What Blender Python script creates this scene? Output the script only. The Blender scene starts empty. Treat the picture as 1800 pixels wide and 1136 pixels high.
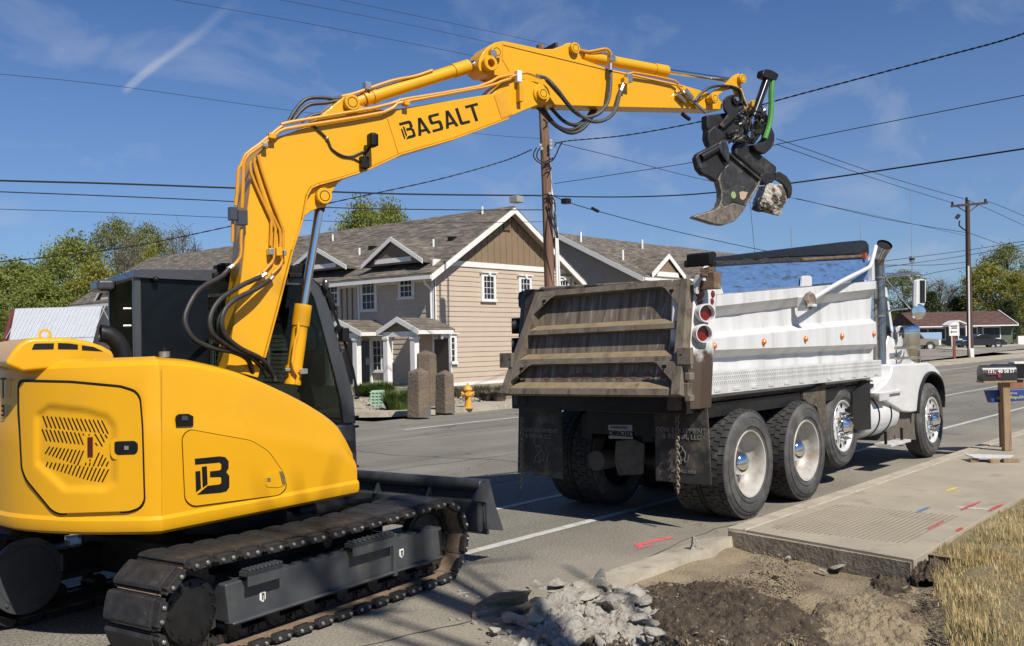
import bpy, bmesh, math, random
import numpy as np
from mathutils import Vector as V, Matrix, noise
from mathutils.geometry import delaunay_2d_cdt
random.seed(7)
rad=math.radians
# ------------------------------------------------------------------ camera, sky, sun
SC=bpy.context.scene
CA,CP,CR,FPX,CH=rad(40.3),rad(1.25),rad(1.2),1700.0,1.75
fw=V((math.cos(CP)*math.cos(CA),math.cos(CP)*math.sin(CA),math.sin(CP)))
r0=V((math.sin(CA),-math.cos(CA),0)); u0=r0.cross(fw)
cr=math.cos(CR)*r0-math.sin(CR)*u0; cu=math.sin(CR)*r0+math.cos(CR)*u0
CAM=V((0,0,CH))
cd=bpy.data.cameras.new('camera'); cam=bpy.data.objects.new('camera',cd); SC.collection.objects.link(cam)
cd.sensor_width=36; cd.lens=FPX/1800*36; cd.clip_end=3000; cd.clip_start=.05
Mc=Matrix((cr,cu,-fw)).transposed().to_4x4(); Mc.translation=CAM; cam.matrix_world=Mc
SC.camera=cam
SUN=V((-.35,-1,1.13)).normalized()
EL=math.asin(SUN.z)
wd=bpy.data.worlds.new('World'); SC.world=wd; wd.use_nodes=True
nt=wd.node_tree; bg=nt.nodes['Background']
sk=nt.nodes.new('ShaderNodeTexSky'); sk.sky_type='NISHITA'; sk.sun_disc=False; sk.sun_elevation=EL
sk.sun_rotation=math.atan2(SUN.x,SUN.y); sk.air_density=1.0; sk.dust_density=.35; sk.ozone_density=3.0; sk.altitude=300
tc=nt.nodes.new('ShaderNodeTexCoord')
def wn(t,**k):
    n=nt.nodes.new(t)
    for a,b in k.items(): setattr(n,a,b)
    return n
def wl(a,b): nt.links.new(a,b)
# thin cirrus: stretched noise over the view direction
mp=wn('ShaderNodeMapping'); mp.inputs['Rotation'].default_value=(0,0,rad(25)); mp.inputs['Scale'].default_value=(2.2,6.5,9)
wl(tc.outputs['Generated'],mp.inputs[0])
n1=wn('ShaderNodeTexNoise'); n1.inputs['Scale'].default_value=1.6; n1.inputs['Detail'].default_value=9; n1.inputs['Roughness'].default_value=.55; n1.inputs['Distortion'].default_value=.5
wl(mp.outputs[0],n1.inputs['Vector'])
cr1=wn('ShaderNodeValToRGB'); cr1.color_ramp.elements[0].position=.52; cr1.color_ramp.elements[1].position=.82
wl(n1.outputs['Fac'],cr1.inputs[0])
# contrail: great-circle band between two directions
def PR(px,py): return (fw+(px-900)/FPX*cr-(py-568)/FPX*cu)
d1=PR(215,165).normalized(); d2=PR(405,15).normalized(); nn=d1.cross(d2).normalized(); dm=(d1+d2).normalized(); tt=nn.cross(dm).normalized()
def dotn(v,src=None):
    n=wn('ShaderNodeVectorMath',operation='DOT_PRODUCT'); n.inputs[1].default_value=v; wl(src or tc.outputs['Generated'],n.inputs[0]); return n.outputs['Value']
def mth(op,a,b=None,c=None):
    n=wn('ShaderNodeMath',operation=op)
    for i,x in enumerate((a,b,c)):
        if x is None: continue
        if isinstance(x,(int,float)): n.inputs[i].default_value=x
        else: wl(x,n.inputs[i])
    return n.outputs[0]
wob=wn('ShaderNodeTexNoise'); wob.inputs['Scale'].default_value=9; wob.inputs['Detail'].default_value=6; wl(tc.outputs['Generated'],wob.inputs['Vector'])
wv=mth('MULTIPLY',mth('SUBTRACT',wob.outputs['Fac'],.5),.013)
dd=mth('ABSOLUTE',mth('ADD',dotn(nn),wv))
t_=dotn(tt)
half=math.acos(d1.dot(d2))/2
along=mth('DIVIDE',mth('ADD',t_,half),2*half)    # 0 at lower-left end
if (d1.dot(tt))>0: along=mth('SUBTRACT',1.0,along)
wid=mth('MULTIPLY_ADD',along,.003,.0042)
band=mth('SUBTRACT',1.0,mth('DIVIDE',dd,wid)); band=mth('MAXIMUM',band,0.0)
endm=mth('MULTIPLY',mth('MINIMUM',mth('MAXIMUM',mth('MULTIPLY',along,14.0),0.0),1.0),mth('MAXIMUM',mth('SUBTRACT',1.15,along),0.0))
band=mth('MINIMUM',mth('MULTIPLY',mth('MULTIPLY',band,endm),mth('MULTIPLY',wob.outputs['Fac'],1.0)),.4)
hz=mth('MAXIMUM',0.0,mth('SUBTRACT',1.0,mth('MULTIPLY',dotn((0,0,1)),2.6)))
cl=mth('ADD',mth('ADD',mth('MULTIPLY',cr1.outputs[0],.45),mth('MULTIPLY',hz,.30)),band)
mixc=wn('ShaderNodeMixRGB'); mixc.inputs[2].default_value=(6.2,6.9,8.6,1); wl(mth('MINIMUM',cl,.9),mixc.inputs[0]); 
tint=wn('ShaderNodeMixRGB',blend_type='MULTIPLY'); tint.inputs[0].default_value=1; tint.inputs[2].default_value=(.50,.80,1.18,1); wl(sk.outputs[0],tint.inputs[1])
wl(tint.outputs[0],mixc.inputs[1])
wl(mixc.outputs[0],bg.inputs[0]); bg.inputs[1].default_value=.056
sl=bpy.data.lights.new('sun','SUN'); sl.energy=5.0; sl.angle=rad(.5); sl.color=(1,.935,.84)
so=bpy.data.objects.new('sun',sl); SC.collection.objects.link(so); so.rotation_euler=SUN.to_track_quat('Z','Y').to_euler()
so.location=(0,-20,30)
SC.view_settings.view_transform='Standard'; SC.view_settings.look='None'; SC.view_settings.exposure=.45; SC.view_settings.gamma=1
SC.cycles.max_bounces=6; SC.cycles.diffuse_bounces=4; SC.cycles.glossy_bounces=3; SC.cycles.transparent_max_bounces=8

# ------------------------------------------------------------------ placing helpers (photograph pixel + real plane -> point)
def onz(px,py,z=0.0):
    d=PR(px,py); return CAM+d*((z-CH)/d.z)
def onp(px,py,p0,n):
    d=PR(px,py); return CAM+d*((p0-CAM).dot(n)/d.dot(n))
def atd(px,py,D): return CAM+PR(px,py)*D
def onY(px,py,y): return onp(px,py,V((0,y,0)),V((0,1,0)))
def onX(px,py,x): return onp(px,py,V((x,0,0)),V((1,0,0)))

# ------------------------------------------------------------------ materials
MT={}
def lin(c): return tuple(c)+((1,) if len(c)==3 else ())
KA=.86
def pm(name,c1,c2=None,scale=4.0,rough=.5,metal=0.0,bump=0.0,bscale=60.0,coat=0.0,c3=None,s3=1.0,t3=(.5,.65),r2=None,stretch=(1,1,1),bdist=.01,spec=.5,detail=6,ramp=(.38,.62),emit=None):
    if metal<.5: c1=tuple(x*KA for x in c1); c2=c2 and tuple(x*KA for x in c2); c3=c3 and tuple(x*KA for x in c3)
    m=bpy.data.materials.new(name); m.use_nodes=True; t=m.node_tree; b=t.nodes['Principled BSDF']
    b.inputs['Roughness'].default_value=rough; b.inputs['Metallic'].default_value=metal; b.inputs['Base Color'].default_value=lin(c1)
    b.inputs['Specular IOR Level'].default_value=spec
    if coat: b.inputs['Coat Weight'].default_value=coat; b.inputs['Coat Roughness'].default_value=.04
    co=t.nodes.new('ShaderNodeTexCoord'); mpn=t.nodes.new('ShaderNodeMapping'); mpn.inputs['Scale'].default_value=stretch
    t.links.new(co.outputs['Object'],mpn.inputs[0]); vec=mpn.outputs[0]
    col=None
    def nz(s,d=detail):
        n=t.nodes.new('ShaderNodeTexNoise'); n.inputs['Scale'].default_value=s; n.inputs['Detail'].default_value=d; n.inputs['Roughness'].default_value=.6; t.links.new(vec,n.inputs['Vector']); return n.outputs['Fac']
    def rmp(f,a,b_):
        n=t.nodes.new('ShaderNodeMapRange'); n.inputs[1].default_value=a; n.inputs[2].default_value=b_; t.links.new(f,n.inputs[0]); return n.outputs[0]
    if c2 is not None:
        mx=t.nodes.new('ShaderNodeMixRGB'); mx.inputs[1].default_value=lin(c1); mx.inputs[2].default_value=lin(c2); f=rmp(nz(scale),*ramp); t.links.new(f,mx.inputs[0]); col=mx.outputs[0]
        if r2 is not None:
            rr=t.nodes.new('ShaderNodeMapRange'); rr.inputs[3].default_value=rough; rr.inputs[4].default_value=r2; t.links.new(f,rr.inputs[0]); t.links.new(rr.outputs[0],b.inputs['Roughness'])
    if c3 is not None:
        mx=t.nodes.new('ShaderNodeMixRGB'); mx.inputs[2].default_value=lin(c3)
        if col: t.links.new(col,mx.inputs[1])
        else: mx.inputs[1].default_value=lin(c1)
        t.links.new(rmp(nz(s3,8),*t3),mx.inputs[0]); col=mx.outputs[0]
    if col: t.links.new(col,b.inputs['Base Color'])
    if bump:
        bn=t.nodes.new('ShaderNodeBump'); bn.inputs['Strength'].default_value=bump; bn.inputs['Distance'].default_value=bdist
        t.links.new(nz(bscale,4),bn.inputs['Height']); t.links.new(bn.outputs[0],b.inputs['Normal'])
    MT[name]=m; return m
Y1=pm('yellow_paint',(.72,.362,.006),(.69,.345,.006),scale=1.5,rough=.4,coat=.32,spec=.3,bump=.03,bscale=300,bdist=.002,c3=(.56,.30,.03),s3=2.6,t3=(.55,.95))
Y2=pm('yellow_paint_worn',(.68,.33,.009),(.62,.30,.009),scale=6,rough=.42,coat=.2)
YD=pm('yellow_pipe_paint',(.62,.28,.012),(.56,.25,.012),scale=9,rough=.45)
BK=pm('black_plastic',(.006,.006,.006),(.010,.010,.010),scale=9,rough=.5,spec=.25)
BKM=pm('black_machine_paint',(.007,.0075,.0085),(.014,.0135,.013),scale=14,rough=.42,spec=.35,bump=.15,bscale=80)
DK=pm('dark_grey_paint',(.045,.050,.056),(.060,.063,.066),scale=7,rough=.42,coat=.15,c3=(.10,.09,.075),s3=5,t3=(.56,.8))
CABG=pm('cab_grey_paint',(.042,.046,.054),(.05,.053,.06),scale=3,rough=.36,coat=.3)
HOSE=pm('hose_rubber',(.014,.014,.014),(.03,.028,.026),scale=20,rough=.5,bump=.2,bscale=200)
CHR=pm('chrome',(.75,.75,.75),rough=.09,metal=1)
STEEL=pm('bright_steel',(.55,.53,.5),(.42,.40,.37),scale=30,rough=.33,metal=.9)
GLS=pm('dark_glass',(.006,.008,.010),rough=.05,spec=.6)
PADM=pm('track_pad_rubber',(.013,.012,.012),(.028,.026,.024),scale=16,rough=.6,bump=.5,bscale=50,c3=(.10,.09,.075),s3=9,t3=(.62,.8))
SHOEI=pm('track_shoe_inside',(.30,.215,.145),(.20,.145,.10),scale=13,rough=.6,c3=(.05,.04,.035),s3=22,t3=(.55,.7),metal=.2)
CHAIN=pm('track_chain_steel',(.03,.028,.026),(.06,.052,.045),scale=30,rough=.5,metal=.5)
WH=pm('white_truck_paint',(.70,.705,.71),(.62,.625,.63),scale=3,rough=.3,coat=.4,c3=(.42,.40,.36),s3=2.2,t3=(.62,.82),stretch=(1,1,2.2))
WHB=pm('white_bed_paint',(.66,.665,.67),(.57,.575,.575),scale=2.0,rough=.42,c3=(.36,.34,.30),s3=1.9,t3=(.56,.85),stretch=(2.6,1,.3))
ALU=pm('tread_plate_aluminium',(.66,.66,.65),(.54,.54,.53),scale=4,rough=.4,metal=.15,c3=(.3,.28,.25),s3=3,t3=(.58,.75),stretch=(1.5,1,.5))
RUST=pm('tailgate_dirty_steel',(.215,.18,.135),(.15,.125,.095),scale=5,rough=.6,metal=.1,c3=(.07,.055,.04),s3=9,t3=(.52,.7),bump=.25,bscale=60,stretch=(1,1.4,.8))
LEDGE=pm('tailgate_ledge_dirt',(.25,.19,.11),(.19,.145,.085),scale=9,rough=.8,bump=.3,bscale=90,c3=(.09,.07,.05),s3=7,t3=(.6,.75))
PANEL=pm('tailgate_panel_streaked',(.23,.185,.13),(.10,.08,.06),scale=4,rough=.5,metal=.1,c3=(.38,.37,.36),s3=7,t3=(.58,.7),stretch=(1,5,.45),r2=.6)
RUSTB=pm('rusty_brown',(.16,.095,.055),(.07,.045,.032),scale=7,rough=.7,c3=(.28,.22,.17),s3=4,t3=(.55,.68),bump=.4,bscale=50)
BLUEB=pm('blue_painted_board',(.07,.155,.35),(.095,.20,.41),scale=4,rough=.6,c3=(.05,.07,.11),s3=2.4,t3=(.53,.66),stretch=(1.6,1,11),bump=.12,bscale=9)
TYR=pm('tyre_rubber',(.028,.028,.028),(.05,.048,.045),scale=12,rough=.75,c3=(.13,.12,.105),s3=5,t3=(.56,.85),bump=.3,bscale=90)
TYS=pm('tyre_sidewall',(.075,.073,.07),(.05,.049,.047),scale=10,rough=.75,c3=(.16,.15,.135),s3=4,t3=(.5,.8),bump=.25,bscale=70)
RIM=pm('white_rim_paint',(.44,.425,.39),(.33,.315,.285),scale=5,rough=.45,c3=(.24,.19,.14),s3=5,t3=(.54,.72))
ALR=pm('polished_wheel',(.74,.74,.73),(.62,.62,.61),scale=8,rough=.32,metal=.35)
RED=pm('red_lens',(.15,.006,.009),rough=.15,coat=.6)
AMB=pm('amber_lens',(.75,.16,.01),rough=.2,coat=.6)
FLAP=pm('mudflap_rubber',(.022,.021,.02),(.035,.03,.026),scale=9,rough=.7,c3=(.15,.125,.10),s3=4,t3=(.5,.72),bump=.4,bscale=50)
ROADY=-46.65
def asphalt():
    m=pm('asphalt',(.16,.152,.132),(.20,.189,.163),scale=.6,rough=.85,bump=.55,bscale=130,bdist=.012)
    t=m.node_tree; b=t.nodes['Principled BSDF']; src=b.inputs['Base Color'].links[0].from_socket
    co=t.nodes.new('ShaderNodeTexCoord')
    v=t.nodes.new('ShaderNodeTexNoise'); v.inputs['Scale'].default_value=52; v.inputs['Detail'].default_value=3; v.inputs['Roughness'].default_value=.8; t.links.new(co.outputs['Object'],v.inputs['Vector'])
    r=t.nodes.new('ShaderNodeValToRGB'); r.color_ramp.elements[0].position=.36; r.color_ramp.elements[0].color=(.32,.31,.30,1); r.color_ramp.elements[1].position=.66; r.color_ramp.elements[1].color=(1.95,1.92,1.8,1)
    t.links.new(v.outputs['Fac'],r.inputs[0])
    mx=t.nodes.new('ShaderNodeMixRGB'); mx.blend_type='MULTIPLY'; mx.inputs[0].default_value=1; t.links.new(src,mx.inputs[1]); t.links.new(r.outputs[0],mx.inputs[2])
    # long tar cracks and oil streaks
    mp2=t.nodes.new('ShaderNodeMapping'); mp2.inputs['Scale'].default_value=(.06,.55,1); t.links.new(co.outputs['Object'],mp2.inputs[0])
    n3=t.nodes.new('ShaderNodeTexNoise'); n3.inputs['Scale'].default_value=2; n3.inputs['Detail'].default_value=7; t.links.new(mp2.outputs[0],n3.inputs['Vector'])
    r3=t.nodes.new('ShaderNodeMapRange'); r3.inputs[1].default_value=.35; r3.inputs[2].default_value=.7; r3.inputs[3].default_value=.78; r3.inputs[4].default_value=1.18; t.links.new(n3.outputs['Fac'],r3.inputs[0])
    vo=t.nodes.new('ShaderNodeTexVoronoi'); vo.feature='DISTANCE_TO_EDGE'; vo.inputs['Scale'].default_value=.22
    ds=t.nodes.new('ShaderNodeTexNoise'); ds.inputs['Scale'].default_value=1.2; ds.inputs['Detail'].default_value=5; t.links.new(co.outputs['Object'],ds.inputs['Vector'])
    va=t.nodes.new('ShaderNodeVectorMath'); va.operation='MULTIPLY_ADD'; va.inputs[1].default_value=(1.4,1.4,0); t.links.new(ds.outputs['Color'],va.inputs[0]); t.links.new(co.outputs['Object'],va.inputs[2]); t.links.new(va.outputs[0],vo.inputs['Vector'])
    r4=t.nodes.new('ShaderNodeMapRange'); r4.inputs[1].default_value=.0; r4.inputs[2].default_value=.003; r4.inputs[3].default_value=.42; r4.inputs[4].default_value=1; t.links.new(vo.outputs['Distance'],r4.inputs[0])
    k=t.nodes.new('ShaderNodeMath'); k.operation='MULTIPLY'; t.links.new(r3.outputs[0],k.inputs[0]); t.links.new(r4.outputs[0],k.inputs[1])
    mx2=t.nodes.new('ShaderNodeMixRGB'); mx2.blend_type='MULTIPLY'; mx2.inputs[0].default_value=1; t.links.new(mx.outputs[0],mx2.inputs[1]); t.links.new(k.outputs[0],mx2.inputs[2])
    # pale dust gathered along the kerb side of the road
    sp=t.nodes.new('ShaderNodeSeparateXYZ'); t.links.new(co.outputs['Object'],sp.inputs[0])
    yy=t.nodes.new('ShaderNodeMapRange'); yy.inputs[1].default_value=-3.3; yy.inputs[2].default_value=-4.6; yy.inputs[3].default_value=0; yy.inputs[4].default_value=.9
    off=t.nodes.new('ShaderNodeMath'); off.operation='SUBTRACT'; off.inputs[1].default_value=ROADY; t.links.new(sp.outputs[1],off.inputs[0])
    yy.inputs[1].default_value=5.6; yy.inputs[2].default_value=4.2; t.links.new(off.outputs[0],yy.inputs[0])
    dm=t.nodes.new('ShaderNodeMath'); dm.operation='MULTIPLY'; t.links.new(yy.outputs[0],dm.inputs[0]); t.links.new(ds.outputs['Fac'],dm.inputs[1])
    mx3=t.nodes.new('ShaderNodeMixRGB'); mx3.inputs[2].default_value=(.30,.265,.20,1); t.links.new(dm.outputs[0],mx3.inputs[0]); t.links.new(mx2.outputs[0],mx3.inputs[1])
    t.links.new(mx3.outputs[0],b.inputs['Base Color']); return m
ASP=asphalt()
CONC=pm('pavement_concrete',(.36,.315,.235),(.30,.265,.20),scale=1.4,rough=.85,bump=.3,bscale=160,c3=(.22,.19,.145),s3=3.2,t3=(.58,.75))
CONCL=pm('kerb_concrete',(.42,.375,.29),(.33,.29,.22),scale=4,rough=.85,bump=.4,bscale=90,c3=(.23,.2,.16),s3=7,t3=(.55,.7))
CONCF=pm('broken_concrete',(.36,.34,.295),(.27,.25,.21),scale=7,rough=.9,bump=.9,bscale=28,bdist=.03,c3=(.20,.165,.12),s3=5,t3=(.54,.7))
CONCU=pm('slab_edge_dirty',(.32,.275,.205),(.21,.17,.12),scale=9,rough=.9,bump=.8,bscale=30,bdist=.02,c3=(.33,.29,.22),s3=6,t3=(.52,.68))
DIRT=pm('tan_dirt',(.31,.25,.16),(.23,.18,.112),scale=3,rough=.95,bump=1.0,bscale=45,bdist=.03,c3=(.135,.10,.066),s3=2.6,t3=(.50,.66))
SOIL=pm('dark_soil',(.046,.032,.020),(.10,.075,.048),scale=9,rough=.95,bump=1.0,bscale=38,bdist=.04,c3=(.24,.20,.14),s3=36,t3=(.60,.68))
GRND=pm('dry_turf_ground',(.25,.19,.10),(.17,.14,.07),scale=4,rough=.95,bump=.8,bscale=40,bdist=.03,c3=(.10,.12,.045),s3=1.6,t3=(.56,.68))
FARG=pm('far_ground',(.22,.19,.13),(.15,.15,.08),scale=.15,rough=.95)
GRAV=pm('gravel_bed',(.34,.29,.22),(.13,.105,.085),scale=9,rough=.9,bump=1,bscale=11,bdist=.06,ramp=(.45,.55))
LOT=pm('gravel_lot',(.26,.235,.20),(.20,.18,.15),scale=.8,rough=.95,bump=.5,bscale=12,bdist=.04)
LINE=pm('white_road_paint',(.55,.54,.50),(.42,.41,.37),scale=8,rough=.7,c3=(.20,.19,.17),s3=24,t3=(.58,.66))
LINY=pm('yellow_road_paint',(.42,.30,.11),(.3,.23,.12),scale=8,rough=.7,c3=(.15,.14,.12),s3=20,t3=(.52,.64))
BEI=pm('beige_siding',(.50,.405,.315),(.47,.38,.295),scale=1.2,rough=.7)
TAU=pm('taupe_siding',(.50,.425,.34),(.46,.39,.31),scale=1.2,rough=.7)
BRN=pm('brown_batten_siding',(.235,.165,.10),(.21,.148,.09),scale=1.5,rough=.7)
BRD=pm('dark_brown_batten_siding',(.19,.145,.105),(.17,.13,.095),scale=1.5,rough=.7)
TRIM=pm('white_trim',(.76,.75,.72),(.70,.69,.66),scale=5,rough=.5)
WGL=pm('window_glass',(.030,.036,.044),(.012,.014,.017),scale=.9,rough=.08,spec=.28)
DOOR=pm('dark_door',(.035,.028,.024),rough=.4)
def shingle(name,c1,c2,ax):
    m=bpy.data.materials.new(name); m.use_nodes=True; t=m.node_tree; b=t.nodes['Principled BSDF']; b.inputs['Roughness'].default_value=.9
    co=t.nodes.new('ShaderNodeTexCoord'); sp=t.nodes.new('ShaderNodeSeparateXYZ'); t.links.new(co.outputs['Object'],sp.inputs[0])
    cb=t.nodes.new('ShaderNodeCombineXYZ'); t.links.new(sp.outputs[ax],cb.inputs[0]); ml=t.nodes.new('ShaderNodeMath'); ml.operation='MULTIPLY'; ml.inputs[1].default_value=1.9; t.links.new(sp.outputs[2],ml.inputs[0]); t.links.new(ml.outputs[0],cb.inputs[1])
    br=t.nodes.new('ShaderNodeTexBrick'); br.inputs['Scale'].default_value=1; br.inputs['Brick Width'].default_value=.42; br.inputs['Row Height'].default_value=.16; br.inputs['Mortar Size'].default_value=.012; br.inputs['Bias'].default_value=0
    br.inputs['Color1'].default_value=lin(c1); br.inputs['Color2'].default_value=lin(c2); br.inputs['Mortar'].default_value=lin([x*.45 for x in c2]); t.links.new(cb.outputs[0],br.inputs['Vector'])
    mp_=t.nodes.new('ShaderNodeMapping'); mp_.inputs['Scale'].default_value=(1.1,6,1); t.links.new(cb.outputs[0],mp_.inputs[0])
    n=t.nodes.new('ShaderNodeTexNoise'); n.inputs['Scale'].default_value=1.3; n.inputs['Detail'].default_value=6; t.links.new(mp_.outputs[0],n.inputs['Vector'])
    rr=t.nodes.new('ShaderNodeMapRange'); rr.inputs[1].default_value=.35; rr.inputs[2].default_value=.65; rr.inputs[3].default_value=.55; rr.inputs[4].default_value=1.45; t.links.new(n.outputs['Fac'],rr.inputs[0])
    mx=t.nodes.new('ShaderNodeMixRGB'); mx.blend_type='MULTIPLY'; mx.inputs[0].default_value=1; t.links.new(br.outputs[0],mx.inputs[1]); t.links.new(rr.outputs[0],mx.inputs[2]); t.links.new(mx.outputs[0],b.inputs['Base Color'])
    MT[name]=m; return m
SHY=shingle('roof_shingles',(.155,.133,.105),(.08,.069,.056),1)
SHX=shingle('roof_shingles_cross',(.155,.133,.105),(.08,.069,.056),0)
SHR=shingle('red_brown_shingles',(.095,.047,.039),(.07,.036,.031),0)
WOOD=pm('weathered_pole_wood',(.20,.105,.062),(.12,.062,.04),scale=9,rough=.8,stretch=(3,3,.15),bump=.4,bscale=30,c3=(.30,.19,.12),s3=3,t3=(.5,.65))
WOOD2=pm('dark_pole_wood',(.085,.045,.032),(.05,.03,.022),scale=9,rough=.85,stretch=(3,3,.2))
WOOD3=pm('mailbox_post_wood',(.34,.235,.13),(.22,.145,.085),scale=10,rough=.8,stretch=(4,4,.25),c3=(.12,.08,.05),s3=6,t3=(.58,.7))
BASA=pm('basalt_rock',(.165,.125,.085),(.12,.092,.066),scale=2.5,rough=.85,bump=.8,bscale=14,bdist=.04,c3=(.11,.11,.115),s3=1.1,t3=(.52,.62))
HYD=pm('hydrant_yellow',(.72,.36,.04),(.62,.3,.035),scale=8,rough=.5)
GRN=pm('pale_green_plastic',(.32,.47,.34),(.28,.42,.30),scale=5,rough=.55)
TIN=pm('tin_roof',(.50,.53,.56),(.58,.61,.64),scale=3,rough=.5,metal=.25,stretch=(1,6,.3))
WREN=pm('cable_black',(.010,.010,.012),rough=.6)
def leafm(name,a,b_):
    m=pm(name,a,b_,scale=.9,rough=.55,c3=tuple(x*1.5 for x in b_),s3=6,t3=(.5,.7),spec=.25)
    bs=m.node_tree.nodes['Principled BSDF']; bs.inputs['Subsurface Weight'].default_value=0
    t=m.node_tree; tr=t.nodes.new('ShaderNodeBsdfTranslucent'); ms=t.nodes.new('ShaderNodeMixShader'); ms.inputs[0].default_value=.42
    t.links.new(bs.inputs['Base Color'].links[0].from_socket,tr.inputs[0]); out=[n for n in t.nodes if n.type=='OUTPUT_MATERIAL'][0]
    t.links.new(bs.outputs[0],ms.inputs[1]); t.links.new(tr.outputs[0],ms.inputs[2]); t.links.new(ms.outputs[0],out.inputs[0]); return m
LF1=leafm('leaf_bright_green',(.27,.30,.065),(.18,.21,.05))
LF2=leafm('leaf_olive_green',(.27,.29,.10),(.17,.19,.07))
LF3=leafm('leaf_dark_green',(.045,.07,.028),(.07,.09,.032))
LF4=leafm('leaf_yellow_green',(.33,.31,.06),(.22,.23,.05))
LF5=leafm('bud_grey_green',(.27,.26,.15),(.18,.18,.10))
BARK=pm('bark',(.12,.095,.075),(.075,.06,.05),scale=5,rough=.9,stretch=(2,2,.4))
STRAW=leafm('dry_grass_blade',(.52,.39,.17),(.60,.49,.27))
GRS=leafm('green_grass_blade',(.08,.13,.03),(.11,.15,.04))
# ------------------------------------------------------------------ mesh helpers
COL=SC.collection
ROOT={}
class MB:
    def __init__(s,M=None): s.v=[];s.f=[];s.mi=[];s.M=M;s.cm=0
    def P(s,p):
        p=V(p); p=(s.M@p) if s.M else p; s.v.append(p); return len(s.v)-1
    def F(s,idx): s.f.append(tuple(idx)); s.mi.append(s.cm)
    def face(s,pts): s.F([s.P(p) for p in pts]); return s
    def box(s,a,b,R=None,c=None):
        x0,y0,z0=a;x1,y1,z1=b
        P=[V((x,y,z)) for z in (z0,z1) for y in (y0,y1) for x in (x0,x1)]
        if R is not None:
            c=V(c) if c is not None else (V(a)+V(b))/2
            P=[R@(p-c)+c for p in P]
        i=[s.P(p) for p in P]
        for q in ((0,2,3,1),(4,5,7,6),(0,1,5,4),(1,3,7,5),(3,2,6,7),(2,0,4,6)): s.F([i[k] for k in q])
        return s
    def prism(s,pts,vec):
        vec=V(vec); A=[s.P(p) for p in pts]; B=[s.P(V(p)+vec) for p in pts]; n=len(pts)
        s.F(A); s.F(B[::-1])
        for k in range(n): s.F((A[k],B[k],B[(k+1)%n],A[(k+1)%n])[::-1])
        return s
    def loft(s,rings,closed=True,cap=True):
        R=[[s.P(p) for p in r] for r in rings]; n=len(rings[0])
        for a,b in zip(R,R[1:]):
            for k in range(n if closed else n-1): s.F((a[k],a[(k+1)%n],b[(k+1)%n],b[k]))
        if cap: s.F(R[0][::-1]); s.F(R[-1])
        return s
    def tube(s,pts,r,seg=8,cap=True):
        pts=[V(p) for p in pts]; n=len(pts); rs=r if isinstance(r,(list,tuple)) else [r]*n
        d=(pts[1]-pts[0]).normalized(); a=d.orthogonal().normalized(); rings=[]
        for k in range(n):
            t=((pts[min(k+1,n-1)]-pts[max(k-1,0)])).normalized()
            a=(a-t*a.dot(t)); a=a.normalized() if a.length>1e-6 else t.orthogonal().normalized(); b=t.cross(a)
            rings.append([pts[k]+(a*math.cos(2*math.pi*j/seg)+b*math.sin(2*math.pi*j/seg))*rs[k] for j in range(seg)])
        return s.loft(rings,True,cap)
    def cyl(s,p0,p1,r,seg=20,r1=None): return s.tube([p0,p1],[r,r if r1 is None else r1],seg)
    def lathe(s,prof,c,ax,seg=32,cap=False):
        c=V(c);ax=V(ax).normalized();a=ax.orthogonal().normalized();b=ax.cross(a)
        rings=[[c+ax*h+(a*math.cos(2*math.pi*j/seg)+b*math.sin(2*math.pi*j/seg))*r for j in range(seg)] for r,h in prof]
        return s.loft(rings,True,cap)
    def sph(s,c,r,u=12,v=8,sq=(1,1,1)):
        c=V(c); R=[]
        for i in range(1,v):
            t=math.pi*i/v; R.append([c+V((math.cos(2*math.pi*j/u)*math.sin(t)*sq[0],math.sin(2*math.pi*j/u)*math.sin(t)*sq[1],-math.cos(t)*sq[2]))*r for j in range(u)])
        return s.loft(R,True,True)
    def build(s,name,mat,parent=None,smooth=30,bevel=0,seg=2,bang=30,label=None):
        me=bpy.data.meshes.new(name)
        L=ROOT.get(parent.name) if parent else None
        if L is None and not parent:
            xs=[p.x for p in s.v];ys=[p.y for p in s.v];zs=[p.z for p in s.v]; L=V(((min(xs)+max(xs))/2,(min(ys)+max(ys))/2,min(zs)))
        if L is None: L=V((0,0,0))
        me.from_pydata([tuple(p-L) for p in s.v],[],s.f)
        ms=mat if isinstance(mat,(list,tuple)) else [mat]
        for m in ms: me.materials.append(m)
        if len(ms)>1: me.polygons.foreach_set('material_index',s.mi)
        me.validate(); 
        bm=bmesh.new(); bm.from_mesh(me); bmesh.ops.recalc_face_normals(bm,faces=bm.faces); bm.to_mesh(me); bm.free()
        if smooth:
            me.polygons.foreach_set('use_smooth',[True]*len(me.polygons)); me.set_sharp_from_angle(angle=rad(smooth))
        o=bpy.data.objects.new(name,me); COL.objects.link(o)
        if parent: o.parent=parent; ROOT[o.name]=L
        else: o.location=L; ROOT[o.name]=L
        if bevel:
            b=o.modifiers.new('bevel','BEVEL'); b.width=bevel; b.segments=seg; b.limit_method='ANGLE'; b.angle_limit=rad(bang); b.harden_normals=True
        if label: o['label']=label
        return o
def tag(o,label=None,cat=None,group=None,kind=None):
    if label: o['label']=label
    if cat: o['category']=cat
    if group: o['group']=group
    if kind: o['kind']=kind
    return o
def thing(name,label,cat,loc=(0,0,0),group=None,kind=None):
    o=bpy.data.objects.new(name,None); COL.objects.link(o); o.location=loc; o.empty_display_size=.2; ROOT[o.name]=V(loc)
    return tag(o,label,cat,group,kind)
def struct(name,mb,mat,**k):
    o=mb.build(name,mat,**k); o['kind']='structure'; return o
def copy_tree(o,parent=None):
    c=o.copy(); COL.objects.link(c)
    if parent: c.parent=parent
    ROOT[c.name]=ROOT.get(o.name,V((0,0,0)))
    for ch in list(o.children): copy_tree(ch,c)
    return c
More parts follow.
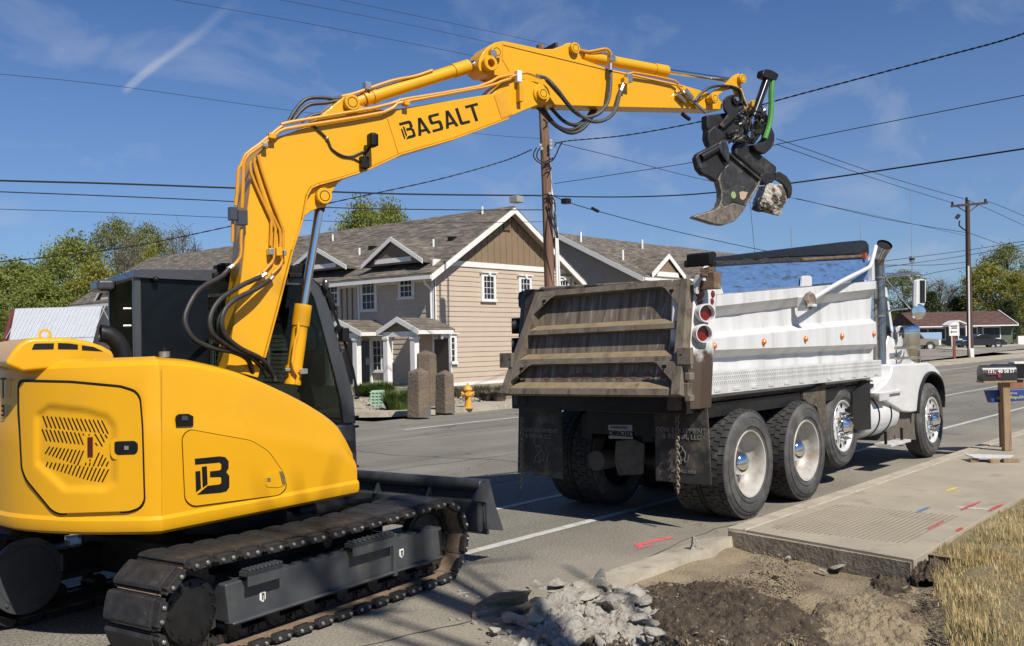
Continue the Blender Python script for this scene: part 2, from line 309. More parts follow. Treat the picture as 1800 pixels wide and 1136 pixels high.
def spline(pts,n=8):
    P=[V(p) for p in pts]; out=[]
    for i in range(len(P)-1):
        a=P[max(i-1,0)];b=P[i];c=P[i+1];d=P[min(i+2,len(P)-1)]
        for k in range(n):
            t=k/n; out.append(.5*((2*b)+(c-a)*t+(2*a-5*b+4*c-d)*t*t+(3*b-a-3*c+d)*t*t*t))
    out.append(P[-1]); return out
def rpoly(pts,r,n=4):
    """round the corners of a 2-D polygon"""
    out=[];N=len(pts)
    for i in range(N):
        p=V(pts[i]);a=V(pts[i-1]);b=V(pts[(i+1)%N]); da=(a-p);db=(b-p); rr=min(r,da.length*.45,db.length*.45)
        A=p+da.normalized()*rr;B=p+db.normalized()*rr
        for k in range(n+1):
            t=k/n; out.append((1-t)**2*A+2*t*(1-t)*p+t*t*B)
    return out
def textmesh(body,size,M,name,mat,parent,ext=.0008,bold=0,align='CENTER'):
    cu_=bpy.data.curves.new('t','FONT'); cu_.body=body; cu_.size=size; cu_.extrude=ext; cu_.align_x=align; cu_.align_y='CENTER'; cu_.offset=bold; cu_.resolution_u=3
    to=bpy.data.objects.new('t',cu_); COL.objects.link(to); dg=bpy.context.evaluated_depsgraph_get(); dg.update()
    me=bpy.data.meshes.new_from_object(to.evaluated_get(dg)); COL.objects.unlink(to); bpy.data.objects.remove(to); bpy.data.curves.remove(cu_)
    L=ROOT[parent.name]; me.transform(Matrix.Translation(-L)@M); me.materials.clear(); me.materials.append(mat)
    o=bpy.data.objects.new(name,me); COL.objects.link(o); o.parent=parent; ROOT[o.name]=L; return o
def basis(x,y,z,o):
    m=Matrix((V(x),V(y),V(z))).transposed().to_4x4(); m.translation=V(o); return m

# ------------------------------------------------------------------ ground
def grid(x0,x1,y0,y1,nx,ny,fz):
    mb=MB(); I=[[mb.P((x0+(x1-x0)*i/nx,y0+(y1-y0)*j/ny,fz(x0+(x1-x0)*i/nx,y0+(y1-y0)*j/ny))) for j in range(ny+1)] for i in range(nx+1)]
    for i in range(nx):
        for j in range(ny): mb.F((I[i][j],I[i+1][j],I[i+1][j+1],I[i][j+1]))
    return mb
struct('ground',MB().face([(-900,-900,-.45),(1500,-900,-.45),(1500,1500,-.45),(-900,1500,-.45)]),FARG)
struct('road',MB().face([(-60,3.3,0),(4.55,3.3,0),(4.8,3.7,0),(5.2,3.95,0),(5.5,4.06,0),(700,4.06,0),(700,17.2,0),(-60,17.2,0)]).face([(-60,17.2,0),(15.2,17.2,0),(15.2,90,0),(-60,90,0)]),ASP)
# lane lines
def strip(y,x0,x1,w,mat,name,z=.004):
    mb=MB(); n=max(2,int((x1-x0)/.4)); 
    a=[mb.P((x0+(x1-x0)*i/n,y-w/2+random.uniform(-.006,.006),z)) for i in range(n+1)]; b=[mb.P((x0+(x1-x0)*i/n,y+w/2+random.uniform(-.006,.006),z)) for i in range(n+1)]
    for i in range(n): mb.F((a[i],a[i+1],b[i+1],b[i]))
    struct(name,mb,mat)
strip(5.61,5.2,300,.11,LINE,'road_edge_line'); strip(6.83,-5,12,.09,LINE,'road_lane_line'); strip(8.6,14,60,.10,LINE,'road_lane_line')
strip(11.4,14,300,.10,LINY,'road_centre_line'); strip(11.75,14,300,.10,LINY,'road_centre_line'); strip(14.9,14,300,.12,LINE,'road_edge_line')
strip(13.6,20,120,.10,LINY,'road_centre_line')
def crack(pts,w,name='road_crack'):
    P=spline([V((a,b,.003)) for a,b in pts],7); mb=MB(); L=[];R_=[]
    for k,p in enumerate(P):
        t=(P[min(k+1,len(P)-1)]-P[max(k-1,0)]).normalized(); s_=V((-t.y,t.x,0)); j=s_*noise.noise(p*2.3)*.10+s_*noise.noise(p*9)*.03; ww=w*(.5+random.random()); L.append(mb.P(p+j+s_*ww)); R_.append(mb.P(p+j-s_*ww))
    for k in range(len(P)-1): mb.F((L[k],L[k+1],R_[k+1],R_[k]))
    struct(name,mb,TAR,smooth=0)
TAR=pm('tar_crack',(.055,.053,.05),(.075,.07,.065),scale=20,rough=.8)
crack([(-4,8.2),(3,8.5),(9,8.1),(15,8.4),(24,8.2),(40,8.5)],.014); crack([(8,12.9),(14,13.2),(22,12.8),(34,13.1),(60,12.9)],.016); crack([(10.5,7.2),(11.0,9.5),(10.7,12),(11.3,15),(11.1,17)],.012); crack([(6.1,4.15),(7.6,4.4),(9.0,4.3)],.007); crack([(3.7,4.4),(4.4,4.25),(5.1,4.35)],.008); crack([(18,5.0),(18.3,8),(18.1,12),(18.6,16.9)],.013); crack([(5.6,9.8),(8.5,10.3),(12,10.0),(16,10.4)],.012)
# the verge and the dug-out strip beside the kerb
def vz(x,y):
    n=noise.noise(V((x*1.3,y*1.3,2)))*.05+noise.noise(V((x*5,y*5,7)))*.025+noise.noise(V((x*14,y*14,3)))*.012
    e=(2.30 if x>7.1 else 2.30-(7.1-x)*.38)+noise.noise(V((x*1.7,0,5)))*.12
    if x>7.7: return min(.10,.07+n*.25) if y<e+.2 else -.02
    if x<5.6 and y>3.25: return -.16
    t=min(1,max(0,(e-y)/.35)); t=t*t*(3-2*t)
    pit=-.055-.03*max(0,min(1,(7.6-x)/1.2))+n*.8
    w=min(1,max(0,(4.04-y)/.25)); pit=pit*w-.03*(1-w)
    return pit*(1-t)+(.08+n*.5)*t
v=grid(-3,7.62,-6,4.05,220,200,vz); struct('dug_dirt_strip',v,DIRT)
v=grid(7.62,40,-9,2.5,120,60,lambda x,y:.085+noise.noise(V((x*2,y*2,1)))*.03); struct('grass_verge_ground',v,GRND)
v=grid(-3,7.62,-6,2.35,100,80,lambda x,y:(vz(x,y)+.012 if y<(2.15 if x>7.1 else 2.15-(7.1-x)*.38)+noise.noise(V((x*1.7,0,5)))*.12 else vz(x,y)-.05)); struct('grass_verge_ground',v,GRND)
# pavement slabs with tooled joints
mb=MB(); xs=[7.62,9.35,10.95,12.5,14.1]; x=14.1
while x<70: x+=1.6; xs.append(x)
for i in range(len(xs)-1):
    a,b=xs[i]+.004,xs[i+1]-.004
    k0=0.28 if i==0 else 0; 
    if i==0: mb.prism([(a,4.05-.17,-.0),(a-.34,2.38,-.0),(b,2.42,-.0),(b,4.05-.17,-.0)],(0,0,.118))
    else: mb.box((a,2.42,0),(b,4.05-.17,.118))
struct('pavement',mb,CONC,bevel=.006,seg=1)
mb=MB(); mb.prism([(7.604,4.04,-.16),(7.262,2.40,-.16),(7.7,2.40,-.16),(7.9,4.04,-.16)],(0,0,.255)); struct('pavement_base',mb,CONCU)
mb=MB()
x=7.62
while x<72: mb.box((x+.003,3.884,-.02),(x+3.1,4.06,.122)); x+=3.106
struct('kerb',mb,CONCL,bevel=.012,seg=2)
# remains of the gutter along the hole
mb=MB(); n=26; A=[];B=[];C_=[];D_=[]
for i in range(n+1):
    x=5.35+(7.6-5.35)*i/n; j=noise.noise(V((x*3,1,1)))*.05; up=max(0,min(1,(x-5.7)/1.9))
    A.append(mb.P((x,4.27+j*.3,.006))); B.append(mb.P((x,4.10+j*.5,.010+.03*up**2))); C_.append(mb.P((x,4.00+j*.8,.004+.05*up**2))); D_.append(mb.P((x,3.975+j*1.2+.02*noise.noise(V((x*9,3,1))),-.16)))
for i in range(n):
    for a,b in ((A,B),(B,C_),(C_,D_)): mb.F((a[i],a[i+1],b[i+1],b[i]))
struct('gutter_remains',mb,CONCL)
# ramp grip pattern: rows of small raised bars
mb=MB()
for i in range(30):
    for j in range(25):
        x=7.78+i*.05+(j%2)*.025; y=2.62+j*.046
        if x>9.3 or y>3.78 or x<7.78+(3.8-y)*.02: continue
        mb.box((x-.013,y-.010,.1175),(x+.013,y+.010,.1235))
struct('pavement_grip_pattern',mb,CONC,smooth=0)
# far side: kerb, pavement, gravel garden bed
kp=[(15.2,60),(15.2,24),(15.3,20.6),(15.9,18.6),(17.0,17.6),(18.6,17.2),(24,17.2),(300,17.2)]
kp=[V((a,b,0)) for a,b in kp]; ks=spline(kp[:7],6)+[kp[7]]
def band(pts,off0,off1,z0,z1,mb):
    I=[];n=len(pts)
    for k in range(n):
        t=(pts[min(k+1,n-1)]-pts[max(k-1,0)]).normalized(); s=V((-t.y,t.x,0))
        p=pts[k]; I.append([mb.P(p+s*off0+V((0,0,z0))),mb.P(p+s*off0+V((0,0,z1))),mb.P(p+s*off1+V((0,0,z1)))])
    for k in range(n-1):
        mb.F((I[k][0],I[k+1][0],I[k+1][1],I[k][1])); mb.F((I[k][1],I[k+1][1],I[k+1][2],I[k][2]))
mb=MB(); band(ks,0,1.35,0,.13,mb); struct('far_pavement',mb,CONCL)
mb=MB(); band(ks[2:14],-.006,.16,.05,.134,mb); struct('far_kerb_yellow_paint',mb,pm('kerb_yellow',(.62,.40,.06),(.5,.33,.06),scale=5,rough=.7))
struct('garden_gravel',MB().face([(16.2,18.3,.10),(60,18.3,.10),(60,27.3,.10),(16.2,27.3,.10)]).face([(16.2,27.3,.10),(27.3,27.3,.10),(27.3,60,.10),(16.2,60,.10)]),GRAV)
mb=MB(); mb.prism([onz(620,718,.11),onz(700,712,.11),onz(745,700,.11),onz(700,697,.11),onz(640,708,.11),onz(600,712,.11)],(0,0,.02)); struct('garden_path',mb,CONCL)
struct('gravel_lot',grid(62,190,21.5,120,30,30,lambda x,y:.04+.36*min(1,max(0,(x-70)/30))),LOT)
struct('far_pavement_right',MB().box((62,17.3,0.0),(200,19.4,.14)),CONCL)
struct('driveway',MB().prism([(84,19.4,.16),(120,19.4,.2),(130,30,.45),(100,30,.45)],(0,0,.02)),CONCL)
# spray marks
def dab(pts,mat,name,z,w=.03):
    mb=MB(); P=[onz(a,b,z) for a,b in pts]; n=len(P)
    L=[];R=[]
    for k in range(n):
        t=(P[min(k+1,n-1)]-P[max(k-1,0)]).normalized(); s=V((-t.y,t.x,0))
        ww=w*(.6+.4*math.sin(math.pi*k/(n-1)))*random.uniform(.8,1.2)
        L.append(mb.P(P[k]+s*ww)); R.append(mb.P(P[k]-s*ww))
    for k in range(n-1): mb.F((L[k],L[k+1],R[k+1],R[k]))
    o=mb.build(name,mat); o['kind']='structure'; return o
def spray(c,nm): 
    m=pm(nm,c,c,rough=.8); t=m.node_tree; b=t.nodes['Principled BSDF']; co=t.nodes.new('ShaderNodeTexCoord'); n=t.nodes.new('ShaderNodeTexNoise'); n.inputs['Scale'].default_value=60; n.inputs['Detail'].default_value=4
    t.links.new(co.outputs['Object'],n.inputs['Vector']); r=t.nodes.new('ShaderNodeMapRange'); r.inputs[1].default_value=.42; r.inputs[2].default_value=.52; t.links.new(n.outputs['Fac'],r.inputs[0]); t.links.new(r.outputs[0],b.inputs['Alpha']); return m
SR=spray((.55,.06,.06),'red_spray');SB=spray((.05,.2,.42),'blue_spray');SY=spray((.8,.6,.02),'yellow_spray');SW=spray((.7,.7,.66),'white_spray');SP=spray((.85,.12,.16),'pink_spray')
def ln(a,b,n=8,j=.0): return [(a[0]+(b[0]-a[0])*k/n+random.uniform(-j,j),a[1]+(b[1]-a[1])*k/n+random.uniform(-j,j)*.3) for k in range(n+1)]
dab(ln((1664,864),(1681,857)),SY,'yellow_paint_mark',.123,.025); dab(ln((1610,901),(1634,891)),SB,'blue_paint_mark',.123,.02)
dab(ln((1690,896),(1724,881)),SR,'red_paint_mark',.125,.02); dab(ln((1738,898),(1763,886)),SR,'red_paint_mark',.125,.022); dab(ln((1632,930),(1658,915)),SR,'red_paint_mark',.123,.02); dab(ln((1682,934),(1692,927)),SR,'red_paint_mark',.123,.02)
dab(ln((1680,891),(1745,896)),SW,'white_paint_mark',.122,.03)
dab(ln((1118,958),(1178,945),10,2),SP,'pink_paint_mark',.004,.035); dab(ln((1118,955),(1128,963)),SP,'pink_paint_mark',.005,.03); dab(ln((1140,942),(1200,948),8,1),SP,'pink_paint_mark',.005,.008)
dab(ln((1118,965),(1150,957)),SP,'pink_paint_mark',.006,.012)
# ------------------------------------------------------------------ the excavator
EX=thing('excavator','yellow excavator on padded crawler tracks with its raised boom lettered in black','excavator',(3.95,6.06,0))
MU=Matrix.Translation(V((3.95,6.06,0)))@Matrix.Rotation(rad(-16),4,'Z'); MUi=MU.inverted()
MTk=Matrix.Translation(V((5.25,5.02,0)))@Matrix.Rotation(rad(7),4,'Z'); MTi=MTk.inverted()
nU=(MU.to_3x3()@V((0,1,0))); nT=(MTk.to_3x3()@V((0,1,0)))
def ul(px,py,l): return MUi@onp(px,py,MU@V((0,l,0)),nU)      # (forward, left, up) in the upper structure's frame
def tl(px,py,n): return MTi@onp(px,py,MTk@V((0,n,0)),nT)
def uplate(name,px,l0,l1,mat,parent=None,bevel=.006,rnd=0,**k):
    if rnd: px=[tuple(p) for p in rpoly(px,rnd)]
    P=[ul(a,b,l0) for a,b in px]; mb=MB(MU); mb.prism(P,(0,l1-l0,0)); return mb.build(name,mat,parent or EX,bevel=bevel,**k)
# --- undercarriage: crawler tracks
r_,zc=.272,.315; sA,sB=-2.33,-.17
per=2*(sB-sA)+2*math.pi*r_
def path(d):
    d%=per; L=sB-sA
    if d<L: return V((sB-d,0,zc+r_-.02*math.sin(math.pi*d/L))),math.pi,
    d-=L
    if d<math.pi*r_: a=d/r_; return V((sA-r_*math.sin(a),0,zc+r_*math.cos(a))),math.pi+a
    d-=math.pi*r_
    if d<L: return V((sA+d,0,zc-r_)),2*math.pi
    d-=L; a=d/r_; return V((sB+r_*math.sin(a),0,zc-r_*math.cos(a))),a
NS=34
def shoe_mesh():
    mb=MB()
    def b(x0,y0,z0,x1,y1,z1,m): mb.cm=m; mb.box((x0,y0,z0),(x1,y1,z1))
    # local: x along the path, y across (0 = outer end), z outward
    b(-.083,.0,-.008,.083,.45,.006,0)
    b(-.080,.035,-.013,.080,.45,-.0082,1)
    mb.cm=0; mb.prism([(-.074,.045,.006),(-.080,.045,.022),(-.066,.045,.036),(-.02,.045,.040),(.02,.045,.040),(.066,.045,.036),(.080,.045,.022),(.074,.045,.006)],(0,.40,0))
    mb.prism([(-.060,-.004,-.024),(-.070,-.004,.0),(-.062,-.004,.026),(.062,-.004,.026),(.070,-.004,.0),(.050,-.004,-.024)],(0,.046,0))
    for sx in (-.036,.036):
        mb.cm=2; mb.cyl((sx,-.004,.002),(sx,-.016,.002),.013,8); mb.cyl((sx,-.016,.002),(sx,-.022,.002),.008,8)
    b(.066,.05,-.014,.092,.42,-.002,1)
    mb.cm=3; mb.box((-.074,.17,-.055),(.074,.20,-.012)); mb.box((-.074,.25,-.055),(.074,.28,-.012))
    o=mb.build('track_shoe',[PADM,SHOEI,STEEL,CHAIN],None,bevel=.005,seg=1); return o
sh0=shoe_mesh(); sh0.location=(0,0,0)
me=sh0.data; me.transform(Matrix.Translation(V(ROOT[sh0.name]))); 
def track(n0,flip,first):
    mb=MB(MTk)
    for k in range(80):   # link chain
        p,a=path(per*(k+.5)/80)
        q2,_=path(per*(k+.5)/80+.004); tv=(q2-p).normalized(); R=Matrix((tv,V((0,1,0)),tv.cross(V((0,1,0))))).transposed(); sp_=V((max(sA,min(sB,p.x)),0,zc)); inn=(sp_-p).normalized(); c=V((p.x,n0+.225,p.z))+inn*.045
        for dy in (-.05,.05): mb.box(c+V((-.032,dy-.012,-.022)),c+V((.032,dy+.012,.022)),R)
        if k%2==0:
            mb.cyl(c+V((0,-.085,0)),c+V((0,.085,0)),.019,8)
    t=mb.build('crawler_track',CHAIN,EX)
    for k in range(NS):
        p,a=path(per*(k+.25)/NS)
        o=sh0.copy(); COL.objects.link(o); o.parent=t
        Y=Matrix.Scale(-1,4,V((0,1,0))) if flip else Matrix.Identity(4)
        # outward normal: path direction (cos a, -sin a?) kept simple with an explicit basis
        q,_=path(per*(k+.25)/NS+.004); tdir=(q-p).normalized(); out=V((0,-1,0)).cross(tdir); 
        yv=V((0,1,0))
        B=basis(tdir,yv,-yv.cross(tdir),(p.x,n0+(.45 if flip else 0),p.z))
        if (p+(-yv.cross(tdir))*.1-V(((sA+sB)/2,0,zc))).length<(p-V(((sA+sB)/2,0,zc))).length: B=basis(tdir,yv,yv.cross(tdir),(p.x,n0+(.45 if flip else 0),p.z))
        o.matrix_local=Matrix.Translation(-V(ROOT[EX.name]))@MTk@B@Y; o.name='track_shoe'
    return t
track(0,False,True); track(1.75,True,False)
bpy.data.objects.remove(sh0)
# side frames, steps, sprocket, idler, rollers
def tplate(name,px,n0,n1,mat,parent=None,bevel=.006):
    P=[tl(a,b,n0) for a,b in px]; mb=MB(MTk); mb.prism(P,(0,n1-n0,0)); return mb.build(name,mat,parent or EX,bevel=bevel)
for side in (0,1):
    S=Matrix.Identity(4)
    if side: S=Matrix.Translation(V((0,2.2,0)))@Matrix.Scale(-1,4,V((0,1,0)))
    M=MTk@S
    P=[tl(a,b,.05) for a,b in ((396,1028),(440,1015),(688,948),(771,927),(776,981),(690,1004),(404,1097))]
    mb=MB(M); mb.prism(P,(0,.26,0))
    Q0,Q1=tl(404,1097,.05),tl(775,981,.05); mb.box((Q0.x,.02,Q0.z-.012),(Q1.x,.1,Q0.z+.012))
    fr=mb.build('track_side_frame',DK,EX,bevel=.012)
    mb=MB(M); a=tl(690,950,.05); mb.box((a.x-.02,.02,.17),(a.x+.02,.33,a.z+.05)); mb.build('frame_collar',DK,fr,bevel=.01)
    mb=MB(M); U0,U1=tl(491,1001,.05),tl(771,927,.05)
    for k in range(14):
        u=(k+.5)/14; c=U0+(U1-U0)*u; mb.box((c.x-.03,.055,c.z-.02),(c.x+.03,.12,c.z+.012)); mb.box((c.x-.10,.06,c.z-.03),(c.x+.10,.115,c.z-.005))
    mb.build('frame_lip',DK,fr,bevel=.004,seg=1)
    for (xa,xb,y) in ((432,494,1012),(617,690,962)):
        a=tl(xa,y,.0);b=tl(xb,y-.27*(xb-xa),.0); z1=a.z+.02
        mb=MB(M); mb.box((a.x,-.02,z1-.03),(b.x,.06,z1)); mb.box((a.x,-.02,z1-.085),(b.x,-.008,z1)); 
        nn_=9
        for k in range(nn_): 
            x=a.x+(b.x-a.x)*(k+.3)/nn_; mb.box((x,-.02,z1),(x+.018,.05,z1+.014))
        mb.build('step',DK,fr,bevel=.004,seg=1)
    for px,py in ((462,1049),(706,973)):
        a=tl(px,py,.046); mb=MB(M); mb.prism([(a.x-.022,.046,a.z+.03),(a.x+.022,.046,a.z+.03),(a.x+.022,.046,a.z-.015),(a.x,.046,a.z-.032),(a.x-.022,.046,a.z-.015)],(0,.006,0)); w=mb.build('tie_down_label',TRIM,fr,smooth=0)
        mb=MB(M); mb.box((a.x-.008,.042,a.z-.018),(a.x-.003,.047,a.z+.02)); mb.box((a.x-.003,.042,a.z+.014),(a.x+.01,.047,a.z+.02)); mb.box((a.x+.005,.042,a.z-.018),(a.x+.01,.047,a.z+.016)); mb.build('tie_down_mark',BK,fr,smooth=0)
    # sprocket with toothed rim and final-drive cover
    mb=MB(M); pr_=[]
    for k in range(42):
        rr=.235 if k%2 else .262; an=2*math.pi*k/42; pr_.append((sA+rr*math.cos(an),.16,zc+rr*math.sin(an)))
    mb.prism(pr_,(0,.05,0)); spk=mb.build('drive_sprocket',CHAIN,EX,bevel=.004,seg=1)
    mb=MB(M); mb.lathe([(0,-.02),(.15,-.02),(.175,-.012),(.18,0),(.19,.06),(.205,.08),(.205,.12)],(sA,.12,zc),(0,1,0),32)
    for k in range(12): an=2*math.pi*k/12; mb.cyl((sA+.15*math.cos(an),.10,zc+.15*math.sin(an)),(sA+.15*math.cos(an),.09,zc+.15*math.sin(an)),.012,6)
    mb.build('final_drive_cover',BKM,spk)
    mb=MB(M); mb.lathe([(0,0),(.06,0),(.07,.03),(.19,.05),(.2,.06),(.225,.06),(.225,.12),(.2,.12),(.2,.14)],(sB,.12,zc),(0,1,0),32); mb.build('idler_wheel',CHAIN,EX)
    for k in range(6):
        x=sA+.33+k*.30; mb=MB(M); mb.lathe([(0,0),(.05,0),(.055,.03),(.035,.05),(.035,.12),(.055,.14),(.05,.17),(0,.17)],(x,.14,.135),(0,1,0),16); mb.build('track_roller',CHAIN,EX)
    mb=MB(M); mb.lathe([(0,0),(.04,0),(.04,.2),(0,.2)],((sA+sB)/2,.12,.50),(0,1,0),12); mb.build('carrier_roller',CHAIN,EX)
# car body between the tracks, swing bearing
mb=MB(MTk); mb.box((-1.85,.3,.26),(-.6,1.9,.52)); mb.box((-2.15,.42,.30),(-.35,.56,.46)); mb.box((-2.15,1.64,.30),(-.35,1.78,.46)); mb.build('carbody',BKM,EX,bevel=.03)
mb=MB(MU); mb.cyl((0,0,.50),(0,0,.70),.42,40); mb.build('swing_bearing',BKM,EX)
# dozer blade with push arms
E=[tl(*p,.03) for p in ((861,844),(871,887),(886,933),(857,931),(855,884),(833,880),(850,851))]
zt,zb=E[0].z,E[2].z; s0=E[3].x
mb=MB(MTk); pts=[(s0+.03,zb),(s0-.01,zb+.12),(s0-.015,zb+.22),(s0-.0,zb+.33),(s0+.05,zt)]
ring=[(x,z) for x,z in pts]+[(x+.03,z) for x,z in pts[::-1]]
mb.prism([(x,.05,z) for x,z in ring],(0,2.12,0)); bl=mb.build('dozer_blade',DK,EX,bevel=.006)
mb=MB(MTk); mb.cyl((s0-.015,.05,zt-.035),(s0-.015,2.17,zt-.035),.05,14); mb.box((s0-.075,.06,zb+.03),(s0-.005,2.16,zb+.28)); mb.build('blade_beam',DK,bl,bevel=.02)
for nn0 in (.03,2.15):
    mb=MB(MTk); mb.prism([(p.x,nn0,p.z) for p in E],(0,.03,0)); mb.build('blade_end_plate',DK,bl,bevel=.004)
for y in (.55,1.1,1.65):
    mb=MB(MTk); mb.prism([(s0-.02,y,zt-.02),(s0-.10,y,zb+.27),(s0-.02,y,zb+.27)],(0,.025,0)); mb.build('blade_gusset',DK,bl,bevel=.003)
for y in (.62,1.5):
    mb=MB(MTk); mb.tube([(-.75,y+.05,.42),(-.2,y,.42),(s0-.04,y,zb+.16)],.055,6); mb.build('push_arm',BKM,bl)
mb=MB(MTk); mb.cyl((-.6,1.08,.5),(-.1,1.08,.5),.055,14); mb.cyl((-.1,1.08,.5),(s0-.03,1.08,.46),.03,12); mb.build('blade_cylinder',BKM,bl)
# far-side travel motor guard that catches the light
mb=MB(MTk); mb.cyl((-2.36,1.66,.34),(-2.36,1.70,.34),.24,36); mb.cyl((-2.36,1.655,.34),(-2.36,1.66,.34),.19,36)
for k in range(6): an=k; mb.cyl((-2.36+.21*math.cos(an),1.65,.34+.21*math.sin(an)),(-2.36+.21*math.cos(an),1.665,.34+.21*math.sin(an)),.012,6)
mb.build('travel_motor_guard',DK,EX,bevel=.005)

# --- upper structure shell
W0=[onz(*p,.72) for p in ((5,930),(60,938),(150,942),(285,940),(620,872))]
L0=[MUi@p for p in W0]
LS=[(-.75,1.05),(-1.15,.98),(-1.38,.7),(-1.5,.3),(-1.53,-.05)]+[(p.x,p.y) for p in L0[:1]]
plan=LS+[(L0[1].x,L0[1].y),(L0[2].x,L0[2].y)]
plan=[tuple(p) for p in spline([V((a,b,0)) for a,b in plan]+[V((L0[3].x-.06,L0[3].y+.02,0))],5)]
plan=[(p[0],p[1]) for p in plan]
crease=len(plan)
A=V((L0[3].x,L0[3].y));B=V((L0[4].x,L0[4].y)); fl=(B-A).length
plan.append(tuple(A))
for k in range(1,31): plan.append(tuple(A+(B-A)*(k/30)*.985))
plan+= [tuple(B+V((.045,.02))),tuple(B+V((.065,.07))),tuple(B+V((.07,.2))),(B.x+.05,-.2),(B.x,.0)]
facw=V((1,0)); 
HT=[]
for a,b in ((285,626),(350,632),(400,643),(440,655),(480,671),(520,690),(550,706),(580,725),(600,741),(612,755),(619,780)):
    q=onp(a,b,W0[3],(W0[4]-W0[3]).cross(V((0,0,1))).normalized()); HT.append((((q-W0[3]).xy).length,q.z))
HT.append((fl+.1,HT[-1][1]-.05))
def htop(s):
    if s<=HT[0][0]: return HT[0][1]
    for (a,za),(b,zb_) in zip(HT,HT[1:]):
        if s<=b: return za+(zb_-za)*(s-a)/(b-a)
    return HT[-1][1]
def outn(k):
    a=V(plan[max(k-1,0)]);b=V(plan[min(k+1,len(plan)-1)]); t=(b-a).normalized(); return V((t.y,-t.x))*-1
# outward should point away from the machine's centre
def outw(k):
    n=outn(k); p=V(plan[k]); return n if n.dot(p-V((-.3,0)))>0 else -n
mb=MB(MU); rows=[(0,.035,0),(0,-.006,.022),(0,-.014,.045),(0,-.014,.085),(0,0,.106),(.5,0,0),(1,.0,-.46),(1,.006,-.38),(1,.016,-.30),(1,.022,-.12),(1,.034,-.05),(1,.062,-.018),(1,.12,0)]
I=[]
for k,(x,y) in enumerate(plan):
    s=(V((x,y))-A).length if k>=crease else 0
    h=htop(s) if k<crease+32 else .95
    if k<crease: h=HT[0][1]-.015*min(1,max(0,(crease-k)/14))
    n=outw(k); col=[]
    for q,ins,dz in rows:
        z=.72+q*(h-.72)+dz*(1 if q<1 or dz>-.13 else min(1,(h-.72)/1.0))
        p=V((x,y))-n*ins; col.append(mb.P((p.x,p.y,z)))
    pi=V((x,y))-n*.12; mb_in=mb.P((pi.x-.0,pi.y+(.42 if k>=crease else 0)*1.0 if k>=crease else pi.y,h-.015)); col.append(mb_in)
    I.append(col)
for a,b in zip(I,I[1:]):
    for j in range(len(a)-1): mb.F((a[j],b[j],b[j+1],a[j+1]))
mb.F([c[0] for c in I])
shell=mb.build('body_shell',Y1,EX,smooth=28)
mb=MB(MU); mb.prism([(x*.93,y*.93,1.60) for x,y in plan[:crease+3]]+[(-.6,.2,1.6),(-.6,1.0,1.6)],(0,0,.03)); mb.build('engine_deck',DK,EX)
mb=MB(MU); mb.box((-.5,-.62,.70),(.72,1.12,.93)); mb.box((-1.1,.1,.7),(-.5,1.0,1.55)); mb.build('platform',DK,EX,bevel=.03)
def shell_pt(px,py,off=0.0):
    d=PR(px,py); best=None
    for k in range(2,crease+31):
        a=V(plan[k]);b=V(plan[k+1]); n=outw(k) if k<crease else (V(((B-A).y,-(B-A).x)).normalized())
        a2=a+n*off;b2=b+n*off
        aw=MU@V((a2.x,a2.y,0)); bw=MU@V((b2.x,b2.y,0)); e=bw-aw; nn_=V((e.y,-e.x,0))
        dn=d.dot(nn_)
        if abs(dn)<1e-9: continue
        t=(aw-CAM).dot(nn_)/dn
        if t<=0: continue
        p=CAM+d*t; u=(p-aw).dot(e)/e.dot(e)
        if -.03<=u<=1.03 and (best is None or t<best[0]): best=(t,p)
    if best is None: return onp(px,py,W0[2],V((W0[3]-W0[2]).cross(V((0,0,1)))))
    return best[1]
def sd(poly,p):
    """signed distance (inside positive)"""
    x,y=p; ins=False; dm_=1e9; n=len(poly)
    for i in range(n):
        x1,y1=poly[i];x2,y2=poly[(i+1)%n]
        if (y1>y)!=(y2>y) and x<(x2-x1)*(y-y1)/(y2-y1)+x1: ins=not ins
        dx,dy=x2-x1,y2-y1; t=max(0,min(1,((x-x1)*dx+(y-y1)*dy)/(dx*dx+dy*dy+1e-12))); dm_=min(dm_,math.hypot(x-x1-t*dx,y-y1-t*dy))
    return dm_ if ins else -dm_
def surf(name,poly,off,mat,parent,back=None,step=9,smooth=40,pt=None):
    """sheet with the given outline that follows the body surface; off may be a function of the pixel"""
    pt=pt or shell_pt; fo=off if callable(off) else (lambda a,b:off)
    O=[]; n=len(poly)
    for i in range(n):
        a=V(poly[i]);b=V(poly[(i+1)%n]); m=max(1,int((b-a).length/step))
        for k in range(m): O.append(a+(b-a)*k/m)
    pts=list(O); N=len(O)
    xs=[p.x for p in O];ys=[p.y for p in O]
    if step<50:
        y=min(ys)+step/2
        while y<max(ys):
            x=min(xs)+step/2
            while x<max(xs):
                if sd([tuple(p) for p in O],(x,y))>step*.35: pts.append(V((x,y)))
                x+=step
            y+=step
    vs,_,fs,ov,_,_=delaunay_2d_cdt(pts,[(i,(i+1)%N) for i in range(N)],[],1,1e-4)
    mb=MB(); ids=[mb.P(pt(p.x,p.y,fo(p.x,p.y))) for p in vs]
    for f in fs: mb.F([ids[i] for i in f])
    if back is not None:
        o_=[mb.P(pt(p.x,p.y,fo(p.x,p.y))) for p in O]; b_=[mb.P(pt(p.x,p.y,back)) for p in O]
        for i in range(N): mb.F((o_[i],o_[(i+1)%N],b_[(i+1)%N],b_[i]))
    return mb.build(name,mat,parent,smooth=smooth)
def z1(p): return (p[0]*.2641,560+p[1]*.2641)
def z2(p): return (280+p[0]*.2464,620+p[1]*.2464)
door=[(38.3,672),(125,674),(211,682),(236,690),(245,702),(249,750),(252,858),(252.8,879),(245,892),(226,898.6),(104,902.5),(91,896),(47,842.6),(39.6,824),(34,718),(34,680)]
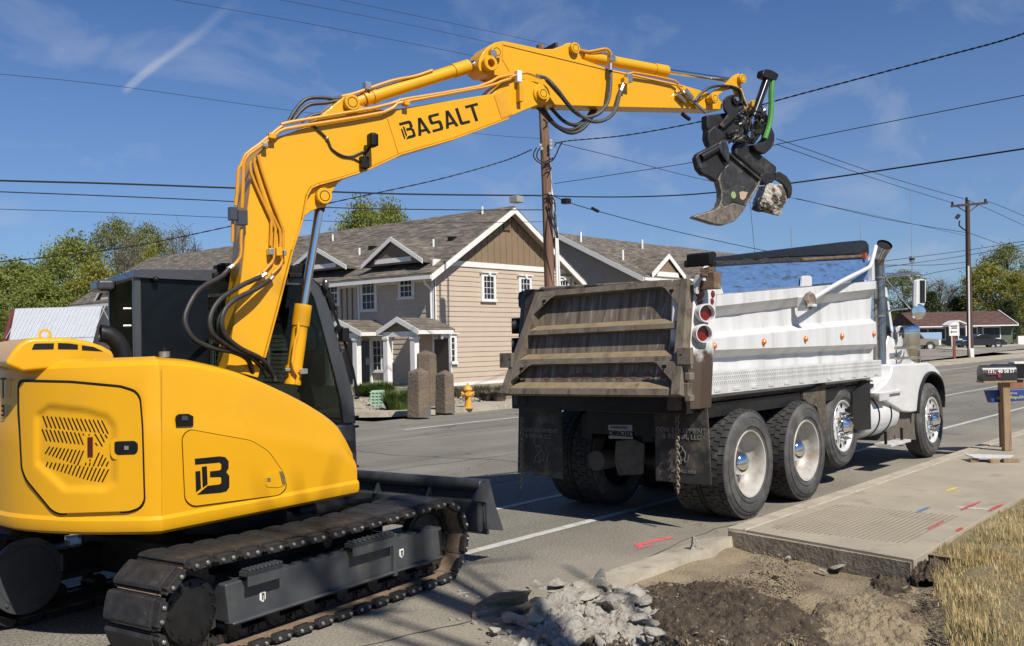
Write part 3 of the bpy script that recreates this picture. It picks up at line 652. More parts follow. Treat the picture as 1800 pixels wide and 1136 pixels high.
door=[tuple(p) for p in rpoly(door,6,2)]
cx_,cy_=145,790
gro=[((x-cx_)*1.03+cx_,(y-cy_)*1.03+cy_-(1.5 if y<720 else 0)) for x,y in door]
dr_parent=EX
def ringstrip(name,inner,outer,off,mat,parent):
    mb=MB(); a=[mb.P(shell_pt(x,y,off)) for x,y in inner]; b=[mb.P(shell_pt(x,y,off)) for x,y in outer]; n=len(a)
    for i in range(n): mb.F((a[i],a[(i+1)%n],b[(i+1)%n],b[i]))
    return mb.build(name,mat,parent,smooth=0)
ringstrip('door_groove_shade',[((x-cx_)*.99+cx_,(y-cy_)*.99+cy_) for x,y in door],gro,.003,BK,shell)  # flat black strip paints in the shaded groove round the door
pressed=[z1(p) for p in ((262,650),(330,600),(560,625),(700,665),(745,720),(750,1085),(700,1120),(440,1120),(262,955))]
def doff(x,y):
    s=max(0,min(1,(sd(pressed,(x,y))+10)/12)); s=s*s*(3-2*s); return .020-.016*s
dr=surf('engine_door',door,doff,Y1,EX,back=.0,step=5)
slots=[]
for k in range(15): a=(285+28*k,650+2.2*k); slots.append((a,(a[0]+28+k,a[1]+74+.8*k)))
for k in range(10): a=(280+27*k,738+2.8*k); slots.append((a,(a[0]+30,a[1]+76)))
slots+=[((632,770),(680,850)),((668,770),(694,822)),((700,775),(712,795)),((636,830),(646,845)),((552,768),(556,776)),((592,772),(594,778))]
for k in range(10): a=(330+25*k,855+3*k); slots.append((a,(a[0]-28-1.2*k,a[1]+44+5.5*k)))
slots+=[((660,895),(620,983)),((684,910),(652,983)),((704,930),(676,983)),((720,955),(707,983)),((598,940),(600,948)),((600,962),(594,980)),((572,962),(568,975))]
for k in range(16): a=(318+26.9*k,957+3.3*k); slots.append((a,(max(a[0]-12-2*k,0),a[1]+30+min(52,4.5*k))))
mb=MB()
for (a,b) in slots:
    a=V(z1(a));b=V(z1(b)); t=(b-a).normalized(); s=V((-t.y,t.x))*1.25
    ring=[a+s]+[a-t*1.2]+[a-s]+[b-s]+[b+t*1.2]+[b+s]
    F0=[mb.P(shell_pt(q.x,q.y,doff(q.x,q.y)+.0012)) for q in ring]; mb.F(F0)
mb.build('vent_slots',BK,dr,smooth=0)
surf('reflector',[(153.7,768.6),(163.2,768.6),(163.2,803),(153.7,803)],.010,pm('dark_red_reflector',(.075,.006,.008),rough=.25),dr,back=.002,step=99)
hd=[tuple(p) for p in rpoly([(201,777),(206,776),(237,775),(242.5,780),(242.5,793),(238,799),(206,800),(201,795)],4,2)]
h_=surf('door_handle',hd,.022,BK,dr,back=.01,step=99); surf('door_lock',[(218,784),(226,784),(226,791),(218,791)],.026,STEEL,h_,back=.02,step=99)
surf('handle_recess_rim',[tuple(p) for p in rpoly([(194,772),(240,767),(246,772),(246,806),(200,808),(194,800)],5,2)],.0195,Y1,dr,back=.012)
hatch=[tuple(p) for p in rpoly([(333,755.5),(442,775),(472,793.7),(496.8,829.4),(504,856.5),(492,870),(339,889.8),(325.6,878.7),(320.6,767.8)],8,3)]
ringstrip('hatch_groove_shade',[((x-410)*.99+410,(y-822)*.99+822) for x,y in hatch],[((x-410)*1.015+410,(y-822)*1.02+822) for x,y in hatch],.003,BK,shell)  # groove round the hatch, its shade painted as a black strip
ha=surf('side_hatch',hatch,.012,Y1,EX,back=0,step=10)
for P in ([(253,757),(430,740),(470,745),(495,775),(495,825),(478,852),(500,880),(500,960),(480,990),(440,1000),(268,1015),(345,950),(430,940),(442,930),(442,895),(435,888),(362,890),(362,847),(430,840),(442,830),(442,795),(430,785),(255,800)],[(303,815),(340,810),(345,940),(310,965)],[(257,848),(293,843),(298,970),(262,997)]):
    surf('emblem',[z2(p) for p in P],.0135,BK,ha,step=99,smooth=0)
surf('hatch_latch_plate',[tuple(p) for p in rpoly([(466,836),(488,828),(500,840),(503,852),(490,857),(468,856)],3,2)],.016,Y1,ha,back=.01,step=99)
surf('hatch_latch',[(491,828),(497,829),(502,850),(497,852)],.020,CHR,ha,back=.012,step=99); surf('hatch_lock',[(470,840),(476,840),(476,846),(470,846)],.020,STEEL,ha,back=.012,step=99)
surf('side_marker_recess',[(308.6,732),(314,728),(331,727.5),(340,732),(340,748),(336,749.5),(310,750)],.006,BK,shell,back=0,step=99)
surf('side_marker',[(320,731),(330,731),(331,739),(319,739)],.012,CABG,shell,back=0,step=99)
# decal glimpsed on the rear corner
surf('model_decal',[(1,664),(11,664),(11,668),(7,668),(7,700),(4,700),(4,668),(1,668)],.003,BK,shell,step=99,smooth=0)
surf('model_decal',[(2,712),(8,712),(8,732),(2,732),(2,728),(5.5,728),(5.5,724),(2,724),(2,720),(5.5,720),(5.5,716),(2,716)],.003,BK,shell,step=99,smooth=0)
# seam between the two body panels
mb=MB(); P=[shell_pt(284.5,y,.0015) for y in range(640,938,6)];
for a,b in zip(P,P[1:]):
    s=V((.0015,.0008,0)); mb.face([a-s,b-s,b+s,a+s])
mb.build('panel_seam',YD,shell)
# engine hood hump with three openings
hp=[(8,642),(12,632),(22,617),(33,605),(47,596),(62,593.5),(120,593.5),(150,598),(180,608),(196,617),(202,624),(202,640),(40,655)]
P=[ul(a,b,-.78) for a,b in hp]; mb=MB(MU); mb.prism(P,(0,1.45,0)); hood=mb.build('engine_hood',Y1,EX,bevel=.045,seg=4)
for poly in ([(56,614.6),(60,605.3),(64,604),(95,603.5),(94.4,614)],[(102,603),(120,603.6),(137,606),(137,614.3),(102,614)],[(144,607),(165,610),(181,617.7),(144,615.6)]):
    P=[ul(a,b,-.783) for a,b in poly]; MB(MU).prism(P,(0,.01,0)).build('hood_vent',BK,hood,smooth=0)
c=ul(79,589,-.5); mb=MB(MU); mb.lathe([(.022,-.008),(.036,-.008),(.036,.008),(.022,.008),(.022,-.008)],c,(.2,1,0),20); mb.build('lifting_eye',Y1,hood)
# exhaust and filler cap
P=[ul(a,b,-.35) for a,b in ((218,640),(215,617),(206,601),(195,591),(184,587),(176,586))]; mb=MB(MU); mb.tube(spline(P,4),.056,18,cap=False); mb.tube(spline(P,4),.049,18,cap=False); e_=mb.build('exhaust_pipe',BKM,EX)
MB(MU).cyl(P[-2],P[-2]+(P[-1]-P[-2])*.3,.0485,16).build('exhaust_bore',BK,e_)
c=ul(289,628,-.75); mb=MB(MU); mb.cyl(c,c+V((0,0,.035)),.033,16); mb.build('filler_neck',STEEL,EX); MB(MU).cyl(c+V((0,0,.035)),c+V((0,0,.055)),.018,12).cyl(c+V((0,0,.055)),c+V((0,0,.065)),.010,10).build('filler_cap',BK,EX)
# --- cab
TG=bpy.data.materials.new('tinted_cab_glass'); TG.use_nodes=True; t=TG.node_tree; o_=[n for n in t.nodes if n.type=='OUTPUT_MATERIAL'][0]
tr=t.nodes.new('ShaderNodeBsdfTransparent'); tr.inputs[0].default_value=(.52,.56,.54,1); gl=t.nodes.new('ShaderNodeBsdfGlossy'); gl.inputs['Roughness'].default_value=.02; fz=t.nodes.new('ShaderNodeFresnel'); fz.inputs[0].default_value=1.5; ms=t.nodes.new('ShaderNodeMixShader')
fm=t.nodes.new('ShaderNodeMath'); fm.operation='MULTIPLY'; fm.inputs[1].default_value=.55; t.links.new(fz.outputs[0],fm.inputs[0]); t.links.new(fm.outputs[0],ms.inputs[0]); t.links.new(tr.outputs[0],ms.inputs[1]); t.links.new(gl.outputs[0],ms.inputs[2]); t.links.new(ms.outputs[0],o_.inputs[0]); MT['tint']=TG
lr,ll=.22,1.10
cabpx=dict(rb=(240,700),rt=(232,486))
R_b=ul(238,690,lr);R_t=ul(233,486,lr); fR=(R_b.x+R_t.x)/2; zR=R_t.z
frontp=[ul(*p,lr) for p in ((549,490),(562,503),(573,523),(585,560),(602,620),(613,662),(622,700),(626,745))]
innerp=[ul(*p,lr) for p in ((530,500),(541,507),(551,523),(562,560),(578,620),(589,662),(598,700),(604,745))]
top=ul(400,476,lr).z
mb=MB(MU)
rp=[(fR-.005,zR),(fR+.01,zR+.05),(fR+.05,top),(0,top+.005),(frontp[0].x-.12,top-.01),(frontp[0].x,frontp[0].z),(frontp[0].x-.02,frontp[0].z-.06),(fR,zR-.01)]
mb.prism([(a,lr-.02,b) for a,b in rp],(0,ll-lr+.04,0)); cab=mb.build('cab',CABG,EX,bevel=.045,seg=4)
for l in (lr,ll-.05):
    MB(MU).box((fR,l,.93),(fR+.055,l+.05,zR)).build('rear_pillar',CABG,cab,bevel=.012)
    P=[(p.x,l,p.z) for p in frontp]+[(p.x,l,p.z) for p in innerp[::-1]]
    MB(MU).prism(P,(0,.05,0)).build('front_pillar',CABG,cab,bevel=.010)
    MB(MU).box((fR,l,.90),(frontp[-1].x,l+.05,1.02)).build('sill',CABG,cab,bevel=.012)
mp_=ul(367,560,lr).x
MB(MU).box((fR+.055,lr+.012,1.02),(mp_,lr+.020,zR-.01)).build('side_blind_panel',pm('black_glass_panel',(.006,.008,.011),rough=.2,spec=.2),cab)
MB(MU).prism([(mp_,lr+.012,1.02),(mp_,lr+.012,zR-.02)]+[(p.x,lr+.012,p.z) for p in innerp],(0,.006,0)).build('side_window',TG,cab)
MB(MU).prism([(fR+.06,ll-.03,1.02),(fR+.06,ll-.03,zR-.02)]+[(p.x,ll-.03,p.z) for p in innerp],(0,.006,0)).build('door_window',TG,cab)
MB(MU).box((fR+.005,lr+.05,1.35),(fR+.012,ll-.05,zR-.02)).build('rear_window',pm('rear_glass_olive_reflection',(.030,.034,.018),(.05,.052,.03),scale=3,rough=.5,spec=0.0),cab); MB(MU).box((fR,lr+.04,.92),(fR+.05,ll-.04,1.35)).build('rear_panel',CABG,cab,bevel=.01)  # olive of the mirrored trees is painted into the rear pane
mb=MB(MU); mb.loft([[(p.x-.012,lr+.04,p.z),(p.x-.012,ll-.04,p.z),(p.x-.02,ll-.04,p.z),(p.x-.02,lr+.04,p.z)] for p in frontp]); mb.build('windscreen',TG,cab)
for l in (lr+.06,): 
    mb=MB(MU); mb.tube([ul(*p,lr+.03) for p in ((480,566),(548,566),(556,580),(559,610),(552,617),(480,619))],.009,8); mb.build('window_rail',BK,cab)
mb=MB(MU); mb.box((-.28,.45,1.0),(.12,.88,1.25)); mb.box((-.36,.48,1.2),(-.22,.85,1.95)); mb.box((-.34,.55,1.9),(-.24,.78,2.12)); mb.build('operator_seat',BK,cab,bevel=.05,seg=3)
mb=MB(MU); mb.tube([(.35,.65,1.0),(.5,.65,1.3),(.45,.65,1.42)],.03,8); mb.tube([(.05,.42,1.1),(.12,.4,1.4)],.03,8); mb.sph((.12,.4,1.42),.045); mb.build('control_levers',BK,cab)
uplate('monitor',[(540,640),(549,636),(541,675),(531,690),(524,690)],lr+.1,lr+.14,BK,cab)
# roof lamps, brackets, guard bars, mirror
for px,w in ((372,40),(505,42)):
    mb=MB(MU); a=ul(px,482,lr-.01); b=ul(px+w,480,lr-.01); mb.box((a.x,lr-.06,a.z-.03),(b.x,lr+.25,a.z+.01)); mb.box((a.x+.03,lr-.02,a.z+.01),(a.x+.10,lr+.06,a.z+.07)); mb.box((b.x-.10,lr-.02,a.z+.01),(b.x-.02,lr+.08,a.z+.085)); mb.build('roof_lamp_bracket',BK,cab,bevel=.008)
a=ul(192,492,ll); b=ul(235,484,ll); mb=MB(MU); mb.box((fR-.13,ll-.30,zR-.07),(fR-.0,ll,zR+.02)); mb.build('rear_hood_visor',CABG,cab,bevel=.03)
mb=MB(MU); a=frontp
mb.prism([(frontp[0].x-.02,lr,frontp[0].z+.02),(frontp[2].x+.06,lr,frontp[2].z+.03),(frontp[3].x+.04,lr,frontp[3].z+.06),(frontp[2].x,lr,frontp[2].z)],(0,ll-lr,0)); mb.build('windscreen_visor',BK,cab,bevel=.01)
mb=MB(MU)
for off in (.05,.09): mb.tube([ul(a_,b_,lr-.02) for a_,b_ in ((572+off*60,520),(598+off*60,590),(616+off*60,650),(627+off*40,700))],.006,6)
mb.tube([ul(a_,b_,lr-.02) for a_,b_ in ((590,575),(600,586),(607,584))],.012,6); mb.build('wiper_bars',BK,cab)
mb=MB(MU); a=ul(603,590,lr-.04); mb.box((a.x-.02,lr-.08,a.z-.05),(a.x+.04,lr+.02,a.z+.06)); mb.build('front_work_lamp',BK,cab,bevel=.01)
a=ul(572,500,lr-.03); mb=MB(MU); mb.sph(a,.045,sq=(.6,.8,1.1)); mb.build('side_mirror',CABG,cab)
for py in (543,573,638): 
    c=ul(230,py,lr-.01); MB(MU).cyl(c,c+V((-.05,0,0)),.009,8).build('hinge_pin',STEEL,cab)
c=ul(274,491,lr-.03); MB(MU).sph(c,.022).build('roof_bolt',BK,cab)
for py in (700,733,750,820,835):
    c=ul(624,py,lr-.03); MB(MU).cyl(c,c+V((.03,0,0)),.010,8).build('front_bolt',BK,cab)
# lower front skirt below the cab
MB(MU).prism([(p.x,lr-.0,p.z) for p in (frontp[-1],)]+[(frontp[-1].x+.01,lr,.74),(.1,lr,.74),(.1,lr,frontp[-1].z)],(0,ll-lr,0)).build('cab_skirt',CABG,cab,bevel=.02)

# --- boom
bw=.135
boom_px=[(398,650),(401.7,634),(412,560),(424,487),(429,440),(433,380),(440,327),(446,295),(455,272),(470,252),(487,241),(503,236),(531,226),(559,207),(580,190),(596,177),(606,169.5),(616,167.5),(626,173),(632,184),(640,189),(676,193),(702,191),(790,177),(866,165),(884,146),(896,138),(915,137),(933,142),(950,150),(963,160),(965,170),(958,180),(925,193),(893,207),(800,242),(704,270),(646,297),(600,312),(560,323),(546,329),(538,343),(534,365),(530,385),(519,430),(512,441),(487,540),(463,629),(454,665)]
bm_=uplate('boom',boom_px,-bw,bw,Y1,bevel=.008)
# flange edges along the underside, weld seams
mb=MB(MU)
def flange(pts,dz,w):
    for a,b in zip(pts,pts[1:]):
        pa,pb=ul(*a,-bw),ul(*b,-bw); mb.box((0,0,0),(0,0,0)) if False else None
        t=(pb-pa).normalized(); n=V((-t.z,0,t.x))
        mb.prism([pa+V((0,-.012,0)),pb+V((0,-.012,0)),pb+V((0,-.012,0))+n*w,pa+V((0,-.012,0))+n*w],(0,2*bw+.024,0))
flange([(893,207),(800,242),(704,270),(646,297),(600,312),(560,323),(546,329),(538,343),(530,385),(512,441),(487,540),(463,629)],0,.014)
mb.build('boom_flange',Y2,bm_,bevel=.003,seg=1)
mb=MB(MU)
for a,b in (((681,208),(701,272)),((869,169),(881,207)),((684,0),(684,0))):
    if a==b: continue
    P=[ul(*a,-bw-.001),ul(*b,-bw-.001)]; mb.tube(P,.004,5)
mb.build('weld_seam',YD,bm_)
uplate('boom_wear_plate',[(869,167),(886,160),(901,201),(882,208)],-bw-.004,-bw,Y2,bm_,bevel=.002)
lug=[(530,385),(535,352),(545,334),(575,322),(609,311.6),(594,322),(584,338),(581,352),(572,364),(560,366),(546,372)]
uplate('cylinder_lug',lug,-bw+.03,-bw+.055,Y1,bm_); uplate('cylinder_lug',lug,bw-.055,bw-.03,Y1,bm_)
def boss(name,px,py,l,r,h,mat,parent,hole=False,ring=True):
    c=ul(px,py,l); mb=MB(MU)
    if hole: mb.lathe([(r*.55,.03),(r*.55,-h),(r*.92,-h),(r,-h+.006),(r,.02)],c,(0,1,0),24)
    else: mb.lathe([(0,-h),(r*.92,-h),(r,-h+.006),(r,.02)],c,(0,1,0),24)
    o=mb.build(name,mat,parent)
    if ring and not hole: MB(MU).lathe([(r*.56,-h-.001),(r*.66,-h-.001)],c,(0,1,0),24).build('pin_ring',BK if mat is not BKM else STEEL,o)
    return o
boss('pivot_boss',566.5,346,-bw+.03,.062,.05,Y1,bm_); boss('pivot_boss',615.5,182,-bw,.062,.045,Y1,bm_); boss('pivot_boss',951,165.5,-bw,.085,.02,Y1,bm_); boss('pivot_boss',952,165.5,-bw-.02,.055,.03,Y1,bm_)
uplate('wear_tab',[(645,290),(645,255),(0,0)],0,0,Y1,bm_) if False else None
# cylinders
def cylr(name,p0,p1,r,l,mat,parent,cap=True):
    a,b=ul(*p0,l),ul(*p1,l); mb=MB(MU); mb.cyl(a,b,r,24)
    if cap: t=(b-a).normalized(); mb.cyl(b-t*.16,b,r*1.14,24); mb.cyl(a,a+t*.03,r*1.08,24)
    return mb.build(name,mat,parent)
bc=cylr('boom_cylinder',(514,676),(533,536),.058,0,Y1,EX); cylr('cylinder_rod',(533,538),(563,358),.032,0,CHR,bc,False); cylr('rod_eye',(560,370),(567,340),.045,0,BKM,bc,False)
cylr('clamp_band',(516,654),(518,645),.068,0,Y2,bc,False)
mb=MB(MU); mb.tube([ul(a,b,-.085) for a,b in ((525,565),(524,585),(519,600),(514,635),(517,650),(524,662),(520,676))],.012,8); mb.build('cylinder_pipe',Y2,bc)
mb=MB(MU); a=ul(533,653,-.07); mb.box(a-V((.03,.02,.02)),a+V((.03,.02,.02))); mb.box(ul(505,650,-.06)-V((.02,.015,.012)),ul(505,650,-.06)+V((.02,.015,.012))); mb.build('clamp_block',STEEL,bc,bevel=.004)
ac=cylr('arm_cylinder',(640,175),(823,117),.052,0,Y1,EX); cylr('cylinder_rod',(820,118),(868,96),.028,0,CHR,ac,False); cylr('cylinder_eye',(618,183),(643,173),.045,0,Y2,ac,False)
cylr('clamp_band',(654,171),(660,169),.060,0,Y2,ac,False); cylr('clamp_band',(640,175),(645,173),.060,0,Y2,ac,False)
mb=MB(MU); mb.tube(spline([ul(a,b,-.04) for a,b in ((600,170),(622,165),(648,156),(690,142),(730,134),(760,124))],4),.013,8); mb.build('cylinder_pipe',YD,ac)
mb=MB(MU); a=ul(645,152,-.04); mb.box(a-V((.025,.03,.03)),a+V((.025,.03,.03))); mb.build('clamp_block',STEEL,ac,bevel=.004)
# pipes on the boom
def pipe(name,pts,l,r,mat,parent,n=3,seg=8):
    P=[ul(p[0],p[1],(p[2] if len(p)>2 else l)) for p in pts]
    mb=MB(MU); mb.tube(spline(P,n) if n>1 else P,r,seg); return mb.build(name,mat,parent)
pp=[[(897,139),(880,144),(853,153),(713,179),(697,184),(674,198),(569,216),(501,227),(485,237),(462,254),(440,270),(434,277),(428,289),(427,330),(425,366)],
 [(900,132),(875,137),(840,153),(716,174),(700,178),(658,190),(510,215),(496,222),(478,236),(455,255),(432,272),(424,291),(419,300),(416.6,339),(414,362)],
 [(453,273),(459,295.5),(478,352),(497,402),(498,412),(497,455),(490,470),(478,482)],
 [(447.5,277),(448.7,298),(465,350),(482,397),(484,408),(481,453),(474,466),(462,479)],
 [(440.7,284),(441,303),(458,345),(475,382),(477,392),(475.5,432)],
 [(404,371),(409,389),(408.6,426)],[(425,400),(423.5,426),(423,451),(410,467)],[(471,366),(492,405),(492,440)]]
for k,P in enumerate(pp): pipe('boom_pipe',P,-bw-.03 if k<2 else -bw-.022,.0135 if k<2 else .0115,YD,bm_,2)
for px,py,w,h,m in ((425,383,9,14,CABG),(409,376,7,12,CABG),(475,443,5,6,STEEL),(489,443,6,8,Y2),(499,445,3,5,STEEL),(713,182,6,5,Y2),(477,240,7,5,Y2),(465,256,5,4,STEEL)):
    a=ul(px,py,-bw-.03); mb=MB(MU); mb.box(a-V((w*.0039,.03,h*.0039)),a+V((w*.0039,.03,h*.0039))); mb.build('pipe_clamp',m,bm_,bevel=.005)
lf=-bw-.04
H=[[(404,471,lf),(388,487,lf-.03),(360,502,lf-.08),(341,521,lf-.13),(325,559,lf-.17),(338,593,lf-.18),(371,611,lf-.14),(410,619,lf-.08),(435,632,lf-.02),(444,655,lf+.05)],
[(459,486,lf),(440,495,lf-.05),(427,501,lf-.08),(388,526,lf-.16),(370,557,lf-.2),(374,587,lf-.2),(402,609,lf-.12),(438,626,lf-.04),(460,645,lf+.03),(470,662,lf+.06)],
[(475,492,lf),(452,507,lf-.07),(410,529,lf-.13),(391,556,lf-.17),(395,587,lf-.16),(420,611,lf-.1),(460,632,lf-.02),(479,657,lf+.05),(484,670,lf+.06)],
[(470,497,lf),(440,512,lf-.05),(405,535,lf-.1),(385,562,lf-.12),(392,595,lf-.12),(430,620,lf-.07),(466,650,lf+.04)]]
for k,P in enumerate(H): pipe('hydraulic_hose',P,0,.0175 if k<3 else .013,HOSE,bm_,6,10)
for P in ([(410,467),(400,474)],[(468,481),(456,489)],[(480,486),(470,496)]): pipe('hose_fitting',P,lf,.019,STEEL,bm_,1)
for P in ([(600,172),(585,174),(569,172),(543,173),(528,183),(515,200),(508,213)],[(600,176),(573,181),(545,184),(530,194),(520,206),(512,216)],[(565,200),(550,203),(540,208),(530,214)]): pipe('hydraulic_hose',P,-.06,.014,HOSE,bm_,6)
for P in ([(942,133,-bw-.02),(960,138,-bw-.05),(978,155.5,-bw-.08),(1000,184,-bw-.08),(1022,204,-bw-.07),(1044,214,-bw-.06),(1067,209,-bw-.05),(1082,193,-bw-.04),(1089,167,-bw-.03),(1096,147,-bw-.02)],[(1073,114,-bw),(1073,150,-bw-.03),(1068,180,-bw-.05),(1052,200,-bw-.06),(1029,206,-bw-.06),(1008,195,-bw-.06),(985,168,-bw-.05),(960,140,-bw-.03)]): pipe('armoured_hose',P,0,.017,pm('braided_hose',(.10,.10,.095),(.05,.05,.05),scale=70,rough=.45,metal=.5,bump=.6,bscale=160) if 'braided_hose' not in MT else MT['braided_hose'],bm_,6)
for P in ([(944,186),(949,193),(978,222),(1004,234),(1027,224),(1044,200),(1050,186)],[(965,186),(971,193),(991,213),(1011,220),(1026,212),(1042,195.5),(1046,186)],[(952,186),(975,218),(1001,229),(1022,219),(1040,195)]): pipe('hydraulic_hose',P,.03,.017,HOSE,bm_,6)
for P in ([(942,133),(952,136)],[(1073,112),(1073,124)],[(1096,147),(1091,160)]): pipe('hose_fitting',P,-bw-.025,.021,STEEL,bm_,1)
pipe('boom_pipe',[(1096,147),(1100,137),(1113,128),(1185,142),(1192,152),(1198,159)],-bw-.01,.012,YD,bm_,2); pipe('boom_pipe',[(1018,88),(1035,91),(1062,86),(1070,89),(1076,98)],-.06,.012,YD,bm_,3); pipe('boom_pipe',[(940,133),(925,128),(908,132),(895,137)],-bw-.03,.012,YD,bm_,3)
for px,py,w,h,m in ((911,135,5,10,TRIM),(1075,103,6,6,STEEL),(1105,138,6,8,STEEL),(1098,143,5,6,Y2),(914,165,4,14,Y2)):
    a=ul(px,py,-bw-.03); mb=MB(MU); mb.box(a-V((w*.005,.025,h*.005)),a+V((w*.005,.03,h*.005))); mb.build('pipe_clamp',m,bm_,bevel=.005)
# work lamp on its bracket and the cable to it
a=ul(654,247,-bw-.10); mb=MB(MU); mb.box(a-V((.03,.045,.055)),a+V((.03,.045,.055))); lamp=mb.build('work_lamp',BK,bm_,bevel=.02,seg=3)
MB(MU).box(a+V((.03,-.038,-.045)),a+V((.034,.038,.045))).build('lamp_lens',GLS,lamp)
mb=MB(MU); b=ul(641,280,-bw-.03); mb.tube([a+V((-.01,.02,-.05)),b+V((0,0,.04)),b],.014,8); mb.box(b-V((.035,.02,.07)),b+V((.03,.03,.02))); mb.build('lamp_bracket',BK,lamp,bevel=.006)
pipe('lamp_cable',[(545,215),(550,221),(573,242),(583,261),(601,273),(618,275),(634,268),(648,263)],-bw-.012,.007,HOSE,lamp,5); pipe('lamp_cable',[(552,221),(575,243),(584,263),(600,275),(618,278),(630,283),(638,287)],-bw-.008,.006,HOSE,lamp,5)
a=ul(575,243,-bw-.014); MB(MU).sph(a,.014).build('cable_clip',STEEL,lamp)
# lettering: stencil strokes on the boom side. grid x along the word, y up (0..1)
o0=(711,246); ux=((854-711),(209-246)); # base line from first to last letter foot
vy=(-10,-29.5)
def bp(x,y): return (o0[0]+ux[0]*x+vy[0]*y,o0[1]+ux[1]*x+vy[1]*y)
def letter(poly): 
    P=[ul(*bp(x,y),-bw-.0015) for x,y in poly]; return P
LET=[]
# emblem letter B
LET+=[[(.0,1.0),(.0,.84),(.105,.84),(.112,.80),(.112,.64),(.105,.60),(.06,.60),(.06,.45),(.105,.45),(.118,.40),(.118,.22),(.105,.16),(.055,.16),(.018,.0),(.12,.0),(.146,.06),(.148,.44),(.132,.53),(.146,.62),(.146,.90),(.128,1.0)],
 [(.03,.74),(.048,.74),(.048,.22),(.03,.14)],[(.0,.64),(.018,.64),(.018,.1),(.0,.02)]]
def st(x0,x1,y0,y1): return [(x0,y0),(x1,y0),(x1,y1),(x0,y1)]
def A_(x,w): # letter A made of its outline pieces
    t=.036
    return [[(x,0),(x+t,0),(x+w*.5+.008,.84),(x+w*.5-.012,1),(x+w*.5-.016,1)],[(x+w*.5-.016,1),(x+w*.5+.02,1),(x+w,0),(x+w-t,0),(x+w*.5-.006,.80)],[(x+w*.24,.17),(x+w*.76,.17),(x+w*.72,.32),(x+w*.28,.32)]]
LET+=A_(.172,.155)
x=.352; LET+=[[(x+.015,1),(x+.135,1),(x+.135,.85),(x+.045,.85),(x+.036,.80),(x+.036,.64),(x+.045,.59),(x+.115,.59),(x+.135,.50),(x+.135,.10),(x+.118,0),(x,0),(x,.15),(x+.09,.15),(x+.099,.2),(x+.099,.39),(x+.09,.44),(x+.018,.44),(x,.53),(x,.9)]]
LET+=A_(.512,.155)
x=.690; LET+=[[(x,1),(x+.036,1),(x+.036,.16),(x+.12,.16),(x+.12,0),(x+.018,0),(x,.08)]]
x=.812; LET+=[st(x,x+.155,.85,1.0),st(x+.060,x+.096,.0,.85)]
mb=MB(MU)
for p in LET: mb.face(letter(p))
mb.build('lettering',BK,bm_,smooth=0)

# --- arm
aw=.10
arm_px=[(841,115.5),(843,103),(849,92),(858,82),(870,75),(884.4,72),(915,78),(953,86.5),(973,86),(989,81),(996,76),(1002,75),(1009,77),(1014,83),(1018,93),(1024,104),(1066.7,120),(1198.8,149),(1245,163),(1262,172),(1271,182),(1268.5,193),(1200,191),(1100,189),(1000,186),(958,184),(925,160),(900,140),(868,132),(852,131),(843,124)]
arm=uplate('arm',arm_px,-aw,aw,Y1,bevel=.008)
flg=[(885,79),(1000,107),(1070,124),(1200,152)]
mb=MB(MU)
for a,b in zip(flg,flg[1:]): mb.tube([ul(*a,-aw-.001),ul(*b,-aw-.001)],.006,5)
mb.tube([ul(884,74,-aw),ul(883,104,-aw),ul(895,125,-aw)],.005,5); mb.tube([ul(1182,160,-aw),ul(1178,188,-aw)],.003,5)
mb.build('weld_seam',YD,arm)
boss('pivot_boss',868,94,-aw,.055,.05,Y1,arm); boss('pivot_boss',857,114,-aw,.065,.06,Y1,arm,hole=True); boss('pivot_boss',1007,86.5,-aw,.05,.045,Y1,arm)
c=ul(868,94,-aw-.052); MB(MU).cyl(c,c+V((0,-.004,0)),.032,16).build('pin_cap',STEEL,arm)
uplate('arm_hook',[(838,128),(836,118),(842,114),(848,124),(852,132),(870,136),(895,142),(880,150),(855,146),(842,140)],aw-.02,aw,Y2,arm)
kc=cylr('bucket_cylinder',(1022,98),(1171,126),.052,0,Y1,EX); cylr('cylinder_rod',(1169,125),(1288,142),.026,0,CHR,kc,False); cylr('cylinder_eye',(1005,88),(1026,98),.042,0,Y2,kc,False)
cylr('clamp_band',(1072,107),(1078,108.5),.060,0,Y2,kc,False)
pipe('cylinder_pipe',[(1022,90),(1040,94),(1062,90),(1075,98)],-.05,.011,YD,kc,3)
# linkage
lk=uplate('bucket_link',[(1273,150),(1290,133),(1298,129),(1305,133),(1307,141),(1302,150),(1314,185),(1322,192),(1309,196),(1300,180),(1290,155),(1272,160),(1258,172),(1248,180),(1243,172),(1258,158)],-aw-.035,-aw-.005,Y1,bevel=.004)
uplate('bucket_link',[(1290,133),(1298,129),(1305,133),(1307,141),(1302,150),(1314,185),(1322,192),(1309,196),(1300,180),(1290,155)],aw+.005,aw+.035,Y1,bevel=.004)
boss('pivot_boss',1300,140,-aw-.03,.046,.05,Y1,lk); boss('pivot_boss',1250,175,-aw-.03,.048,.06,Y1,lk); boss('pivot_boss',1322,184,-aw,.04,.03,Y2,lk)
pipe('hydraulic_hose',[(1222,178),(1232,165),(1248,154),(1268,151),(1288,153),(1300,160),(1306,175),(1312,188)],-aw-.06,.014,HOSE,arm,5); pipe('hydraulic_hose',[(1284,153),(1298,158),(1303,170),(1302,185)],-aw-.07,.018,BKM,arm,5)
mb=MB(MU); a,b=ul(1196,158,-aw-.03),ul(1240,198,-aw-.03); mb.cyl(a,b,.018,10); a,b=ul(1204,160,-aw-.05),ul(1216,174,-aw-.05); mb.cyl(a,b,.032,10); mb.cyl(ul(1190,165,-aw-.03),ul(1204,180,-aw-.03),.02,8); mb.build('shut_off_valve',STEEL,arm)
pipe('hose_stub',[(1199,200),(1206,206),(1212,210)],-aw+.02,.02,BKM,arm,1)
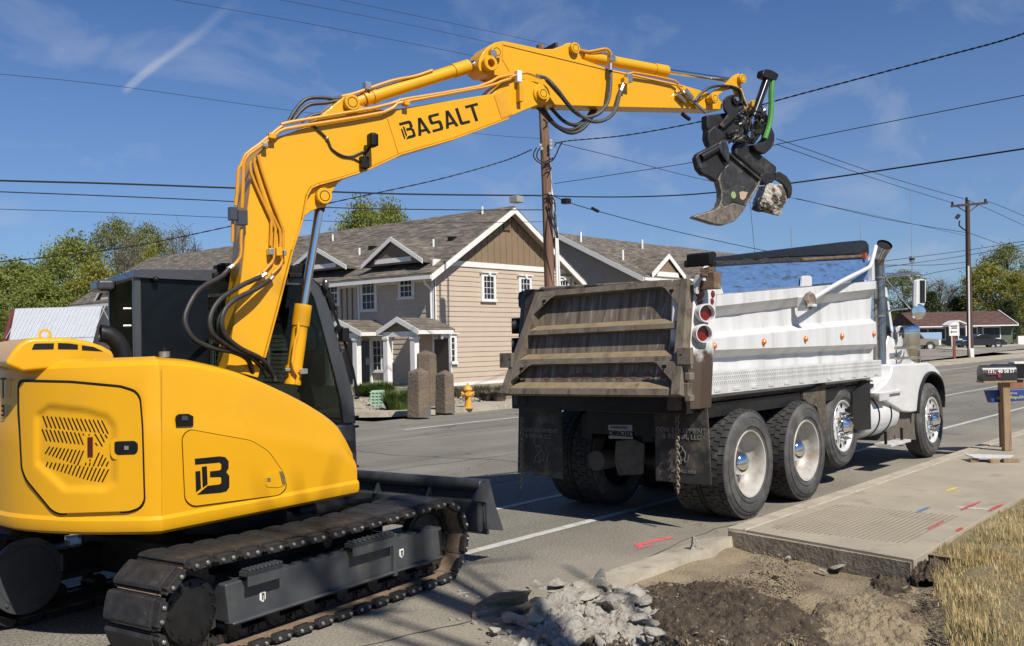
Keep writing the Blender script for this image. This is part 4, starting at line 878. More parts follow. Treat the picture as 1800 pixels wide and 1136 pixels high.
# --- coupler, rotator, ripper and grapple arm (one attachment)
def z5(p): return (1200+p[0]*.2464,120+p[1]*.2464)
def aplate(name,P,l0,l1,mat,parent,bevel=.006,rnd=0): return uplate(name,[z5(p) for p in P],l0,l1,mat,parent,bevel=bevel,rnd=rnd)
DBK=pm('dusty_black_steel',(.012,.012,.013),(.022,.021,.02),scale=9,rough=.5,spec=.4,c3=(.085,.075,.06),s3=7,t3=(.55,.78),bump=.2,bscale=60)
cp=aplate('tilt_coupler',[(175,335),(330,315),(400,330),(470,300),(500,270),(560,290),(600,345),(595,420),(560,480),(520,540),(420,525),(300,500),(250,560),(200,555),(180,500),(185,440),(175,420)],-.10,-.01,DBK,EX,.02)
b_=aplate('coupler_ear',[(300,225),(330,195),(370,185),(400,210),(412,250),(400,330),(290,430),(265,405),(325,330),(300,290)],-.16,-.13,DBK,cp,rnd=3); aplate('coupler_ear',[(300,225),(330,195),(370,185),(400,210),(412,250),(400,330),(290,430),(265,405),(325,330),(300,290)],.13,.16,DBK,cp,rnd=3)
c=ul(*z5((373,225)),-.165); MB(MU).cyl(c,c+V((0,-.02,0)),.05,20).build('pin_flange',BKM,b_); MB(MU).cyl(c+V((0,-.02,0)),c+V((0,-.035,0)),.022,6).build('pin_bolt',STEEL,b_)
aplate('rotator_housing',[(590,300),(622,390),(655,470),(655,520),(635,570),(585,615),(520,585),(560,530),(598,500),(605,470),(592,430),(560,380)],-.10,-.02,DBK,cp,.02,3)
aplate('lock_block',[(185,450),(228,412),(292,450),(295,500),(240,560),(200,572),(183,500)],-.18,-.11,DBK,cp,.015); aplate('lock_block',[(500,545),(600,520),(625,545),(580,612),(530,590)],-.18,-.10,DBK,cp,.012)
mb=MB(MU)
for k in range(26):
    q=z5((random.uniform(390,590),random.uniform(265,420))); c=ul(*q,-.13-random.uniform(0,.05)); d=V((random.uniform(-1,1),random.uniform(-.3,.3),random.uniform(-1,1))).normalized()*.045; mb.tube(spline([c-d,c+V((0,-.02,.02)),c+d],3),random.choice([.006,.009,.011]),6)
mb.build('hose_bundle',HOSE,cp)
mb=MB(MU)
for k in range(22):
    q=z5((random.choice([random.uniform(400,470),random.uniform(520,585)]),random.uniform(270,400))); c=ul(*q,-.16); d=V((random.uniform(-1,1),random.uniform(-.5,0),random.uniform(-1,1))).normalized()*.014; mb.cyl(c-d,c+d,.011,7)
mb.build('hose_unions',STEEL,cp)
mb=MB(MU); 
for k in range(12):
    q=z5((random.uniform(300,520),random.uniform(450,530))); c=ul(*q,-.14); d=V((random.uniform(-1,1),random.uniform(-.3,.3),random.uniform(-.5,.5))).normalized()*.06; mb.tube(spline([c-d,c+V((0,-.03,.0)),c+d],3),.012,6)
mb.build('hose_bundle',HOSE,cp)
gc=MB(MU).cyl(ul(*z5((608,60)),-.14),ul(*z5((505,345)),-.14),.041,20).build('grapple_cylinder',pm('glossy_black',(.01,.01,.011),rough=.18,coat=.5),cp)
MB(MU).cyl(ul(*z5((503,345)),-.14),ul(*z5((468,485)),-.14),.020,16).build('cylinder_rod',CHR,gc)
aplate('cylinder_head',[(572,40),(580,10),(605,5),(640,12),(688,42),(685,60),(672,88),(640,85),(575,60)],-.19,-.10,BKM,gc,.012)
pipe('green_hose_sleeve',[z5(p) for p in ((640,90),(636,120),(632,180),(632,260),(628,330),(618,400),(602,455),(585,505))],-.16,.028,pm('green_sleeve',(.06,.27,.04),(.045,.21,.035),scale=30,rough=.6,bump=.5,bscale=60),gc,4)
bk=aplate('attachment_bracket',[(95,640),(112,608),(180,572),(280,512),(330,540),(335,640),(318,700),(262,765),(245,812),(190,772),(150,762),(115,720)],-.26,-.19,DBK,cp,.02)
MB(MU).cyl(ul(*z5((130,640)),-.265),ul(*z5((270,560)),-.265),.035,16).build('bracket_tube',BKM,bk)
aplate('bracket_cheek',[(262,540),(285,508),(312,515),(330,570),(335,640),(320,672),(295,640),(270,595)],-.30,-.265,pm('scuffed_steel',(.12,.115,.11),(.03,.03,.03),scale=14,rough=.3,metal=.6),bk,.008,2)
aplate('bracket_cheek',[(95,640),(112,610),(122,640),(135,690),(150,715),(140,725),(115,700)],-.30,-.265,MT['scuffed_steel'],bk,.006,2)
SHK=pm('ripper_plate_steel',(.085,.08,.074),(.035,.034,.033),scale=8,rough=.42,metal=.4,c3=(.27,.23,.18),s3=9,t3=(.56,.72),bump=.2,bscale=40)
SHE=pm('ripper_edge_steel',(.27,.23,.185),(.16,.135,.11),scale=14,rough=.5,metal=.4,c3=(.09,.08,.07),s3=18,t3=(.5,.7),bump=.5,bscale=50)
rp_=aplate('ripper_shank',[(325,588),(372,640),(560,790),(547,838),(500,915),(455,985),(370,960),(300,985),(275,940),(277,880),(255,800),(268,745),(328,690)],-.22,-.17,SHK,cp,.012)
aplate('ripper_tip',[(455,985),(430,1030),(375,1092),(290,1122),(220,1110),(82,1066),(95,1050),(232,1010),(262,985),(275,940),(300,985),(370,960)],-.235,-.155,SHE,rp_,.012)
aplate('shank_rib',[(325,588),(372,628),(562,785),(556,800),(372,648),(322,605)],-.25,-.15,SHK,rp_,.006); aplate('shank_rib',[(562,785),(548,838),(500,915),(455,985),(448,978),(492,905),(538,832),(550,790)],-.24,-.16,SHE,rp_,.005)
aplate('shank_rib',[(268,745),(255,800),(277,880),(275,940),(262,985),(272,988),(288,940),(290,880),(270,800),(282,745),(330,695),(326,688)],-.235,-.165,SHE,rp_,.005)
# paint marks on the shank
mb=MB(MU); c=ul(*z5((362,905)),-.223)
mb.lathe([(.0,-.001),(.035,-.001)],c,(0,1,0),20); mb.build('green_sticker',pm('sticker_green',(.19,.42,.10),(.28,.42,.18),scale=30,rough=.6,c3=(.3,.27,.16),s3=25),rp_,smooth=0)
mb=MB(MU); mb.lathe([(.012,-.003),(.022,-.003)],c,(0,1,0),16); mb.build('green_sticker_ring',pm('sticker_tan',(.34,.33,.2),rough=.6),rp_,smooth=0)
aplate('tan_patch',[(405,885),(425,878),(465,885),(450,925),(430,942),(410,930)],-.2235,-.222,pm('tan_clay',(.42,.32,.21),rough=.8),rp_,0)
bmn=aplate('grapple_beam',[(378,560),(388,530),(430,518),(455,530),(600,640),(680,702),(674,740),(640,800),(555,770),(380,622)],-.12,-.04,DBK,cp,.03)
aplate('beam_bracket',[(560,760),(600,735),(650,740),(668,780),(640,825),(590,830),(560,800)],-.13,-.05,DBK,bmn,.015)
aplate('grapple_claw',[(668,745),(690,738),(740,768),(772,815),(783,860),(778,905),(766,930),(752,922),(750,870),(722,825),(690,800),(662,795)],-.04,.0,DBK,bmn,.008,2); aplate('grapple_claw',[(668,745),(690,738),(740,768),(772,815),(783,860),(778,905),(766,930),(752,922),(750,870),(722,825),(690,800),(662,795)],.06,.10,DBK,bmn,.008,2)
# the held lump of concrete: a thing of its own
def rock(name,c,rx,ry,rz,seed,mat,sub=4,amp=.28,fr=1.6,label=None,cat=None,group=None,facets=5):
    bm=bmesh.new(); bmesh.ops.create_icosphere(bm,subdivisions=sub,radius=1); rnd=random.Random(seed)
    pl=[(V((rnd.uniform(-1,1),rnd.uniform(-1,1),rnd.uniform(-1,1))).normalized(),rnd.uniform(.42,.78)) for _ in range(facets)]
    for v_ in bm.verts:
        p=v_.co.copy()
        for n_,d_ in pl:
            e=p.dot(n_)-d_
            if e>0: p-=n_*e
        q=p*fr+V((seed*3.1,seed,0)); p+=p.normalized()*(noise.noise(q)*amp+noise.noise(q*3.1)*amp*.5+noise.noise(q*9)*amp*.28)
        v_.co=V((p.x*rx,p.y*ry,p.z*rz))
    me=bpy.data.meshes.new(name); bm.to_mesh(me); bm.free(); me.materials.append(mat)
    me.polygons.foreach_set('use_smooth',[True]*len(me.polygons)); me.set_sharp_from_angle(angle=rad(24))
    o=bpy.data.objects.new(name,me); COL.objects.link(o); o.location=c; ROOT[o.name]=V(c); tag(o,label,cat,group); return o
DCON=pm('held_concrete',(.50,.47,.41),(.38,.35,.30),scale=8,rough=.9,bump=1.0,bscale=30,bdist=.03,c3=(.09,.07,.05),s3=3.0,t3=(.52,.57))
rc=onp(1200+.2464*592,120+.2464*936,MU@V((0,.02,0)),nU)
rock('concrete_lump',rc,.245,.18,.215,11,DCON,5,.14,1.9,'rough lump of broken concrete gripped in the grapple claw high above the truck bed','concrete')
# ------------------------------------------------------------------ the dump truck
TR=thing('dump_truck','white dump truck with dirty brown tailgate and ribbed bed parked along the kerb','dump truck',(11,5.4,0))
YN=4.38; YC=5.42; YF=2*YC-YN
def z3(p): return (1200+p[0]*.2778,400+p[1]*.2778)
# bed side, near: lofted profile between measured rear and front edges
prof=[((215,428),(1225,338),.03),((215,429),(1225,339),0),((210,500),(1225,388),0),((205,565),(1195,440),.105),((195,665),(1190,577),.105),((190,702),(1225,603),0),((180,778),(1230,738),0),((175,828),(1205,768),.105),((168,930),(1205,850),.105)]
def sidept(zp,dy):
    q=onY(*z3(zp),YN+dy); return q
rear=[sidept(a,d) for a,b,d in prof]; front=[sidept(b,d) for a,b,d in prof]
xr=min(p.x for p in rear); 
mb=MB()
NSEG=14
rows_=[]
for (a,b) in zip(rear,front):
    a=a.copy(); b=b.copy(); rows_.append([a+(b-a)*(k/NSEG) for k in range(NSEG+1)])
for r in rows_:
    for k,p in enumerate(r): p.y+=.006*math.sin(k*2.1)*(1 if 0<k<NSEG else 0)
I=[[mb.P(p) for p in r] for r in rows_]
for a,b in zip(I,I[1:]):
    for k in range(NSEG): mb.F((a[k],a[k+1],b[k+1],b[k]))
# return of thickness inside
J=[mb.P(p+V((0,.12,0))) for p in rows_[0]]; K=[mb.P(V((p.x,YN+.15,1.2))) for p in rows_[-1]]
for k in range(NSEG): mb.F((I[0][k],I[0][k+1],J[k+1],J[k])); mb.F((J[k],J[k+1],K[k+1],K[k]))
mb.F([r[-1] for r in I]+[K[-1],J[-1]]); mb.F([r[0] for r in I]+[K[0],J[0]])
bed=mb.build('bed_side',WHB,TR,bevel=.004,seg=1)
zf=front[0].z; zr=rear[0].z; xf=front[0].x
MB().prism([(xr,YF,1.2),(xf,YF,1.2),(xf,YF,zf),(xr,YF,zr)],(0,-.08,0)).build('bed_side',WHB,TR)
MB().box((xf-.08,YN+.16,1.2),(xf,YF-.082,zf+.25)).build('bed_front_wall',WHB,TR); MB().box((xr,YN+.16,1.16),(xf-.082,YF-.082,1.25)).build('bed_floor',RUSTB,TR)
# tread-plate skirt
def z3Y(p,y): return onY(*z3(p),y)
q=[z3Y((165,915),YN-.012),z3Y((1257,838),YN-.012),z3Y((1260,943),YN-.012),z3Y((157,1063),YN-.012)]
sk_=MB().prism(q,(0,.10,0)).build('tread_plate_skirt',ALU,TR,bevel=.004,seg=1)
mb=MB()
for i in range(110):
    for j in range(5):
        u=(i+.5*(j%2))/110; v_=.10+j*.105
        a=q[0]+(q[1]-q[0])*u; b=q[3]+(q[2]-q[3])*u; p=a+(b-a)*v_
        mb.box(p+V((-.011,-.004,-.012)),p+V((.011,.001,.012)),Matrix.Rotation(.5 if j%2 else -.5,3,'Y'))
mb.build('tread_pattern',ALU,sk_,smooth=0)
mb=MB()
for i in range(12):
    u=(i+.5)/12; a=q[0]+(q[1]-q[0])*u; b=q[3]+(q[2]-q[3])*u; p=a+(b-a)*.80; mb.box(p+V((-.06,-.008,-.02)),p+V((.06,.002,.012)))
mb.build('tie_slots',ALU,sk_,bevel=.003,seg=1)
MB().box((xr+.1,YN+.1,1.02),(xf,YN+.3,1.15)).build('bed_sill',BKM,TR)
for p in ((197,750),(512,725),(777,706),(1006,688),(1208,674)):
    c=z3Y(p,YN-.002); m=MB(); m.lathe([(0,-.028),(.020,-.024),(.032,-.010),(.036,0)],c,(0,1,0),14); m.build('marker_lamp',AMB,bed)
# blue sideboard, tab, posts
def yplate(name,P,y,th,mat,parent,bevel=.004): 
    return MB().prism([onY(*z3(p),y) for p in P],(0,th,0)).build(name,mat,parent,bevel=bevel,seg=1)
yplate('sideboard',[(212,250),(450,235),(1197,198),(1197,328),(820,362),(250,420),(212,395)],YN+.05,.04,BLUEB,TR)
yplate('board_post',[(170,260),(205,248),(212,262),(210,345),(190,350),(165,330)],YN+.03,.1,RUSTB,TR)
yplate('bed_tab',[(757,374),(762,315),(772,305),(808,305),(818,315),(818,370)],YN-.0,.03,WHB,bed)
yplate('bed_tab',[(215,360),(240,358),(262,422),(215,428)],YN-.0,.03,WHB,bed)
yplate('board_post',[(1197,205),(1213,180),(1217,335),(1200,338)],YN+.0,.06,WHB,TR)
# tarp housing and rolled tarp
th=yplate('tarp_housing',[(178,196),(1140,80),(1165,84),(1180,110),(1182,165),(1172,192),(1120,170),(600,192),(178,242)],YN+.12,.30,BKM,TR,.015)
yplate('tarp_housing_end',[(170,160),(205,152),(216,160),(216,192),(200,205),(175,240),(170,200)],YN+.02,.25,BK,th,.01)
mb=MB(); P=[]
rings=[]
for k in range(30):
    u=k/29; p=(200+u*950,238-u*48+4*math.sin(k*1.7)); c=onY(*z3(p),YN+.10); r=.028*(1+.5*noise.noise(V((k*.6,0,0))))
    rings.append([c+V((0,math.cos(a*math.pi/4)*r,math.sin(a*math.pi/4)*r*1.4)) for a in range(8)])
mb.loft(rings); mb.build('rolled_tarp',pm('black_tarp',(.012,.012,.012),(.03,.03,.03),scale=30,rough=.5,bump=1,bscale=25,bdist=.03),th)
MB().tube([onY(*z3((750,205)),YN+.06),onY(*z3((1130,183)),YN+.06)],.02,8).build('tarp_pipe',RUSTB,th); a=onY(*z3((1147,178)),YN+.04); MB().box(a-V((.04,.03,.04)),a+V((.04,.03,.03))).build('pipe_clamp',pm('red_painted_clamp',(.35,.06,.03),rough=.6),th)
hb=onY(*z3((805,462)),YN-.10)
mb=MB(); P=[hb,onY(*z3((990,350)),YN-.09),onY(*z3((1150,268)),YN-.06),onY(*z3((1185,245)),YN-.04),onY(*z3((1200,205)),YN),onY(*z3((1222,120)),YN+.05)]; mb.tube(spline(P,4),.026,12); arm_=mb.build('tarp_arm',WH,TR)
MB().lathe([(0,-.03),(.085,-.02),(.1,0),(.085,.02),(0,.03)],hb,(.3,1,0),8).build('arm_hub',pm('corroded_hub',(.30,.22,.16),(.12,.08,.055),scale=12,rough=.5,metal=.3,c3=(.45,.42,.4),s3=8,t3=(.5,.6)),arm_,smooth=0)
a=onY(*z3((745,470)),YN); MB().box(a+V((-.04,-.1,-.10)),a+V((.05,.02,.05))).box(a+V((-.05,-.16,-.06)),a+V((.06,-.02,-.03))).build('arm_bracket',WHB,arm_,bevel=.005)
# rear corner post with lights
px0=7.60
def post(y0,s,nm):
    A_=[(px0+.10,y0+.24*s),(px0-.0,y0+.17*s),(px0+.02,y0+.10*s),(px0+.23,y0-.035*s),(8.04,y0-.035*s),(8.04,y0+.15*s)]
    r1=[(x-.12,y,1.13) for x,y in A_]; r2=[(x-.10,y,1.3) for x,y in A_]; r3=[(x+.03,y,2.20) for x,y in A_]; r4=[(x+.05,y+.03*s,2.31) for x,y in A_]
    return MB().loft([r1,r2,r3,r4]).build(nm,pm('post_white_rusty',(.70,.70,.68),(.5,.48,.44),scale=2,rough=.5,c3=(.06,.037,.022),s3=2.2,t3=(.40,.55)) if 'post_white_rusty' not in MT else MT['post_white_rusty'],TR,bevel=.012)
m_=None
ps=post(YN,1,'corner_post')
# paint the rust only low on the post
t=MT['post_white_rusty'].node_tree; 
mixs=[n for n in t.nodes if n.type=='MIX_RGB']; last=mixs[-1]; co=t.nodes.new('ShaderNodeTexCoord'); sp=t.nodes.new('ShaderNodeSeparateXYZ'); t.links.new(co.outputs['Object'],sp.inputs[0])
mr=t.nodes.new('ShaderNodeMapRange'); mr.inputs[1].default_value=1.85; mr.inputs[2].default_value=1.45; t.links.new(sp.outputs[2],mr.inputs[0]); old=last.inputs[0].links[0].from_socket
ad=t.nodes.new('ShaderNodeMath'); ad.operation='MULTIPLY_ADD'; ad.inputs[1].default_value=2.4; t.links.new(mr.outputs[0],ad.inputs[0]); sb=t.nodes.new('ShaderNodeMath'); sb.operation='SUBTRACT'; sb.inputs[1].default_value=.95; t.links.new(old,sb.inputs[0]); t.links.new(sb.outputs[0],ad.inputs[2]); ad.use_clamp=True; t.links.new(ad.outputs[0],last.inputs[0])
fp_=post(YF,-1,'corner_post'); fp_.data.materials[0]=BKM  # far post's shade painted in: black instead of the white
ax=V((-.55,-.84,-.04)).normalized()
def onpost(p): # onto the slanted chamfer
    a=V((px0+.05,YN+.085,0)); b=V((px0+.255,YN-.04,0)); n=V(((b-a).y,-(b-a).x,0)); return onp(1180+p[0]*.2288,460+p[1]*.2288,a,n)
for p,r in (((222,250),.042),((217,305),.031)):
    c=onpost(p); MB().lathe([(0,.012),(r*.85,.010),(r,0)],c+ax*.003,ax,20).build('small_tail_lamp',RED,ps)
for p,r in (((318,250),.036),((312,306),.030)):
    c=onY(1180+p[0]*.2288,460+p[1]*.2288,YN-.035); MB().lathe([(0,.014),(r*.8,.010),(r,0)],c,(0,-1,0),20).build('side_tail_lamp',RED,ps)
for p in ((240,395),(218,552)):
    c=onpost(p)+ax*.03; h=MB().lathe([(.088,-.03),(.086,.05),(.082,.062),(.074,.062),(.070,.01)],c,ax,32).build('lamp_housing',WH,ps); MB().lathe([(0,.012),(.068,.010),(.071,.0)],c,ax,28).build('tail_lamp_lens',RED,h)
for py in (573,608):
    c=onX(908,py,7.72); c.y=min(c.y,YF+.12); a2=V((-.6,.75,0)).normalized(); h=MB().lathe([(.084,-.09),(.082,.05),(.074,.05),(.070,.01)],c,a2,28).build('lamp_housing',BKM,TR); MB().lathe([(0,.022),(.068,.008)],c,a2,24).build('tail_lamp_lens',RED,h)
# latch hardware on the post
def onr(px,py,x): return onX(px,py,x)
mb=MB(); 
for (a,b,w,h) in ((1208,640,.035,.05),(1212,662,.03,.035),(1205,685,.05,.06),(1212,700,.03,.03)):
    c=onr(a,b,7.50); mb.box(c-V((.04,w,h)),c+V((.04,w,h)))
mb.build('tailgate_latch',RUST,ps,bevel=.01)
yplate_p=[(165,150),(185,105),(245,90),(248,150),(215,135),(200,170),(190,250),(172,235)]
MB().prism([onX(1180+p[0]*.2288,460+p[1]*.2288,7.66) for p in yplate_p],(.05,0,0)).build('hinge_arm',WHB,ps,bevel=.006)
c=onX(1180+280*.2288,460+110*.2288,7.75); MB().cyl(c,c+V((-.12,0,0)),.02,10).box(c+V((-.03,-.08,-.12)),c+V((.10,.1,.03))).build('hinge_pin',RUSTB,ps,bevel=.006)
# tailgate: a leaning ribbed panel
TL,TRr=onX(948,517,7.72),onX(1216,493,7.72); BL,BRr=onX(885,694,7.45),onX(1202,697,7.45)
dn=((TRr-BRr).cross(BL-BRr)).normalized(); dn=dn if dn.x<0 else -dn
def TGp(u,v,d=0): # u: 0 right..1 left, v: 0 bottom..1 top
    a=BRr+(BL-BRr)*u; b=TRr+(TL-TRr)*u; return a+(b-a)*v+dn*d
tg=MB(); 
tg.prism([TGp(0,0,-.03),TGp(1,0,-.03),TGp(1,1,-.03),TGp(0,1,-.03)],dn*-.02); gate=tg.build('tailgate',PANEL,TR)
def gbar(u0,v0,u1,v1,d0,d1,nm,mat,bev=.004):
    P=[TGp(u0,v0,d0),TGp(u1,v0,d0),TGp(u1,v1,d0),TGp(u0,v1,d0)]; return MB().prism(P,dn*(d1-d0)).build(nm,mat,gate,bevel=bev,seg=1)
gbar(0,0,.045,1,-.03,.07,'gate_frame_post',RUST); gbar(.955,0,1,1,-.03,.07,'gate_frame_post',RUST); gbar(.045,.945,.955,1,-.03,.068,'gate_frame_top',RUST); 
for v0,v1,v2 in ((.0,.055,.125),(.285,.335,.40),(.575,.62,.68)):
    # rib: vertical face, sloping ledge above it, closed below
    mb=MB(); A0=[(.045,v0,-.03),(.045,v0,.048),(.045,v1,.048),(.06,v2,-.02)]; A1=[(.955,v0,-.03),(.955,v0,.048),(.955,v1,.048),(.94,v2,-.02)]
    mb.face([TGp(*A0[0]),TGp(*A0[1]),TGp(*A1[1]),TGp(*A1[0])]).face([TGp(*A0[1]),TGp(*A0[2]),TGp(*A1[2]),TGp(*A1[1])]); mb.build('gate_rib',RUST,gate,smooth=0)
    MB().face([TGp(*A0[2]),TGp(*A0[3]),TGp(*A1[3]),TGp(*A1[2])]).build('rib_ledge',LEDGE,gate,smooth=0)
# corner gussets with key slots
def gus(u,v,su,sv):
    P=[(u,v),(u+su*.11,v),(u+su*.085,v-sv*.02),(u+su*.012,v-sv*.15),(u,v-sv*.17)]
    if sv<0: pass
    g_=MB().prism([TGp(a,b,.056) for a,b in P],dn*.012).build('corner_gusset',RUST,gate,bevel=.003,seg=1)
    c=(u+su*.045,v-sv*.045)
    MB().prism([TGp(c[0]-.012,c[1]-.012,.0695),TGp(c[0]+.012,c[1]-.012,.0695),TGp(c[0]+.012,c[1]+.014,.0695),TGp(c[0]-.012,c[1]+.014,.0695)],dn*.001).prism([TGp(c[0]-.004,c[1]-.035,.0695),TGp(c[0]+.004,c[1]-.035,.0695),TGp(c[0]+.004,c[1]-.012,.0695),TGp(c[0]-.004,c[1]-.012,.0695)],dn*.001).build('key_slot',BK,g_,smooth=0)
gus(.045,.945,1,1); gus(.955,.945,-1,1); gus(.045,.285,1,1); gus(.955,.285,-1,1)
for u in (.0,1.0):
    s=1 if u else -1
    c=TGp(u,.335,.03); MB().box(c+V((-.07,-.10 if u==0 else -.03,-.075)),c+V((-.02,.04 if u==0 else .13,.075))).build('latch_lug',RUST,gate,bevel=.005)
    c=TGp(u,.345,.09); MB().cyl(c,c+dn*.012,.022,12).build('lug_bolt',BK,gate)
# dried red clay over the lowest recess
mb=MB()
for k in range(9):
    u=.10+.085*k+random.uniform(-.02,.02); w=random.uniform(.02,.045); P=[TGp(u+w*math.cos(a*.7)*(1+.3*random.random()),.185+.022*math.sin(a*.7)*(1+.6*random.random()),-.027) for a in range(9)]; mb.face(P)
mb.build('red_clay_residue',pm('red_clay',(.17,.075,.055),(.13,.09,.07),scale=40,rough=.85,ramp=(.45,.55)),gate,smooth=0)
P=[onX(947,508,7.86),onX(1217,491,7.86)]; mb=MB(); mb.prism([P[0]+V((0,0,.02)),P[1]+V((0,0,.01)),P[1]+V((0,0,-.09)),P[0]+V((0,0,-.09))],(.08,0,0)); mb.build('gate_top_beam',pm('mottled_beam',(.17,.135,.10),(.10,.08,.06),scale=9,rough=.7,c3=(.02,.017,.015),s3=4,t3=(.5,.56),bump=.3,bscale=50),TR,bevel=.02)
c=onX(927,522,7.95); MB().box(c-V((.05,.10,.12)),c+V((.2,.10,.06))).build('tarp_end_box',BKM,TR,bevel=.03)
# under the tailgate: sill, flaps, plate, hitch, chains
MB().box((7.56,YN+.02,1.09),(7.9,YF-.02,1.29)).build('rear_sill',BKM,TR,bevel=.01)
def flap(px,nm):
    P=[onX(a,b,7.80) for a,b in px]; return MB().prism(P,(.015,0,0)).build(nm,FLAP,TR,smooth=0)
f1=flap([(912,716),(986,716),(990,842),(938,836),(936,828),(910,832)],'mudflap'); f2=flap([(1150,718),(1243,718),(1250,853),(1153,845)],'mudflap')
GT=pm('raised_flap_lettering',(.17,.165,.155),rough=.7)
def flaptext(body,px,py,size,par,mat=GT,x=7.795,bold=.0):
    c=onX(px,py,x); return textmesh(body,size,basis((0,-1,0),(0,0,1),(-1,0,0),c),'lettering',mat,par,ext=.0012,bold=bold)
flaptext('OSW EQUIPMENT',949,757,.058,f1,bold=.001); flaptext('& REPAIR LLC',946,767,.058,f1,bold=.001); flaptext('OSW EQUIPMENT',1196,757,.066,f2,bold=.001); flaptext('& REPAIR, LLC',1198,768,.066,f2,bold=.001)
for f_,cx in ((f1,948),(f2,1196)):
    mb=MB()
    for P in ([(-6,14),(-9,22),(-4,28),(3,30),(2,38),(-4,44),(-8,52),(0,56),(6,50)],[(4,34),(9,42),(7,54),(12,56),(15,44)],[(-6,46),(-9,58)],[(0,46),(1,60)]): mb.tube(spline([onX(cx+a,756+b,7.792) for a,b in P],3),.005,4)
    mb.build('embossed_emblem',GT,f_)
flaptext('(509) 452-5858',1200,829,.045,f2); 
P=[onX(a,b,7.9) for a,b in ((1069,747),(1111,747),(1112,772),(1070,771))]; lp=MB().prism(P,(.004,0,0)).build('licence_plate',pm('plate_grey',(.30,.30,.31),(.24,.24,.25),scale=9,rough=.6),TR,smooth=0)
flaptext('D80635D',1091,763,.074,lp,BK,7.896,.002); flaptext('WASHINGTON',1088,752,.028,lp,BK,7.896)
MB().box((7.905,4.9,.84),(7.93,5.75,1.09)).box((7.95,5.0,.78),(15.0,5.12,1.02)).box((7.95,5.72,.78),(15.0,5.84,1.02)).build('chassis_frame',BKM,TR)
MB().prism([onX(a,b,7.95) for a,b in ((1082,775),(1113,772),(1130,780),(1128,834),(1086,836),(1080,810))],(.04,0,0)).build('hitch_plate',pm('dirty_hitch',(.10,.085,.065),(.05,.045,.04),scale=12,rough=.7),TR,bevel=.006)
for px,py,n in ((917,735,15),(1190,726,17)):
    a=onX(px,py,7.74); b=onX(px+(0 if n==15 else 2),858 if n==15 else 866,7.74); mb=MB(); nn=20
    for k in range(nn):
        c=a+(b-a)*((k+.5)/nn); h=(b-a).length/nn*.72; w=.018; P=[]
        for j in range(10):
            an=2*math.pi*j/10; off=V((0,math.cos(an)*w,0)) if k%2==0 else V((math.cos(an)*w,math.cos(an)*w*.35,0)); P.append(c+off+V((0,0,math.sin(an)*h)))
        mb.tube(P+[P[0]],.0058,5)
    mb.build('safety_chain',pm('chain_rusty_steel',(.30,.26,.21),(.16,.12,.09),scale=30,rough=.6,metal=.4) if 'chain_rusty_steel' not in MT else MT['chain_rusty_steel'],TR)
# wheels
TP=[(.325,.03),(.335,.008),(.36,.0),(.40,-.006),(.45,-.004),(.485,.006),(.505,.022),(.518,.045)]
def tyre(x,y,z,parent,s=1,lug=True,R=1.0,nm='tyre'):
    pr_=[(r*R,h) for r,h in TP]
    if lug: pr_+=[(.512*R,.05),(.512*R,.235)]
    else:
        for k in range(5): h=.05+k*.037; pr_+=[(.527*R,h),(.529*R,h+.026),(.515*R,h+.029),(.515*R,h+.034)]
    pr_+=[(.518*R,.24),(.505*R,.262),(.485*R,.278),(.40*R,.288),(.335*R,.28),(.325*R,.26)]
    mb=MB(); mb.lathe(pr_,(x,y,z),(0,s,0),56); 
    for k in (.365,.375,.455): mb.lathe([(k*R,-.0075),(k*R+.004,-.0085),(k*R+.008,-.0055)],(x,y,z),(0,s,0),56)
    ty=mb.build(nm,[TYS],parent)
    if lug:
        mb=MB(); n=38
        for k in range(n):
            for c,(h0,h1,tw) in enumerate(((.022,.083,.10),(.089,.142,-.45),(.147,.200,.45),(.206,.268,-.10))):
                an=2*math.pi*(k+(c%2)*.5+(.15 if c>1 else 0))/n; da=2*math.pi/n*.43; pts=[]
                for rr in (.508,.5345 if c in (1,2) else .531):
                    for (aa,hh) in ((-da,h0),(da,h0),(da,h1),(-da,h1)):
                        A2=an+aa+tw*(hh-(h0+h1)/2); pts.append(V((x+rr*R*math.cos(A2),y+s*hh,z+rr*R*math.sin(A2))))
                i=[mb.P(p) for p in pts]
                for q_ in ((0,1,2,3),(4,5,6,7),(0,1,5,4),(1,2,6,5),(2,3,7,6),(3,0,4,7)): mb.F([i[w] for w in q_])
        mb.build('tread_blocks',TYR,ty,smooth=0)
    return ty
def wheel_dual(x,z,near=True):
    s=1 if near else -1; y=(YN-.02) if near else (YF+.02)
    t1=tyre(x,y,z,TR,s); t2=tyre(x,y+s*.31,z,TR,s)
    mb=MB(); mb.lathe([(.332,.012),(.325,.0),(.312,.004),(.305,.02),(.295,.05),(.285,.10),(.262,.15),(.235,.175),(.16,.18),(.12,.17),(.12,.185)],(x,y,z),(0,s,0),48); rm=mb.build('rim',RIM,t1)
    mb=MB(); mb.lathe([(.12,.17),(.115,.10),(.10,.075),(.07,.055),(.03,.045),(.0,.042)],(x,y,z),(0,s,0),24); mb.build('hub_cap',CHR,rm)
    mb=MB(); mb.lathe([(.13,.172),(.16,.172)],(x,y,z),(0,s,0),24)
    for k in range(10): an=2*math.pi*k/10; c=V((x+.145*math.cos(an),y+s*.175,z+.145*math.sin(an))); mb.cyl(c,c-V((0,s*.03,0)),.014,6)
    mb.build('wheel_nuts',STEEL,rm)
    MB().lathe([(0,.30),(.10,.30),(.10,.62),(.12,.62),(.12,.66)],(x,y,z),(0,s,0),16).build('axle_end',BKM,t2)
hubs=[onY(1312,819,YN+.02),onY(1412,797,YN+.02)]
x1_,x2_=hubs[0].x+.02,hubs[0].x+1.34
